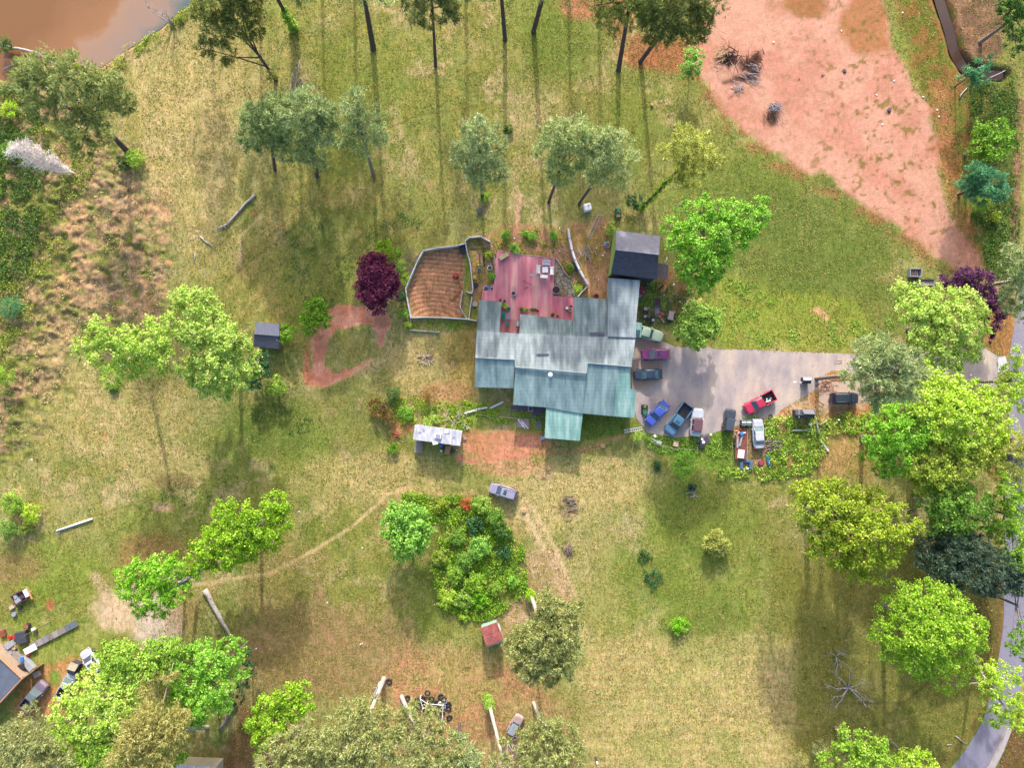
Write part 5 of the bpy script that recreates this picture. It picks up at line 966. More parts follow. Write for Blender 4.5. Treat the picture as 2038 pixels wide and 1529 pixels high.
for nm, pts, mt, lb in (('wooden_deck', ((827, 879), (842, 881), (839, 902), (824, 900)), 'deckwood', 'grey plank landing at the west end of the trailer home'), ('wooden_deck', ((887, 889), (898, 890), (894, 905), (885, 904)), 'orange', 'small tan plank steps at the east end of the trailer home')):
    c = P(sum(a for a, b in pts) / 4, sum(b for a, b in pts) / 4); dk = empty(nm, c, 0, lb, 'deck'); qq = [P(x, y, .7) - c for x, y in pts]
    MB().prism([(p.x, p.y) for p in qq], .6, .7).build('platform', M[mt], dk)
    for p in qq: MB().box((p.x * .9, p.y * .9, .3), (.1, .1, .6)).build('leg', M['wood'], dk)
    for k in range(1, 6):
        a_ = qq[0].lerp(qq[3], k / 6); b_ = qq[1].lerp(qq[2], k / 6); MB().tube([a_ + Vector((0, 0, .01)), b_ + Vector((0, 0, .01))], .012, 4).build('board_gap', M['dark'], dk)
# house at the bottom left
o = empty('neighbour_house', P(-20, 1352), 0, 'house corner with a dark slate roof and brown wall in the bottom left', 'house'); oo = o.location
q = [P(x, y, z) - oo for x, y, z in ((-75, 1245, 2.9), (-6, 1305, 2.9), (44, 1352, 2.6), (-6, 1406, 2.5), (-70, 1460, 2.5), (-140, 1350, 2.9))]
MB().prism([(p.x, p.y) for p in q], [p.z - .15 for p in q], [p.z for p in q]).build('roof', simple('slate_blue', C(104, 114, 134), .85, .15, 1.2), o)
MB().prism([(p.x * .94, p.y * .94) for p in q], 0, [p.z - .15 for p in q]).build('wall', simple('tan_siding', C(182, 158, 138), .85, .15, 3), o)
MB().tube([q[1] + Vector((0, 0, .02)), q[2] + Vector((0, 0, .02)), q[3] + Vector((0, 0, .02))], .1, 6).build('eave_trim', M['orange'], o)
p = P(22, 1372) - oo; win(o, 'window', (p.x, p.y, 1.8), .9, .9, .9)
o = empty('porch_wall', P(56, 1340), 0, 'tan board wall standing out from the corner of the slate roofed house', 'wall')
for a, b in (((44, 1352), (69, 1333)),):
    a, b = P(*a, 2.2) - o.location, P(*b, 2.2) - o.location; n_ = Vector((b.y - a.y, -(b.x - a.x), 0)).normalized() * .06
    MB().prism([(p.x, p.y) for p in (a - n_, b - n_, b + n_, a + n_)], 0, 2.2).build('boards', simple('tan_board', C(196, 172, 132), .85, .1, 4), o)
    for t in (0.02, .98): c = a.lerp(b, t); MB().box((c.x, c.y, 1.15), (.16, .16, 2.3)).build('post', M['wood'], o)
# roof strip at the bottom edge
o = empty('trailer_home', P(392, 1552), 0, 'pale roof edge of a trailer home cut by the bottom edge', 'trailer home'); oo = o.location
q = [P(x, y, 3) - oo for x, y in ((350, 1524), (432, 1527), (430, 1580), (350, 1580))]
MB().prism([(p.x, p.y) for p in q], 2.9, 3.05).build('roof', M['whiteroof'], o); MB().prism([(p.x * .95, p.y * .93) for p in q], 0, 2.9).build('wall', M['wall'], o)
# shed corner on the right edge
o = empty('roadside_shed', P(2030, 890), 0, 'grey flat roof at the right edge beside the olive pine', 'shed'); oo = o.location
q = [P(x, y, 2.6) - oo for x, y in ((2016, 871), (2060, 872), (2060, 925), (2012, 905))]
MB().prism([(p.x, p.y) for p in q], 2.5, 2.65).build('roof', simple('asphalt_roof', C(110, 106, 122), .9, .15, 2), o); MB().prism([(p.x * .92, p.y * .92) for p in q], 0, 2.5).build('wall', M['wood'], o)
# small black outbuildings; gabled boxes have sunlit and shaded slopes in their colours
gable('dog_house', 'small dark gabled box at the driveway end near the leaning grey pine', 'outbuilding', (1599, 751), (1615, 751), (1615, 757), (1599, 757), (1614, 764), (1599, 763), 1.2, 1.5, M['grey'], M['dark'], M['dark'], .08)
gable('dog_house', 'dark gabled box with a sunlit tan slope beside the silver pickup in the south-west', 'outbuilding', (141, 1319), (156, 1325), (149, 1337), (133, 1332), (148, 1346), (134, 1341), 1.4, 1.9, simple('tan_roof_lit', C(168, 160, 140), .9, .1, 3), M['dark'], M['dark'], .08)
o = gable('storage_shed', 'low black storage shed with a lifted pale panel, south of the driveway', 'shed', (1583, 816), (1621, 816), (1622, 826), (1583, 826), (1621, 833), (1583, 832), 1.5, 1.75, M['shingle'], M['dark'], M['dark'], .1)
q = [P(x, y, z) - o.location for x, y, z in ((1597, 815, 2.0), (1619, 816, 2.0), (1622, 825, 1.95), (1600, 824, 1.95))]
MB().prism([(p.x, p.y) for p in q], 1.9, 1.98).build('lifted_panel', simple('pale_panel', C(182, 182, 188), .8, .08, 3), o)
p = P(1590, 824, 1.7) - o.location; MB().box((p.x, p.y, 1.72), (.14, 1.25, .1)).build('strap', M['grey'], o)
# well box
o = empty('open_crate', P(1817, 544), 0, 'open grey wooden enclosure with inner shelves, north of the lime tree by the driveway entrance', 'enclosure')
for (x, y, sx, sy) in ((0, .62, 1.9, .1), (0, -.62, 1.9, .1), (-.9, 0, .1, 1.14), (.9, 0, .1, 1.14)): MB().box((x, y, .45), (sx, sy, .9)).build('side_board', M['grey'], o)
MB().box((0, 0, .05), (1.7, 1.14, .08)).build('floor_board', simple('pinkish_board', C(190, 160, 160), .9, .12, 5), o)
for x in (-.3, .05, .4): MB().box((x, 0, .5), (.05, 1.14, .1)).build('inner_rail', M['lightwood'], o)
MB().box((-.3, 0, .56), (1.1, .05, .08)).build('inner_rail', M['lightwood'], o)
o = empty('footbridge', P(1838, 562), 0, 'short grey plank footbridge south of the open wooden enclosure', 'footbridge')
for k in range(12): MB().box((-1.6 + k * .29, -.1, .12), (.26, .9, .07)).build('plank', M['deckwood'], o)
MB().box((-.1, .4, .25), (3.4, .08, .3)).build('rail', M['dark'], o)

# ------------------------------------------------------------------ red deck and patio
deckm = roof_mat('deck_red', (220, 108, 126), (234, 138, 152), (246, 180, 170), ribs=.01)
o = empty('deck', P(1050, 580), 0, 'worn red painted deck wrapped by the north side of the house', 'deck'); oo = o.location
dp = [(989, 498), (1022, 505), (1104, 513), (1102, 550), (1100, 588), (1141, 592), (1140, 640), (1036, 628), (1034, 667), (994, 663), (998, 600), (957, 598), (961, 576), (983, 566), (986, 530)]
q = [P(x, y, .35) - oo for x, y in dp]; MB().prism([(p.x, p.y) for p in q], .2, .35).build('floor', deckm, o)
MB().prism([(p.x * .985, p.y * .985) for p in q], -.05, .2).build('skirt', M['wood'], o)
tr_ = MB();
for a, b in zip(q[:5], q[1:5]): tr_.tube([Vector((a.x, a.y, .37)), Vector((b.x, b.y, .37))], .05, 5)
tr_.build('edge_trim', M['lightwood'], o)
stain = simple('dark_stain', C(160, 94, 112), .9, .2, 4)
for x, y, sx, sy in ((1044, 561, .12, .7), (1048, 563, .1, .8), (1052, 565, .1, .7), (1056, 566, .1, .6), (1048, 573, .7, .3)): MB().box((P(x, y, .35) - oo) + Vector((0, 0, .003)), (sx, sy, .004), .5).build('stain', stain, o)
for x, y, sx, sy in ((1060, 548, 1.1, .35),): MB().box((P(x, y, .35) - oo) + Vector((0, 0, .02)), (sx, sy, .03), -.2).build('loose_board', M['grey'], o)
# stone patio
m, n, b = base_mat('flagstone'); v = coords(n, (1, 1, 1)); vo = N(n, "ShaderNodeTexVoronoi", feature='DISTANCE_TO_EDGE', i_Scale=1.5); n.links.new(v, vo.inputs['Vector']); v2 = N(n, "ShaderNodeTexVoronoi", i_Scale=1.5); n.links.new(v, v2.inputs['Vector'])
cs = ramp(n, v2.outputs['Color'], [(.2, C(168, 140, 116)), (.5, C(198, 176, 150)), (.8, C(186, 180, 184))]); n.links.new(mixc(n, ramp(n, vo.outputs[0], [(.03, (0, 0, 0, 1)), (.09, (1, 1, 1, 1))]), C(126, 112, 62), cs), b.inputs['Base Color']); b.inputs['Roughness'].default_value = .9
tag(sheet('stone_patio', [(1106, 516), (1120, 534), (1136, 556), (1147, 585), (1142, 591), (1102, 588)], .05, m, .4), kind='structure')
def wallrun(name, label, cat, pts, h, th, mat, z0=0, group=None, posts=1.8, gap=True, panel='boards'):
    b = P(*pts[0]); o = empty(name, b, 0, label, cat, group); pw = [P(x, y, h) - b for x, y in pts]
    for i in range(len(pw) - 1):
        a, c = pw[i], pw[i + 1]; d = (c - a); L = math.hypot(d.x, d.y); n_ = Vector((-d.y, d.x, 0)) / L * th / 2
        a2 = a + d * (th * .3 / L); c2 = c - d * (th * .3 / L)
        MB().prism([(p.x, p.y) for p in (a2 - n_, c2 - n_, c2 + n_, a2 + n_)], z0, h).build(panel, mat, o)
        if posts:
            k = max(1, int(L / posts))
            for j in range(k):
                p = a + d * (j / k); MB().box((p.x, p.y, (h + .08) / 2), (.12, .12, h + .08), math.atan2(d.y, d.x)).build('post', M['wood'] if mat != M['fence'] else M['fence'], o)
    p = pw[-1]
    if posts: MB().box((p.x, p.y, (h + .08) / 2), (.12, .12, h + .08)).build('post', M['fence'], o)
    return o
GF = 'weathered white fences of the plot'
wallrun('fence', 'white board fence along the north and west sides of the ploughed plot', 'fence', [(927, 484), (905, 489), (875, 492), (842, 498), (830, 520), (818, 548), (807, 574), (811, 600), (817, 632)], 1.1, .12, M['fence'], group=GF)
wallrun('fence', 'white board fence along the south side of the ploughed plot reaching the house', 'fence', [(818, 632), (850, 631), (885, 632), (930, 635), (947, 638)], 1.1, .12, M['fence'], group=GF)
wallrun('fence', 'white board fence between the ploughed plot and the garden junk, hooked at its south end', 'fence', [(926, 479), (929, 500), (935, 520), (938, 545), (941, 575), (939, 583), (932, 582), (929, 579)], 1.0, .12, M['fence'], group=GF)
wallrun('fence', 'short white fence stub running east from the plot corner', 'fence', [(926, 478), (934, 472), (957, 470), (975, 480)], .9, .12, M['fence'], group=GF)
wallrun('fence', 'thin inner fence at the south-east corner of the ploughed plot', 'fence', [(920, 581), (917, 600), (916, 612), (921, 622), (928, 633)], .8, .07, M['fence'], group=GF)
wallrun('fence', 'straight thin fence beside the west wing of the house', 'fence', [(939, 592), (936, 612), (933, 634)], .8, .08, M['fence'], group=GF)
wallrun('fence', 'low wire and post pen below the ploughed plot', 'fence', [(817, 634), (817, 657), (845, 659), (874, 661)], .5, .06, M['fence'], group=GF)
wallrun('garden_wall', 'curved white board wall in the garden west of the dark barn', 'wall', [(1131, 453), (1134, 474), (1139, 498), (1145, 517), (1154, 537), (1163, 553), (1171, 567)], 1.2, .3, M['fence'], posts=0)
wallrun('garden_wall', 'short white wall closing the garden back to the house', 'wall', [(1171, 568), (1161, 578), (1150, 590)], 1.0, .16, M['fence'], posts=0)
wallrun('edging', 'curved pale timber edging of the stone patio', 'edging', [(1107, 514), (1118, 530), (1126, 545), (1135, 553)], .35, .14, M['lightwood'], posts=0)
wallrun('metal_fence', 'two grey rails south-west of the house, west piece', 'fence', [(924, 823), (950, 815), (971, 811)], .3, .3, M['fence'], posts=2.5)
wallrun('metal_fence', 'grey rail south-west of the house, piece nearest the teal roof', 'fence', [(975, 813), (1002, 800)], .3, .3, M['fence'], posts=2.5)
wallrun('edging', 'long pale timber edging across the garden south of the house', 'edging', [(950, 826), (990, 829), (1030, 834), (1052, 834)], .15, .12, M['lightwood'], posts=0)
wallrun('edging', 'timber edging in front of the parked cars', 'edging', [(1290, 875), (1310, 886), (1345, 894), (1390, 896)], .2, .12, M['lightwood'], posts=0)
wallrun('metal_fence', 'leaning white rail east of the black storage shed', 'fence', [(1624, 834), (1628, 852), (1632, 866)], .3, .25, M['fence'], posts=1.5)
wallrun('metal_fence', 'white rail further down the slope from the black storage shed', 'fence', [(1633, 876), (1640, 885), (1650, 899)], .3, .25, M['fence'], posts=1.5)
wallrun('metal_fence', 'L-shaped grey rail behind the black storage shed', 'fence', [(1577, 857), (1600, 857), (1613, 856), (1615, 845)], .3, .2, M['fence'], posts=2)
mbx, qx = strip('x', [(2006, 1450), (1998, 1470), (1988, 1495), (1974, 1522), (1960, 1545)], 9, .45, None, sub=4)
mb2 = MB()
for i in range(len(qx) - 1):
    a = [mbx.v[2 * i], mbx.v[2 * i + 1], mbx.v[2 * i + 3], mbx.v[2 * i + 2]]; mb2.prism([(p[0], p[1]) for p in a], 0, .45)
tag(mb2.build('retaining_wall', simple('pale_concrete', C(196, 186, 184), .9, .1, 2)), 'pale concrete kerb wall along the outside of the road bend', 'wall')
# ------------------------------------------------------------------ vehicles
def paintm(name, c, rough=.3, k=None):
    return simple('paint_' + name, C(*c, k=k), rough, .10, 1.5, coat=.4)
tyrem = M['black']; chrome = simple('chrome', C(200, 204, 210), .25, .05, 3, metal=.6)
def carglass(c=(96, 132, 136)): return simple('car_glass_%d_%d' % (c[0], c[1]), C(*c), .1, .2, 1.2)
def outline(L, W, x0, x1, nose=.25, n=28, sq=3.6):
    pts = []
    for i in range(n):
        a = 2 * math.pi * i / n; ca, sa = math.cos(a), math.sin(a)
        x = math.copysign(abs(ca) ** (2 / sq), ca); y = math.copysign(abs(sa) ** (2 / (sq + 1.5)), sa)
        pts.append(((x0 + x1) / 2 + x * (x1 - x0) / 2, y * W / 2))
    return pts
def car(name, label, px, py, dx, dy, L=4.6, W=1.85, Ht=1.6, kind='suv', paint=None, roof=None, glass=None, sunroof=False, group=None, cat='car', rack=False, z=0, cabx=None):
    """local frame: +x is the front"""
    b = P(px, py, .8); b.z = z; o = empty(name, b, heading(dx, dy), label, cat, group)
    glass = glass or carglass(); seam = M['black']; roof = roof or paint; W2 = W / 2; hl = L / 2
    belt = {'suv': 1.05, 'sedan': .95, 'pickup': 1.08, 'jeep': 1.05, 'classic': .95}[kind]
    bx0 = -hl
    cab = {'suv': (-hl + .12, hl - 1.15), 'sedan': (-hl + .62, hl - 1.15), 'pickup': (-hl + L * .38, hl - 1.25), 'jeep': (-hl + .15, hl - 1.3), 'classic': (-hl + .95, hl - 1.75)}[kind]
    if cabx: cab = (-hl + cabx[0], hl - cabx[1])
    sq = 5 if kind in ('pickup', 'jeep') else 3.6
    bf = hl if kind != 'pickup' else hl
    rear = -hl if kind != 'pickup' else cab[0] - .05
    rings = [[(x, y, zz) for x, y in outline(L, W * w_, rear + e, bf - e, sq=sq)] for zz, w_, e in ((.28, .94, .06), (.45, 1.0, 0), (.72, 1.0, 0), (belt - .12, .97, .05), (belt, .90, .14))]
    MB().loft(rings).build('body', paint, o, smooth=False)
    # bonnet: gentle raised panel
    hood0 = cab[1] - .05
    MB().loft([[(x, y, zz) for x, y in outline(1, W * w_, hood0, hl - .16 - e, sq=5)] for zz, w_, e in ((belt - .03, .84, 0), (belt + .05, .80, .06), (belt + .075, .66, .2))]).build('bonnet', paint, o)
    if kind == 'pickup':                                   # open bed
        bl = rear - bx0
        MB().box((bx0 + bl / 2, 0, .5), (bl, W * .94, .2)).build('bed_floor', M['black'], o)
        for s_ in (-1, 1): MB().box((bx0 + bl / 2, s_ * (W2 - .06), .75), (bl, .12, .72)).build('bed_side', paint, o, bevel=.03)
        MB().box((bx0 + .05, 0, .76), (.1, W * .86, .62)).build('tailgate', paint, o)
        MB().box((bx0 + bl - .04, 0, .78), (.08, W * .86, .6)).build('bed_front', M['black'], o)
    MB().box((cab[1] + .04, 0, belt + .01), (.07, W * .8, .05)).build('wiper_cowl', seam, o)
    # greenhouse (glass) then roof panel
    c0, c1 = cab; fw = {'suv': .8, 'sedan': .85, 'pickup': .72, 'jeep': .3, 'classic': .55}[kind]; rw = {'suv': .35, 'sedan': .72, 'pickup': .25, 'jeep': .12, 'classic': .5}[kind]
    t0, t1 = c0 + rw, c1 - fw; wb, wt = W * .86, W * .70
    MB().loft([[(c0, -wb / 2, belt - .02), (c1, -wb / 2, belt - .02), (c1, wb / 2, belt - .02), (c0, wb / 2, belt - .02)], [(t0, -wt / 2, Ht - .06), (t1, -wt / 2, Ht - .06), (t1, wt / 2, Ht - .06), (t0, wt / 2, Ht - .06)]]).build('windows', glass, o)
    rr_ = [[(x, y, zz) for x, y in outline(1, wt * w_ + .05, t0 - .05 + e, t1 + .05 - e, sq=6)] for zz, w_, e in ((Ht - .06, 1, 0), (Ht - .02, 1, 0), (Ht + .015, .93, .06), (Ht + .03, .7, .2))]
    rf = MB().loft(rr_).build('roof', roof, o, smooth=False)
    if sunroof: MB().box(((t0 + t1) / 2 + (t1 - t0) * .22, 0, Ht + .03), (.5, .75, .03)).build('sunroof', M['glass'], rf)
    if rack:
        for s_ in (-1, 1): MB().box(((t0 + t1) / 2 - .1, s_ * wt * .45, Ht + .06), ((t1 - t0) * .8, .05, .05)).build('roof_rail', chrome, rf)
    for s_ in (-1, 1):                                      # pillars
        for (xa, xb) in ((c0, t0), (c1, t1), ((c0 + c1) / 2, (t0 + t1) / 2)):
            MB().tube([(xa, s_ * wb / 2, belt - .02), (xb, s_ * wt / 2, Ht - .04)], .04, 5).build('pillar', paint, o)
        MB().box((c1 - .45, s_ * (W2 + .08), belt + .02), (.16, .2, .14)).build('mirror', paint, o, bevel=.03)
        MB().box((hl - .14, s_ * W * .34, belt - .27), (.16, .36, .16)).build('headlight', chrome, o, bevel=.03)
        MB().box((bx0 + .06, s_ * W * .40, belt - .18), (.14, .2, .26)).build('taillight', M['red'], o, bevel=.02)
    for x in (-hl + .85, hl - .85):
        for s_ in (-1, 1):
            w_ = MB().cyl((x, s_ * (W2 - .12) + .11, .34), .34, .22, 16, axis='y').build('wheel', tyrem, o); MB().cyl((x, s_ * (W2 - .12) + (.13 if s_ > 0 else -.09), .34), .19, .04, 12, axis='y').build('rim', chrome, w_)
    for s_, nm in ((1, 'front'), (-1, 'rear')):
        MB().box((s_ * (hl - .06), 0, .45), (.16, W * .84, .2)).build('bumper', M['dark'] if kind in ('jeep', 'pickup') else paint, o, bevel=.04)
    return o
GP2 = 'cars parked by the house'
car('vintage_car', 'pale green vintage car under the small awning of the house', 1290, 663.5, 540, 160, 5.0, 1.9, 1.4, 'classic', paintm('mint', (206, 226, 196), .5), glass=carglass((26, 92, 92)), group=GP2)
car('car', 'plum coloured suv with a square sunroof on the concrete pad', 1305.5, 705.5, -1, .02, 4.65, 1.85, 1.7, 'suv', paintm('plum', (150, 60, 130), .35), sunroof=True, group=GP2, glass=carglass((120, 150, 156)))
car('car', 'dark navy sedan on the concrete pad below the plum suv', 1290, 745.2, -1, .03, 4.6, 1.8, 1.4, 'sedan', paintm('navy', (58, 72, 96), .3), group=GP2, glass=carglass((84, 116, 124)))
car('car', 'bright blue sedan parked at a slant beside the mower', 1308.7, 822.8, -400, 440, 4.55, 1.85, 1.42, 'sedan', paintm('blue', (80, 104, 208), .35), group=GP2, glass=carglass((70, 100, 124)))
car('pickup_truck', 'steel blue pickup with an empty black bed', 1350, 835, -430, 600, 5.7, 2.0, 1.75, 'pickup', paintm('steel_blue', (92, 138, 176), .35), sunroof=True, group=GP2, cat='pickup truck', glass=carglass((60, 92, 104)))
car('car', 'white four wheel drive with a faded brown roof cover', 1387, 841, 70, -690, 4.6, 1.95, 1.75, 'jeep', paintm('white', (226, 230, 236), .4), roof=simple('brown_vinyl', C(120, 84, 96), .85, .15, 3), group=GP2, glass=carglass((96, 70, 84)), cabx=(.8, 1.5))
car('car', 'small black jeep backed into the weeds', 1451.5, 837, 90, -520, 3.7, 1.75, 1.8, 'jeep', paintm('black', (66, 78, 94), .6), roof=simple('black_canvas', C(74, 86, 102), .9, .15, 3), group=GP2, glass=carglass((50, 60, 72)))
rp = car('pickup_truck', 'crimson pickup with rubbish in its black bed', 1512, 801.5, -490, 270, 5.3, 1.9, 1.7, 'pickup', paintm('crimson', (214, 50, 92), .4), group=GP2, cat='pickup truck', glass=carglass((76, 122, 124)))
for i, (x, y, s_, mt) in enumerate(((-1.2, .45, .3, 'white'), (-1.6, .55, .26, 'white'), (-.9, .5, .22, 'yellow'), (-1.9, .3, .22, 'grey'), (-1.3, .1, .2, 'white'), (-.8, -.55, .16, 'white'))):
    pw = rp.matrix_world if False else None
    a = rp.rotation_euler.z; X = rp.location.x + x * math.cos(a) - y * math.sin(a); Y = rp.location.y + x * math.sin(a) + y * math.cos(a)
    ob = MB().box((0, 0, s_ * .3), (s_ * 1.4, s_, s_ * .6), i).build('rubbish_bag', M[mt], None, bevel=.06); ob.location = (X, Y, .6); tag(ob, 'pieces of rubbish lying in the bed of the crimson pickup', 'rubbish', 'rubbish in the crimson pickup bed')
car('car', 'white sedan between the loaded trailer and the weeds', 1509.5, 864, -40, -700, 4.75, 1.85, 1.4, 'sedan', paintm('pearl', (226, 226, 238), .35), group=GP2, glass=carglass((120, 150, 160)))
car('car', 'silver grey suv alone on the grass south of the house', 1002, 979, -250, -78, 4.6, 1.85, 1.7, 'suv', paintm('silver', (176, 170, 196), .35), sunroof=True, rack=True, glass=carglass((84, 96, 120)))
car('car', 'black suv with roof rails under the grey pine', 1680.8, 792.8, 1, 0, 4.4, 1.9, 1.7, 'suv', paintm('jet', (52, 60, 82), .35), rack=True, glass=carglass((44, 54, 72)))
GW = 'vehicles by the slate roofed house'
car('car', 'white hatchback half under the south-west trees', 182.5, 1318.8, -55, -80, 4.5, 1.9, 1.6, 'suv', paintm('white2', (226, 226, 238), .4), sunroof=True, group=GW, glass=carglass((84, 84, 104)))
car('pickup_truck', 'silver pickup with its rear under the south-west trees', 134, 1364, 100, -190, 5.0, 1.8, 1.6, 'pickup', paintm('silver2', (196, 206, 210), .4), group=GW, cat='pickup truck', glass=carglass((110, 130, 134)))
car('pickup_truck', 'dark faded pickup beside the slate roofed house', 68, 1386, 62, -80, 5.5, 1.95, 1.8, 'pickup', paintm('faded', (140, 122, 140), .6), roof=simple('faded_roof', C(112, 124, 134), .8, .15, 3), group=GW, cat='pickup truck', glass=carglass((90, 110, 116)))
# wreck
o = car('wrecked_car', 'rusting stripped car wreck among the dead limbs at the bottom', 1025, 1444, 40, -70, 3.6, 1.6, 1.3, 'jeep', simple('wreck_paint', C(186, 186, 190), .8, .3, 3, c2=C(204, 150, 128)), roof=M['grey'], cat='wrecked car', glass=carglass((60, 80, 96)))
# mowers and small machines
def mower(label, px, py, dx, dy, body, seat, fender=None):
    b = P(px, py, .4); b.z = 0; o = empty('riding_mower', b, heading(dx, dy), label, 'riding mower')
    MB().loft([[(x, y, z) for x, y in outline(1, .55, .05, .95 - e)] for z, e in ((.3, 0), (.7, .02), (.78, .15))]).build('hood', body, o)
    MB().box((-.35, 0, .45), (.8, .7, .22)).build('fender', fender or body, o, bevel=.08)
    MB().box((0, 0, .25), (.8, 1.1, .14)).build('mower_deck', M['dark'], o, bevel=.1)
    s_ = MB().box((-.35, 0, .62), (.42, .42, .1)).build('seat', seat, o, bevel=.04); MB().box((-.58, 0, .8), (.08, .4, .36)).build('seat_back', seat, s_, bevel=.03)
    MB().torus((.12, 0, .95), .15, .02, 14, 5, tilt=.4).build('steering_wheel', M['black'], o)
    for x, r_, y in ((-.45, .26, .4), (.65, .18, .34)):
        for s_ in (-1, 1): MB().cyl((x, s_ * y + .09, r_), r_, .18, 14, axis='y').build('wheel', M['black'], o)
    return o
mower('green riding mower with a yellow seat at the corner of the house', 1283, 814.5, 0, 1, M['green'], simple('cream_seat', C(232, 210, 140), .7, .05, 4), M['black'])
mower('green riding mower on the grass north of the dark barn', 1230, 425, 0, -1, M['green'], simple('orange_seat', C(236, 160, 100), .7, .05, 4))
o = empty('rotary_tiller', P(906, 549), heading(1, 1), 'red rotary tiller standing on the ploughed soil', 'tiller')
MB().loft([[(x, y, z) for x, y in outline(1, .5 * k, -.4 + e, .45 - e)] for z, k, e in ((.35, 1, 0), (.6, 1, .02), (.7, .7, .12))]).build('engine_cover', M['red'], o)
for s_ in (-1, 1): MB().cyl((-.05, s_ * .33 + .06, .2), .2, .12, 12, axis='y').build('wheel', M['black'], o); MB().tube([(-.3, s_ * .18, .5), (-.7, s_ * .22, .8), (-.95, s_ * .26, .9)], .025, 5).build('handlebar', M['grey'], o)
MB().cyl((.4, .25, .15), .16, .5, 10, axis='y').build('tine_guard', M['dark'], o)
# flat trailer with scrap
o = empty('flatbed_trailer', P(1473, 883), math.radians(-2), 'rusty wood decked flat trailer loaded with scrap', 'trailer')
for k in range(14): MB().box((0, -2.3 + k * .355, .6), (1.75, .33, .06)).build('deck_board', M['rust'], o)
for s_ in (-1, 1): MB().box((s_ * .93, 0, .68), (.08, 5.0, .14)).build('side_rail', M['grey'] if s_ > 0 else M['rust'], o); MB().cyl((s_ * 1.02 - .1, -.2, .32), .32, .2, 14, axis='x').build('wheel', M['black'], o)
MB().tube([(-.7, 2.5, .5), (0, 3.4, .45), (.7, 2.5, .5)], .05, 5).build('drawbar', M['dark'], o)
def box_thing(name, label, cat, px, py, d, mat, rz=0, z=0, group=None, bevel=.02, lid=None, taper=1.0):
    o = MB().box((0, 0, d[2] / 2), d, 0, taper).build(name, mat, None, bevel=bevel); p = P(px, py, z + d[2]); o.location = (p.x, p.y, z); o.rotation_euler = (0, 0, rz); tag(o, label, cat, group)
    if lid: MB().box((0, 0, d[2] + .02), (d[0] * .9, d[1] * .9, .04)).build('lid', lid, o)
    return o
box_thing('square_sheet', 'square white sheet lying on the tail of the scrap trailer', 'sheet', 1475, 904, (1.05, 1.35, .06), M['white'], -.12, .66)
box_thing('scrap_beam', 'pale grey beam on the scrap trailer, western of the two', 'beam', 1468, 880, (.3, 1.9, .1), M['grey'], .0, .65)
box_thing('scrap_beam', 'pale grey beam on the scrap trailer lying at a slant', 'beam', 1475, 877, (.28, 1.9, .1), M['grey'], -.25, .65)
box_thing('blue_tub', 'light blue tub on the scrap trailer', 'tub', 1477, 864, (.6, .5, .25), M['blue'], .5, .65, bevel=.06)
for i, (x, y, s_, mt) in enumerate([(1465, 858, .5, 'orange'), (1470, 862, .4, 'lightwood'), (1467, 868, .35, 'orange'), (1474, 856, .3, 'rust'), (1481, 862, .35, 'white'), (1480, 870, .3, 'rust'), (1463, 864, .3, 'lightwood'), (1472, 895, .2, 'grey')]):
    box_thing('scrap_piece', 'loose scraps heaped at the front of the flat trailer', 'scrap', x, y, (s_ * 1.5, s_ * .6, s_ * .4), M[mt], i * .8, .66, group='scraps on the flat trailer')
for i, (x, y, rz, l_) in enumerate(((1481, 842, 0, 'green grey upright cabinet in front of the white sedan, west one'), (1491, 842, 0, 'green grey upright cabinet in front of the white sedan, east one'))):
    b_ = box_thing('cabinet', l_, 'cabinet', x, y, (.75, .9, 1.1), simple('sage_metal', C(112, 132, 132), .6, .12, 3), rz); MB().box((0, .1, 1.13), (.7, .2, .05)).build('rim', M['white'], b_)
# junk trailer west side
o = empty('utility_trailer', P(44, 1188), heading(230, -120), 'small dark red trailer full of junk in the west shade', 'trailer')
MB().box((0, 0, .5), (2.4, 1.5, .1)).build('floor', simple('maroon_floor', C(120, 56, 66), .8, .2, 4), o)
for s_ in (-1, 1): MB().box((0, s_ * .78, .7), (2.4, .06, .4)).build('side_rail', simple('maroon_rail', C(140, 90, 110), .7, .2, 4), o); MB().cyl((-.1, s_ * .88 + .09, .3), .3, .18, 14, axis='y').build('wheel', M['black'], o)
MB().tube([(1.2, .5, .45), (2.1, 0, .42), (1.2, -.5, .45)], .04, 5).build('drawbar', M['grey'], o)
box_thing('white_box', 'white box at the east end of the junk trailer', 'box', 51, 1182, (.6, 1.25, .35), M['white'], heading(230, -120), .56)
box_thing('plank', 'orange plank laid across the end of the junk trailer', 'plank', 58, 1181, (.25, 2.2, .08), M['orange'], heading(230, -120) - .06, .95)
box_thing('grey_tote', 'grey tote on the junk trailer, lower one', 'tote', 34.5, 1197, (.9, .6, .4), M['grey'], heading(230, -160), .56)
box_thing('grey_tote', 'grey tote on the junk trailer, upper one', 'tote', 30, 1190, (.5, .6, .35), M['grey'], .4, .56)
box_thing('metal_chair_frame', 'tangled grey metal frame in the middle of the junk trailer', 'frame', 42, 1190, (.9, .5, .3), M['dark'], .4, .56)
box_thing('white_crate', 'pale crate behind the junk trailer', 'crate', 22, 1210, (.7, .6, .4), M['lightwood'], .6)
box_thing('yellow_jug', 'yellow jug behind the junk trailer', 'jug', 34, 1212, (.3, .25, .3), M['yellow'], .6)
box_thing('dark_crate', 'dark crate right of the yellow jug', 'crate', 39, 1211, (.5, .4, .35), M['dark'], .3)
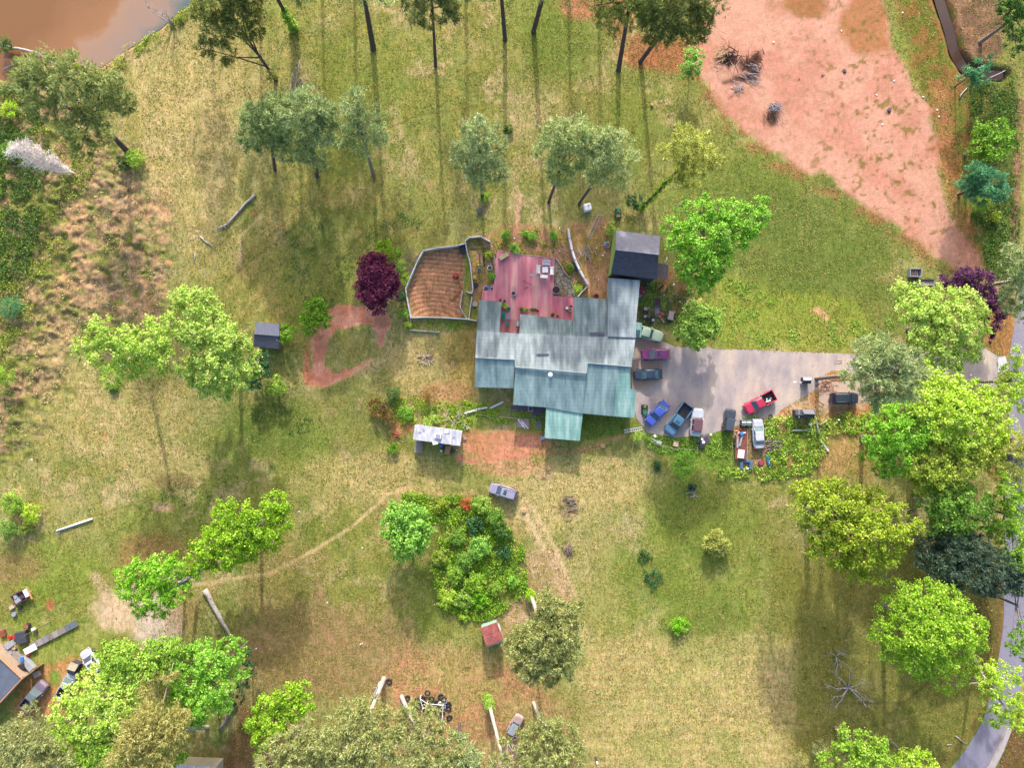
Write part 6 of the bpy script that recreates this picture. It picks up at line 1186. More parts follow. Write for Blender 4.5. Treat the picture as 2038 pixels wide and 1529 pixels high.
# ------------------------------------------------------------------ small things
def put(o, px, py, z=0, rz=0, label=None, cat=None, group=None, top=0):
    p = P(px, py, z + top); o.location = (p.x, p.y, z); o.rotation_euler = (0, 0, rz); return tag(o, label, cat, group)
def log(label, pts, r, mat, name='log', cat='log', z=None, stubs=3):
    b = P(*pts[0]); o = empty(name, b, 0, label, cat); q = [P(x, y) - b + Vector((0, 0, r)) for x, y in pts]
    fine = []
    for i in range(len(q) - 1):
        for t in (0, .33, .66): fine.append(q[i].lerp(q[i + 1], t) + Vector((R.normal() * .06, R.normal() * .06, 0)))
    fine.append(q[-1]); rad = [r * (1 - .45 * i / (len(fine) - 1)) * R.uniform(.9, 1.1) for i in range(len(fine))]
    MB().tube(fine, rad, 9).build('trunk', mat, o, smooth=True)
    for k in range(stubs):
        s_ = fine[R.randint(1, len(fine) - 1)]; d_ = Vector((R.normal(), R.normal(), abs(R.normal()) * .4 + .1)).normalized() * R.uniform(.5, 1.3)
        MB().tube([s_, s_ + d_ * .6, s_ + d_ + Vector((0, 0, .1))], [r * .35, r * .22, .02], 5).build('branch', mat, o)
    return o
log('long silver log lying on the west meadow', [(508, 388), (480, 415), (452, 450)], .24, silver, stubs=2)
log('short pale broken log left of the long silver log', [(452, 448), (432, 456)], .18, silver)
log('thin pale broken branch on the west meadow', [(398, 471), (422, 490)], .14, silver, stubs=1)
log('small pale stick on the west meadow', [(389, 505), (387, 522)], .09, silver, stubs=1)
log('thick grey fallen trunk south of the light green tree', [(408, 1172), (430, 1210), (448, 1243), (468, 1273)], .42, BARK['pale'])
log('grey fallen trunk lying on the pond shore', [(5, 92), (40, 98), (75, 105), (108, 128)], .26, silver, stubs=2)
log('thin pale pole leaning into the west end of the pond', [(8, 140), (28, 128)], .14, silver, stubs=0)
log('pale log half under the bottom pines', [(757, 1357), (740, 1392)], .22, silver)
log('grey mottled log near the bottom left woods', [(470, 1400), (455, 1425), (437, 1452)], .34, BARK['grey'], stubs=1)
log('pale log on the bare ground at the bottom, right of the pines', [(1071, 1439), (1098, 1445), (1108, 1458)], .25, silver, stubs=0)
log('white stick by the road bend', [(1901, 1466), (1921, 1481)], .1, silver, stubs=0)
log('small white stick by the road bend', [(1884, 1484), (1893, 1482)], .08, silver, stubs=0)
log('short pale log in the weeds below the black suv', [(1630, 847), (1645, 838)], .16, simple('pinkwood', C(214, 176, 168), .9, .1, 4), stubs=0)
log('stick lying just south of the black suv', [(1666, 825), (1680, 818)], .08, silver, stubs=0)
log('pale stump log south of the white sheet on the creek bank', [(1908, 195), (1925, 174)], .12, silver, stubs=0)
log('grey post lying east of the dark barn', [(1322, 528), (1327, 512)], .16, silver, stubs=0)
log('split log pale on the creek crossing', [(1960, 160), (2000, 140)], .1, silver, stubs=0)
def pipe(label, pts, r, mat, name='pipe', cat='pipe'):
    b = P(*pts[0]); MBx = MB().tube([P(x, y) - b + Vector((0, 0, r)) for x, y in pts], r, 9); o = MBx.build(name, mat, None, smooth=True); o.location = b; return tag(o, label, cat)
pipe('long white pipe lying on the south-west meadow', [(114, 1057), (185, 1033)], .17, M['white'])
pipe('short white pipe at the edge of the light green tree', [(265, 1116), (290, 1125)], .2, M['white'])
pipe('white drain pipe on the grass beside the house porch', [(1078, 871), (1098, 873)], .09, M['white'])
# pallets of sticks and burn piles
def sticks(label, cx, cy, n, l, sp, mat, name='stick_pile', ang=None, h=.4, group=None):
    b = P(cx, cy); o = empty(name, b, 0, label, 'stick pile', group); mb = MB()
    for i in range(n):
        a = R.uniform(0, 3.14) if ang is None else ang + R.normal() * .35; c = Vector((R.normal() * sp, R.normal() * sp, R.uniform(.05, h))); d_ = Vector((math.cos(a), math.sin(a), R.normal() * .12)) * l * R.uniform(.3, .6)
        mb.tube([c - d_, c + Vector((0, 0, .05)), c + d_], [.06, .05, .02], 4)
    mb.build('sticks', mat, o); return o
sticks('stack of silvery sticks alone on the red clearing', 1543, 214, 34, 1.6, .42, silver, ang=-.5, h=.7)
sticks('dark brown rotting sticks under the silvery stack', 1538, 236, 16, 1.4, .45, BARK['brown'], ang=-1.2)
sticks('heap of tan logs at the west edge of the burnt ground', 1433, 110, 30, 1.5, .8, M['tan'], h=.7)
sticks('grey scrap wood south of the burnt ground', 1500, 148, 22, 2.0, .7, silver, ang=-.3)
sticks('small frame of grey sticks below the burnt ground', 1469, 173, 10, 1.8, .4, silver)
sticks('charred dark sticks on the burnt ground', 1452, 112, 36, 1.7, .9, simple('char', C(66, 46, 48), .95, .3, 5), h=.5)
sticks('charred brush curling at the east of the burnt ground', 1497, 122, 34, 1.5, 1.0, simple('char2', C(96, 62, 50), .95, .3, 5), h=.4)
sticks('bundle of orange boards behind the house yard', 1323, 572, 12, 2.2, .28, M['orange'], ang=1.25)
sticks('pale sticks fallen beside the garden wall', 1163, 500, 16, 1.6, .7, silver, ang=1.9)
sticks('grey branch litter west of the plot fence', 815, 520, 30, 1.5, .9, greyw, ang=.9)
sticks('white branch pile left of the trailer home garden', 905, 835, 22, 1.5, .9, M['lightwood'])
sticks('small heap of red-brown roots west of the trailer home', 787, 868, 16, 1.2, .4, M['terracotta'])
sticks('wood litter at the foot of the grey pine trunk', 1645, 764, 24, 1.4, .9, M['rust'])
sticks('grey brush heap right of the white sedan', 1540, 888, 40, 2.0, .8, greyw, ang=.5)
sticks('pale brush on the dead stump south of the driveway', 1378, 984, 16, .8, .3, silver)
sticks('pale twig litter on the lawn south of the house', 1133, 1006, 30, 1.0, .7, greyw)
sticks('pale litter of sticks on the track south-east of the thicket', 1130, 1095, 24, 1.0, .5, greyw, ang=-1.2)
sticks('pale twigs scattered on the lawn left of the house', 850, 712, 22, .9, .6, M['lightwood'])
# ladders
def ladder(label, a, b, w_, n, mat, z=.06):
    A, B = P(*a), P(*b); L = (B - A).length; o = empty('ladder', A, math.atan2(B.y - A.y, B.x - A.x), label, 'ladder')
    for s_ in (-1, 1): MB().box((L / 2, s_ * w_ / 2, z), (L, .07, .06)).build('rail', mat, o)
    for i in range(n): MB().box((L * (i + .5) / n, 0, z), (.07, w_, .045)).build('rung', mat, o)
ladder('pale ladder lying on the grass north-west of the dark barn', (1194, 427), (1171, 475), .55, 13, M['lightwood'])
ladder('grey aluminium ladder lying at the corner of the house', (1242, 859), (1278, 853), .45, 9, M['white'])
# deck furniture
def bench(label, px, py, l, w_, rz, mat, name='bench', group='white benches on the deck', back=True):
    p = P(px, py, .75); o = empty(name, (p.x, p.y, .35), rz, label, 'bench', group)
    MB().box((0, 0, .42), (l, w_ * .62, .05)).build('seat', mat, o, bevel=.01)
    if back: MB().box((0, w_ * .4, .62), (l, .07, .42)).build('backrest', mat, o)
    for s_ in (-1, 1):
        MB().box((s_ * l * .47, 0, .55), (.07, w_ * .8, .06)).build('armrest', mat, o)
        for t in (-1, 1): MB().box((s_ * l * .46, t * w_ * .36, .26), (.06, .06, .52)).build('leg', mat, o)
bench('white bench north of the square white table', 1087, 524, 1.3, .85, 0, M['white'])
bench('white bench west of the square white table', 1072, 536, 1.3, .8, math.pi / 2, M['white'])
bench('white bench east of the square white table', 1098, 539, 1.3, .8, -math.pi / 2, M['white'])
bench('white bench south of the square white table', 1082.5, 550, 1.2, .75, math.pi - .12, M['white'])
p = P(1085, 537, .8); o = empty('table', (p.x, p.y, .35), 0, 'square white table among the white benches', 'table'); MB().box((0, 0, .45), (.9, .9, .06)).build('tabletop', M['white'], o, bevel=.02)
for sx in (-1, 1):
    for sy in (-1, 1): MB().box((sx * .38, sy * .38, .21), (.06, .06, .42)).build('leg', M['white'], o)
p = P(1002.5, 510, .8); o = empty('daybed', (p.x, p.y, .35), math.radians(32), 'beige cushioned daybed in the corner of the deck', 'daybed'); MB().box((0, 0, .2), (1.6, .7, .22)).build('frame', M['wood'], o); MB().box((0, 0, .38), (1.6, .7, .14)).build('cushion', simple('beige_cloth', C(222, 200, 150), .9, .05, 4), o, bevel=.04)
def chair(label, px, py, rz):
    p = P(px, py, .8); o = empty('patio_chair', (p.x, p.y, .35), rz, label, 'chair', 'teal chairs round the grey deck table')
    MB().box((0, 0, .42), (.55, .55, .09)).build('seat', M['teal'], o, bevel=.03); MB().box((0, .27, .68), (.55, .08, .5)).build('backrest', M['teal'], o, bevel=.03)
    for sx in (-1, 1):
        MB().box((sx * .29, 0, .58), (.05, .5, .05)).build('armrest', M['teal'], o)
        for sy in (-1, 1): MB().box((sx * .25, sy * .24, .2), (.04, .04, .4)).build('leg', M['dark'], o)
chair('teal patio chair, northernmost, beside the potted plant', 1012, 616, 0); chair('teal patio chair west of the grey table, upper', 1001.5, 625, math.pi / 2); chair('teal patio chair west of the grey table, lower', 1001.5, 633.5, math.pi / 2); chair('teal patio chair, southernmost by the house', 1010, 644.5, math.pi)
p = P(1012, 630, .8); o = empty('patio_table', (p.x, p.y, .35), 0, 'grey glass topped table among the teal chairs', 'table'); MB().box((0, 0, .68), (.65, .9, .04)).build('tabletop', simple('greytop', C(158, 150, 172), .3, .08, 3), o)
for sx in (-1, 1):
    for sy in (-1, 1): MB().box((sx * .28, sy * .4, .33), (.04, .04, .66)).build('leg', M['dark'], o)
p = P(1030, 645, .9); o = empty('grill', (p.x, p.y, .35), math.pi / 2, 'silver barbecue grill against the deck corner of the house', 'grill'); MB().box((0, 0, .4), (1.1, .5, .8)).build('cabinet', M['dark'], o); MB().loft([[(x, y, z) for x, y in outline(1, .5 * k, -.45, .45)] for z, k in ((.8, 1), (.98, .9), (1.06, .5))]).build('lid', M['grey'], o); MB().box((-.62, 0, .78), (.16, .45, .04)).build('side_shelf', M['grey'], o)
# round planter with soil, fire bowl
o = MB().cyl((0, 0, 0), .68, .5, 28).build('round_planter', simple('whitewashed', C(214, 196, 180), .85, .1, 4)); put(o, 1107, 577, .05, 0, 'large round stone planter of dark soil between deck and patio', 'planter', top=.5); MB().cyl((0, 0, .44), .6, .08, 26).build('soil', M['brown'], o)
def pot(label, px, py, r, mat, plant=None, z=.35, group=None, h=None, cat='pot', name='flower_pot', soil='brown'):
    h = h or r * 1.5; p = P(px, py, z + h); o = empty(name, (p.x, p.y, z), 0, label, cat, group)
    MB().cyl((0, 0, 0), r * .75, h, 14, r).build('pot', mat, o); MB().torus((0, 0, h), r * .95, r * .14, 14, 6).build('rim', mat, o); MB().cyl((0, 0, h - .02), r * .85, .03, 12).build('soil', M[soil], o)
    if plant:
        v, _ = foliage([(0, 0, h + r * .5, r * 1.1, r * .8)], 'leaf', 22, .16); quads('plant', v, lmat(plant), o)
    return o
GPot = 'small pots lined up along the dark roof edge'
for i, (x, y, r, mt, pl) in enumerate([(1038, 616, .26, 'black', 'dark'), (1049, 616, .22, 'black', 'gold'), (1055, 616, .14, 'terracotta', None), (1060, 617, .24, 'black', 'dark'), (1066, 617, .2, 'brown', None), (1070, 619, .22, 'red', None), (1044, 618, .18, 'terracotta', 'bright')]):
    pot('small dark flower pot in the row on the deck at the roof edge', x, y, r, M[mt], pl, group=GPot)
pot('pot of yellow-green foliage beside the teal chairs', 1006, 610, .32, M['terracotta'], 'lime', h=.4); pot('second pot of yellow-green foliage behind the teal chairs', 1001, 606, .28, M['black'], 'gold', h=.4)
pot('small dark pot at the corner of the west wing roof', 995.5, 597, .18, M['black']); pot('small dark pot right of the roof corner pot', 1004, 599, .18, M['black'])
pot('black pot with a white centre at the east end of the deck', 1128, 613, .3, M['black'], soil='white'); pot('pale round pot in the east corner of the deck', 1135, 616, .3, M['lightwood'], soil='dark'); pot('dark pot just above the pale pot in the deck corner', 1136.5, 610, .22, M['black']); pot('dark round pot at the middle of the dark roof edge', 1100, 627, .24, M['black'], 'dark'); pot('small brown pot right of the middle roof edge pot', 1110, 629, .16, M['brown'])
o = pot('grey metal fire bowl standing in the open deck', 1022, 584, .4, M['grey'], h=.3, cat='fire bowl', name='fire_bowl', soil='black')
pot('terracotta rimmed tub of dark water on the path by the house', 1187, 590, .45, M['terracotta'], z=0, h=.4, soil='brown')
# stacked white lattice by the house
o = empty('lattice_panel', P(1205, 598), math.radians(10), 'white lattice leaning by the house roof corner', 'lattice')
for k in range(5): MB().box((-.8 + k * .4, 0, .45), (.04, .04, .9)).build('slat', M['white'], o); MB().box((0, 0, .1 + k * .18), (1.7, .03, .04)).build('slat', M['white'], o)
# white tank, bottles, etc north yard
o = empty('water_tote', P(1168, 415), .25, 'white cube water tank on the grass at the foot of the pale pines', 'water tank'); MB().box((0, 0, .62), (1.2, 1.15, 1.1)).build('tank', M['white'], o, bevel=.15); MB().cyl((.15, .1, 1.17), .14, .08, 12).build('cap', M['grey'], o); MB().box((0, 0, .05), (1.25, 1.2, .1)).build('pallet', M['grey'], o)
def bucket(label, px, py, r, mat, h=None, cat='bucket', name='bucket', z=0, inner='dark', group=None):
    h = h or r * 1.8; o = MB().cyl((0, 0, 0), r * .85, h, 14, r).build(name, mat); put(o, px, py, z, 0, label, cat, group, top=h); MB().cyl((0, 0, h - .02), r * .85, .035, 12).build('opening', M[inner] if inner in M else mat, o); return o
bucket('blue bucket in a white ringed stand west of the dark barn', 1207.5, 486, .28, M['blue'], inner='blue')
o = MB().torus((0, 0, .12), .42, .1, 18, 8).build('ring_stand', M['lightwood']); put(o, 1208, 487.5, 0, 0, 'pale ring round the blue bucket', 'ring')
bucket('blue drum by the twig heap north-west of the trailer home', 762, 804, .36, simple('dusty_blue', C(140, 166, 200), .6, .1, 3), .8, inner='grey', cat='drum', name='drum')
bucket('black bin bag bundle inside the north-east corner of the plot', 920, 494, .55, M['black'], .6, cat='bin bag', name='bin_bag', inner='black'); bucket('second black bin bag just south of the first in the plot', 921, 501, .42, M['black'], .5, cat='bin bag', name='bin_bag', inner='black')
bucket('dark heap of plastic on the north lawn under the ivy pine', 954, 420, .5, M['dark'], .35, cat='plastic heap', name='plastic_heap', inner='dark')
GY = 'assorted junk in the garden west of the deck'
for x, y, r, mt, l_ in [(975, 533, .4, 'white', 'white round basin west of the deck'), (953, 537, .3, 'grey', 'grey basin left of the white basin'), (967, 574, .4, 'white', 'white tub at the west deck corner'), (973, 573, .3, 'blue', 'blue bowl beside the white tub'), (979, 575, .22, 'white', 'small white pot right of the blue bowl'), (947, 567, .4, 'black', 'black tub by the hooked fence'), (945, 605, .45, 'lightwood', 'pale coil left of the west wing roof'), (944, 552, .3, 'yellow', 'yellowish bowl inside the garden strip')]:
    bucket(l_, x, y, r, M[mt], .35, group=GY, cat='basin', name='basin', inner='dark' if mt in ('white', 'grey') else mt)
for i, (x, y, sx, sy, mt) in enumerate([(955, 495, 3.2, .12, 'dark'), (955, 520, .25, 2.6, 'dark'), (962, 512, .2, 3, 'brown'), (980, 520, .25, 2.4, 'dark'), (988, 530, .12, 3.5, 'lightwood')]):
    box_thing('board', ['long dark board at the north end of the garden strip', 'dark board standing in the garden strip, western', 'brown narrow board in the garden strip, middle one', 'dark board nearest the deck in the garden strip', 'pale strip of timber along the west deck edge'][i], 'board', x, y, (sx, sy, .12), M[mt], .05 * i)
GL = 'small stones and litter on the yard'
for k in range(46):
    x, y = (R.uniform(940, 1135), R.uniform(452, 502)) if k < 26 else (R.uniform(1160, 1215), R.uniform(470, 560))
    box_thing('stone', 'small %s stone on the bare yard %s' % (['cream', 'grey', 'brick red', 'tan', 'white'][k % 5], 'north of the deck' if k < 26 else 'west of the dark barn'), 'stone', x, y, (R.uniform(.15, .4), R.uniform(.12, .3), .1), M[['lightwood', 'grey', 'terracotta', 'tan', 'white'][k % 5]], k, group=GL, bevel=.03, taper=.7)
for k in range(34):
    x, y = (R.uniform(1280, 1345), R.uniform(560, 640)) if k < 24 else (R.uniform(1350, 1385), R.uniform(575, 610))
    box_thing('scrap_piece', 'small %s scrap lying %s' % (['white', 'cream', 'grey', 'red', 'tan', 'blue', 'magenta'][k % 7], 'in the weedy yard east of the house' if k < 24 else 'on the bare patch under the big bright tree'), 'scrap', x, y, (R.uniform(.15, .4), R.uniform(.1, .3), .12), M[['white', 'lightwood', 'grey', 'red', 'tan', 'blue', 'pink'][k % 7]], k, group='scraps in the yard east of the house', bevel=.02, taper=.8)
box_thing('wooden_bench', 'grey slatted wooden stand in the east yard', 'stand', 1309.5, 600, (1.05, 1.35, .45), M['deckwood'], -.05, lid=M['brown'])
box_thing('stone_slab', 'long grey slab below the slatted stand', 'slab', 1308, 618, (.8, 1.6, .1), simple('slab', C(150, 136, 152), .9, .12, 3), 0)
box_thing('table', 'pale tilted tabletop beside the black tub in the east yard', 'table', 1336, 628, (.85, 1.4, .6), simple('pale_top', C(186, 170, 178), .8, .1, 3), -.2)
bucket('black round tub at the foot of the tilted tabletop', 1331, 637, .45, M['black'], .3, inner='black', cat='tub', name='tub')
box_thing('box', 'pale box against the bright tree in the east yard', 'box', 1364, 613, (.5, 1.1, .4), M['lightwood'], -.2)
box_thing('cardboard', 'orange cardboard scraps north of the round bright tree', 'cardboard', 1391, 600, (1.3, .7, .3), M['orange'], .5)
box_thing('boards', 'two cream boards crossing on the east yard grass', 'boards', 1316, 634, (.28, 1.6, .08), simple('cream', C(232, 222, 200), .8, .05, 3), .6)
bucket('magenta plastic bowl in the east yard', 1317.5, 625, .3, M['pink'], .25, inner='pink', cat='bowl', name='bowl')
for x, y, r, mt, l_ in [(1285, 614.5, .26, 'white', 'white bucket by the east yard planks'), (1284, 630, .24, 'lightwood', 'cream bowl on the east yard gravel, western'), (1290, 629, .26, 'grey', 'grey bowl on the east yard gravel, middle'), (1300, 637, .2, 'white', 'white bowl on the east yard gravel, eastern'), (1273, 587, .3, 'white', 'white tub against the north-east wing of the house'), (1278, 596, .24, 'grey', 'grey kettle below the white tub')]:
    bucket(l_, x, y, r, M[mt], .3, inner='grey' if mt != 'grey' else 'dark')
for k, (x, y) in enumerate(((1290, 637), (1296, 635), (1294, 641), (1299, 632), (1284, 623))): o = MB().torus((0, 0, .1), .3, .1, 16, 7).build('tyre', M['black']); put(o, x, y, 0, 0, 'black tyre or ring among the bowls on the east yard gravel', 'tyre', 'rings on the east yard gravel')
box_thing('toolbox', 'dark red machine against the north-east wing of the house', 'machine', 1277, 577, (.6, 1.5, .6), simple('dullred', C(170, 50, 66), .6, .2, 3), .1)
bucket('small red can beside the dark red machine', 1283.5, 573, .16, M['red'], .3, inner='red', cat='can', name='can'); bucket('small violet can beside the dark red machine', 1286, 567, .16, simple('violet', C(90, 70, 190), .5, .1, 3), .3, cat='can', name='can')
box_thing('dark_sack', 'dark sack leaning on the curved garden wall', 'sack', 1146, 530, (.6, 1.5, .5), M['dark'], .3, bevel=.1)
# by the parked cars
bucket('white round dish in front of the blue sedan', 1303.5, 868.5, .26, M['white'], .2, inner='white', cat='dish', name='dish')
box_thing('white_board', 'white board in the weeds in front of the parked cars, western', 'board', 1301, 876, (1.1, .3, .1), M['white'], -.4); box_thing('white_board', 'white board in the weeds in front of the parked cars, eastern', 'board', 1312, 881, (.8, .5, .15), M['white'], -.4)
box_thing('cardboard_box', 'peach coloured cardboard box in the weeds', 'box', 1345.5, 884, (.8, .85, .4), simple('card', C(236, 196, 170), .85, .06, 3), -.15)
box_thing('tarpaulin', 'dark purple tarpaulin heap in front of the white four wheel drive', 'tarpaulin', 1401, 878, (2.2, 1.5, .35), simple('tarp', C(86, 72, 100), .7, .2, 2), .5, bevel=.15, taper=.75)
bucket('white round dish on the tarpaulin heap', 1400, 880.5, .26, M['white'], .1, inner='white', z=.36, cat='dish', name='dish'); bucket('second white pot on the tarpaulin heap', 1397.5, 875, .2, M['white'], .2, inner='white', z=.36, cat='pot', name='pot')
bucket('white dish right of the tarpaulin heap', 1415, 865.5, .2, M['white'], .15, inner='white', cat='dish', name='dish')
box_thing('black_bag', 'black bag at the south of the tarpaulin heap', 'bag', 1396, 890, (1.2, .7, .4), M['black'], .2, bevel=.12)
box_thing('blue_chair_frame', 'blue-grey cushions in a U shape south of the trailer, left arm', 'cushion', 1476.5, 927, (.5, 1.2, .4), simple('denim', C(86, 118, 160), .8, .15, 4), .05, bevel=.08)
box_thing('blue_chair_frame', 'blue-grey cushions in a U shape south of the trailer, right arm', 'cushion', 1495, 927, (.5, 1.4, .4), simple('denim', None), -.05, bevel=.08)
box_thing('blue_chair_frame', 'blue-grey cushions in a U shape south of the trailer, cross piece', 'cushion', 1485, 919, (1.5, .4, .35), simple('denim', None), .0, bevel=.08)
box_thing('white_jug', 'white jug inside the blue U of cushions', 'jug', 1487, 933, (.55, .3, .25), M['white'], -.4, bevel=.06)
box_thing('blue_slide', 'long bright blue plastic slide in the weeds', 'slide', 1529.5, 917, (.42, 1.6, .3), M['blue'], .22, bevel=.05)
bucket('dark tub with a pink item south of the white sedan', 1515, 922, .4, M['dark'], .35, inner='pink', cat='tub', name='tub')
bucket('black tyre-like ring at the weeds north of the white sedan', 1534, 829.5, .36, M['black'], .3, inner='dark', cat='tub', name='tub')
for x, y, l_ in [(1582, 761, 'small white plate on the driveway end'), ]: box_thing('white_scrap', l_, 'scrap', x, y, (.5, .25, .06), M['white'], .05)
bucket('white ringed post beside the small black gabled box', 1597, 762.5, .22, M['white'], .5, inner='dark', cat='post', name='post')
bucket('white ball topped post by the L-shaped rail', 1614, 845, .2, M['white'], .9, inner='white', cat='post', name='post')
bucket('small white topped post in the weeds below the black suv', 1670, 836, .16, M['white'], .6, inner='white', cat='post', name='post')
o = MB().box((0, 0, .02), (2.0, .5, .03)).build('road_patch', M['brown']); o.dimensions; o.location = P(1421, 838); o.rotation_euler = (0, 0, 1.3); bpy.data.objects.remove(o)
# air conditioner and items south of the house
o = box_thing('air_conditioner', 'grey air conditioning unit against the south wall of the house', 'air conditioner', 1056, 814, (.8, .8, .7), M['grey'], 0, bevel=.04); MB().cyl((0, 0, .7), .3, .03, 16).build('fan', M['dark'], o)
box_thing('metal_sheets', 'white sheets on a pink board south of the house', 'sheets', 1041, 843, (1.9, 1.4, .12), simple('pinkboard', C(204, 160, 160), .85, .1, 3), -.05)
for i, (x, y, rz) in enumerate(((1036, 842, -1.0), (1041, 845, -1.2), (1046, 847, -.9))): box_thing('white_strip', 'white metal strips lying on the pink board', 'strip', x, y, (1.4, .16, .05), M['white'], rz, .13, group='white strips on the pink board')
box_thing('stone_slab', 'dark stone slab against the south wall of the house, western', 'slab', 1032, 813, (2.6, 1.0, .06), simple('slab2', C(124, 108, 122), .9, .15, 3), 0); box_thing('stone_slab', 'dark stone slab against the south wall of the house, eastern', 'slab', 1071, 822, (2.0, 1.9, .06), simple('slab2', None), 0); box_thing('stone_slab', 'small grey slab beside the bright teal porch roof', 'slab', 1073, 846, (.9, 1.3, .06), simple('slab', None), 0)
box_thing('rag', 'orange mat on the grass by the south-west corner of the house', 'mat', 1010, 796, (.9, .5, .04), M['orange'], 0)
box_thing('blue_cooler', 'pale blue cooler at the corner of the bright teal porch roof', 'cooler', 1080, 872, (.6, .6, .5), simple('paleblue', C(150, 186, 216), .5, .1, 3), 0, bevel=.05)
for i, (x, y, s_, mt, l_) in enumerate([(878, 884 + 4, .5, 'blue', 'blue box behind the trailer home steps, upper'), (881, 892, .5, 'dark', 'dark box behind the trailer home steps'), (878, 898, .35, 'white', 'white bottle crate behind the trailer home steps'), (930, 852, .4, 'white', 'white bucket at the east end of the trailer home'), (925, 874, .35, 'grey', 'grey bin at the east end of the trailer home'), (900, 899, .6, 'dark', 'dark basin right of the plank steps'), (909, 896, .2, 'white', 'small white stone right of the dark basin')]):
    box_thing('box', l_, 'box', x, y, (s_, s_, s_ * .7), M[mt], i * .5, bevel=.05)
# south-west corner clutter
o = empty('boardwalk', P(100, 1272), 0, 'grey boardwalk of mixed panels running to the slate roofed house', 'boardwalk'); oo = o.location
A, B = P(155, 1240) - oo, P(62, 1288) - oo; n_ = Vector((B.y - A.y, -(B.x - A.x), 0)).normalized(); ws = [0, .16, .25, .4, .52, .62, .74, .84, 1]
pm_ = [simple('bw%d' % i, C(*c), .9, .12, 4) for i, c in enumerate(((110, 118, 132), (150, 138, 130), (170, 160, 158), (150, 144, 156)))]
for i in range(8):
    a_, b_ = A.lerp(B, ws[i]), A.lerp(B, ws[i + 1] - .008); MB().prism([(p.x, p.y) for p in (a_ - n_ * .5, b_ - n_ * .5, b_ + n_ * .5, a_ + n_ * .5)], .25, .33).build('panel', pm_[[0, 0, 1, 2, 1, 3, 2, 3][i]], o)
for t in np.linspace(.02, .98, 8): p = A.lerp(B, t); MB().box((p.x, p.y, .12), (.12, 1.0, .25), math.atan2(A.y - B.y, A.x - B.x)).build('joist', M['wood'], o)
box_thing('white_canopy', 'bright white ramp section at the house end of the boardwalk', 'ramp', 59, 1294, (2.0, 1.0, .25), M['white'], heading(-93, 48), .3, bevel=.05)
box_thing('red_sled', 'red plastic sled beside the white ramp', 'sled', 52, 1307, (1.2, .35, .2), M['red'], .55, .2, bevel=.05)
box_thing('deck_platform', 'weathered tan deck along the slate roofed house', 'deck', 27, 1313, (5.6, 2.2, .4), M['deckwood'], heading(50, 46))
for x, y, sx, sy, sz, mt, rz, l_, z in [(20, 1326, 1.0, .8, .5, 'white', -.8, 'white framed glass panel on the tan deck', .5), (40, 1330, 1.1, .9, .6, 'black', .3, 'black barbecue on the tan deck', .5), (52, 1323, 2.6, 1.0, .8, 'grey', -.85, 'long grey box bench at the edge of the tan deck', 0), (42, 1314, .5, .7, .7, 'blue', .2, 'blue bin at the edge of the tan deck', .4), (17, 1286, 1.3, .9, .7, 'grey', .6, 'light grey kennel topped crate at the left edge deck', 0), (26, 1291, .6, .6, .5, 'tan', .2, 'tan box right of the light grey crate', 0), (18, 1301, .8, .7, .5, 'grey', .4, 'grey round lidded cooker below the light grey crate', 0), (5, 1298, .4, 1.5, .5, 'orange', .8, 'orange plank rail at the left edge', .3), (12, 1308, .5, .5, .4, 'lightwood', .3, 'small cream box on the tan deck', .5), (72, 1344, 1.1, .9, .4, 'lightwood', .5, 'pale crate of junk at the end of the tan board wall', 0), (4, 1262, .9, 1.1, .4, 'rust', .2, 'brown toy vehicle at the left edge', 0)]:
    box_thing('crate', l_, 'box', x, y, (sx, sy, sz), M[mt], rz, z, bevel=.05)
box_thing('trampoline_frame', 'black netted cube on the grass by the two red toys', 'frame', 40, 1271, (1.7, 1.9, .9), M['dark'], .2, bevel=.08)
for x, y, r, l_ in [(18.5, 1270.5, .3, 'red toy on the grass, left one'), (28, 1268.5, .32, 'red toy on the grass, right one')]: bucket(l_, x, y, r, M['red'], .35, inner='red', cat='toy', name='toy')
bucket('blue ball-like tub on the grass below the junk trailer', 27, 1224, .38, simple('dusty_blue', None), .4, inner='grey', cat='tub', name='tub')
bucket('brick red topped black drum on the grass', 52, 1248, .42, M['black'], .7, inner='terracotta', cat='drum', name='drum')
o = box_thing('garden_cart', 'small white and dark cart standing at the end of the washing line', 'cart', 64, 1255, (.4, .45, .6), M['white'], .3, bevel=.05); MB().box((.28, -.4, .3), (.3, .5, .5)).build('cart_bag', M['dark'], o)
def pole(label, px, py, h, r, mat, arm=None, cat='pole', name='pole', cap=None):
    o = empty(name, P(px, py), 0, label, cat); MB().cyl((0, 0, 0), r, h, 10, r * .8).build('shaft', mat, o)
    if arm: MB().box((0, 0, h - .2), (arm, .08, .1), .4).build('crossarm', mat, o)
    if cap: MB().cyl((0, 0, h), r * 1.6, .25, 12, r).build('cap', cap, o)
    return o
pole('thin wooden pole casting a long shadow beside the boardwalk', 101, 1239, 6.5, .07, BARK['brown'], arm=.9)
pole('short white capped post at the bottom edge of the south lawn', 1186, 1508, 1.6, .12, M['dark'], cap=M['white'], name='post', cat='post')
pole('small white topped post on the west meadow', 74, 914, 1.2, .08, M['wood'], cap=M['white'], name='post', cat='post')
pole('short post at the end of the long white pipe', 120, 1061, .9, .08, M['grey'], name='post', cat='post')
# sedum stumps on the lawn
for x, y, r, l_ in [(1043, 1017, .4, 'tree stump on the lawn south-east of the silver suv'), (1010 + 190, 888, .4, 'pale stone on the grass by the curving path'), (1298, 207, .25, 'small stump on the north lawn shade')]:
    o = MB().cyl((0, 0, 0), r, .3, 12, r * .85).build('stump', M['tan']); put(o, x, y, 0, 0, l_, 'stump', top=.3); MB().cyl((0, 0, .3), r * .6, .01, 12).build('cut_face', M['orange'], o)
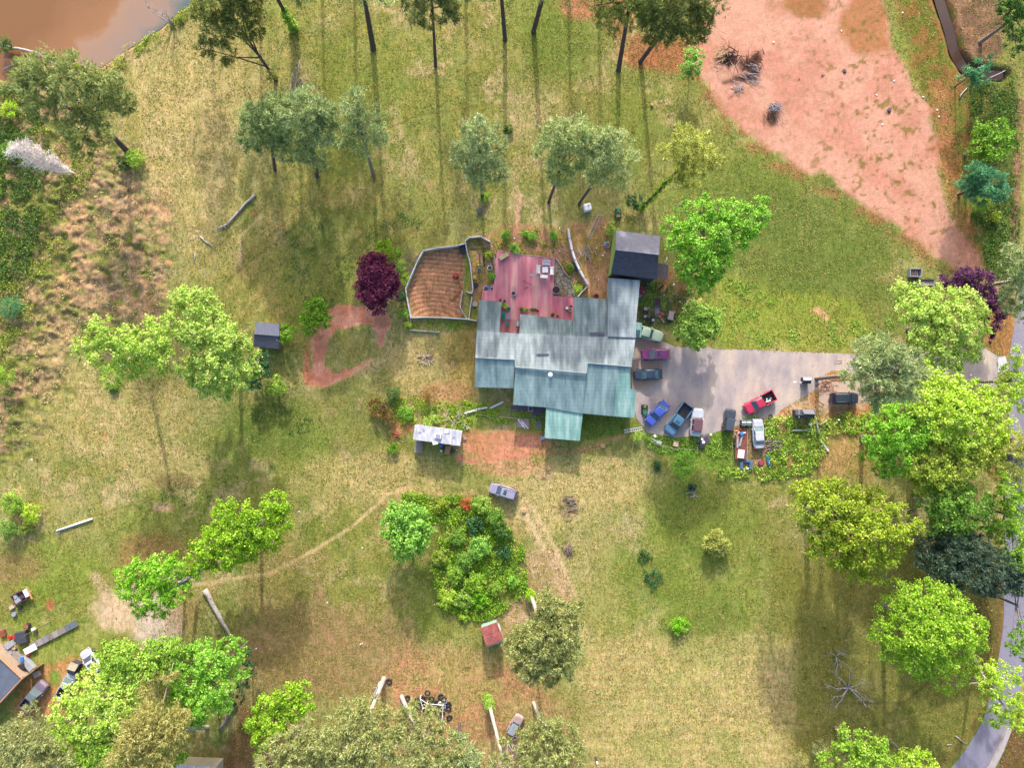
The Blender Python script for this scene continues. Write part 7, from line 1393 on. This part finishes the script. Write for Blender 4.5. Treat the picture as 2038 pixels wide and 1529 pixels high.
# tyres and the metal frame
GT = 'tyres dumped around the white metal frame'
tp = MB().torus((0, 0, .12), .36, .14, 20, 8, zs=.85).build('tyre', M['black'], smooth=True); first = True
tl = [(775, 1357, 'lone tyre beside the pale logs', 0), (811, 1390, 'tyre left of the tyre pile beside a standing trunk', 0), (851, 1380, 'northernmost tyre of the pile', .5), (841, 1391, None, 0), (830.5, 1395, None, 0), (859, 1392, None, .4), (877, 1387, 'large tyre with a grey rim right of the pile top', 0), (883, 1393, None, .7), (893, 1402, 'tyre on the east side of the pile, upper', 0), (893, 1410, 'tyre on the east side of the pile, lower', 0), (894, 1429, 'lone tyre south-east of the pile', 0), (853, 1408, None, 0), (862, 1411, None, .3), (858, 1417, None, 0), (870, 1400, None, 0), (832, 1408, None, .4), (843, 1402, None, .5), (871, 1415, None, .3), (838, 1398, None, .2), (880, 1420, None, 0), (848, 1415, None, 0)]
for x, y, l_, z in tl:
    o = tp if first else tp.copy()
    if not first: col.objects.link(o)
    first = False; p = P(x, y, z); o.location = p; o.rotation_euler = (R.normal() * .12, R.normal() * .12, R.uniform(0, 3)); tag(o, l_ or 'black tyre lying in the heap under the white metal frame', 'tyre', GT)
o = empty('tubular_rack', P(862, 1415), 0, 'white tubular rack standing over the tyre pile', 'rack'); oo = o.location
nodes = [(836, 1392, 1.4), (850, 1402, 1.4), (882, 1405, 1.4), (880, 1432, 1.4), (877, 1450, 1.4), (842, 1412, 1.4), (848, 1440, 1.4)]
Q = [P(*n_) - oo for n_ in nodes]
for a, b in ((0, 1), (1, 2), (2, 3), (3, 4), (0, 5), (1, 6)): MB().tube([Q[a], Q[b]], .05, 6).build('rail', M['white'], o)
for q_ in Q: MB().tube([(q_.x, q_.y, 0), q_], .05, 6).build('leg', M['white'], o)
for x, y in ((875, 1402), (886, 1399), (884, 1408)): bucket('white drum among the tyres at the frame corner', x, y, .3, M['white'], .4, inner='grey', cat='drum', name='drum', group='white drums at the frame corner')
bucket('rusty orange drum inside the tyre frame', 836, 1407, .24, M['orange'], .3, inner='orange', cat='drum', name='drum')
# clearing litter
for x, y, r, l_ in [(1637, 150, .18, 'small dark stone near the middle of the red clearing'), (1771, 219, .35, 'dark rock in the east of the red clearing'), (1682, 141, .3, 'dark clod in the upper red clearing')]:
    o = MB().cyl((0, 0, 0), r, r * .6, 8, r * .6).build('rock', M['dark']); put(o, x, y, 0, 0, l_, 'rock', top=r * .6)
for k, (x, y) in enumerate([(1540, 83), (1797, 24), (1745, 188), (1838, 192), (1866, 218), (1869, 231), (1757, 247), (1780, 160), (1675, 60)]):
    box_thing('stone', 'small white stone on the red clearing', 'stone', x, y, (.3, .25, .12), M['white'], k, group='white stones on the red clearing', taper=.7)
box_thing('sand_bag', 'pale sack beside the end of the creek', 'sack', 1928, 138, (.9, .8, .3), M['tan'], .5, bevel=.1)
for k in range(26):
    x, y = [(R.uniform(1060, 1110), R.uniform(1120, 1180)), (R.uniform(200, 340), R.uniform(1180, 1260)), (R.uniform(500, 1000), R.uniform(1000, 1340))][k % 3]
    box_thing('stone', 'small %s stone %s' % (['cream', 'brick red', 'white'][k % 3], ['on the bare ground beside the mossy leaning trunk', 'on the pale dirt patch in the south-west', 'on the south lawn west of the thicket'][k % 3]), 'stone', x, y, (.25, .2, .1), M[['lightwood', 'terracotta', 'white'][k % 3]], k, group='pale stones on the southern ground', taper=.7)
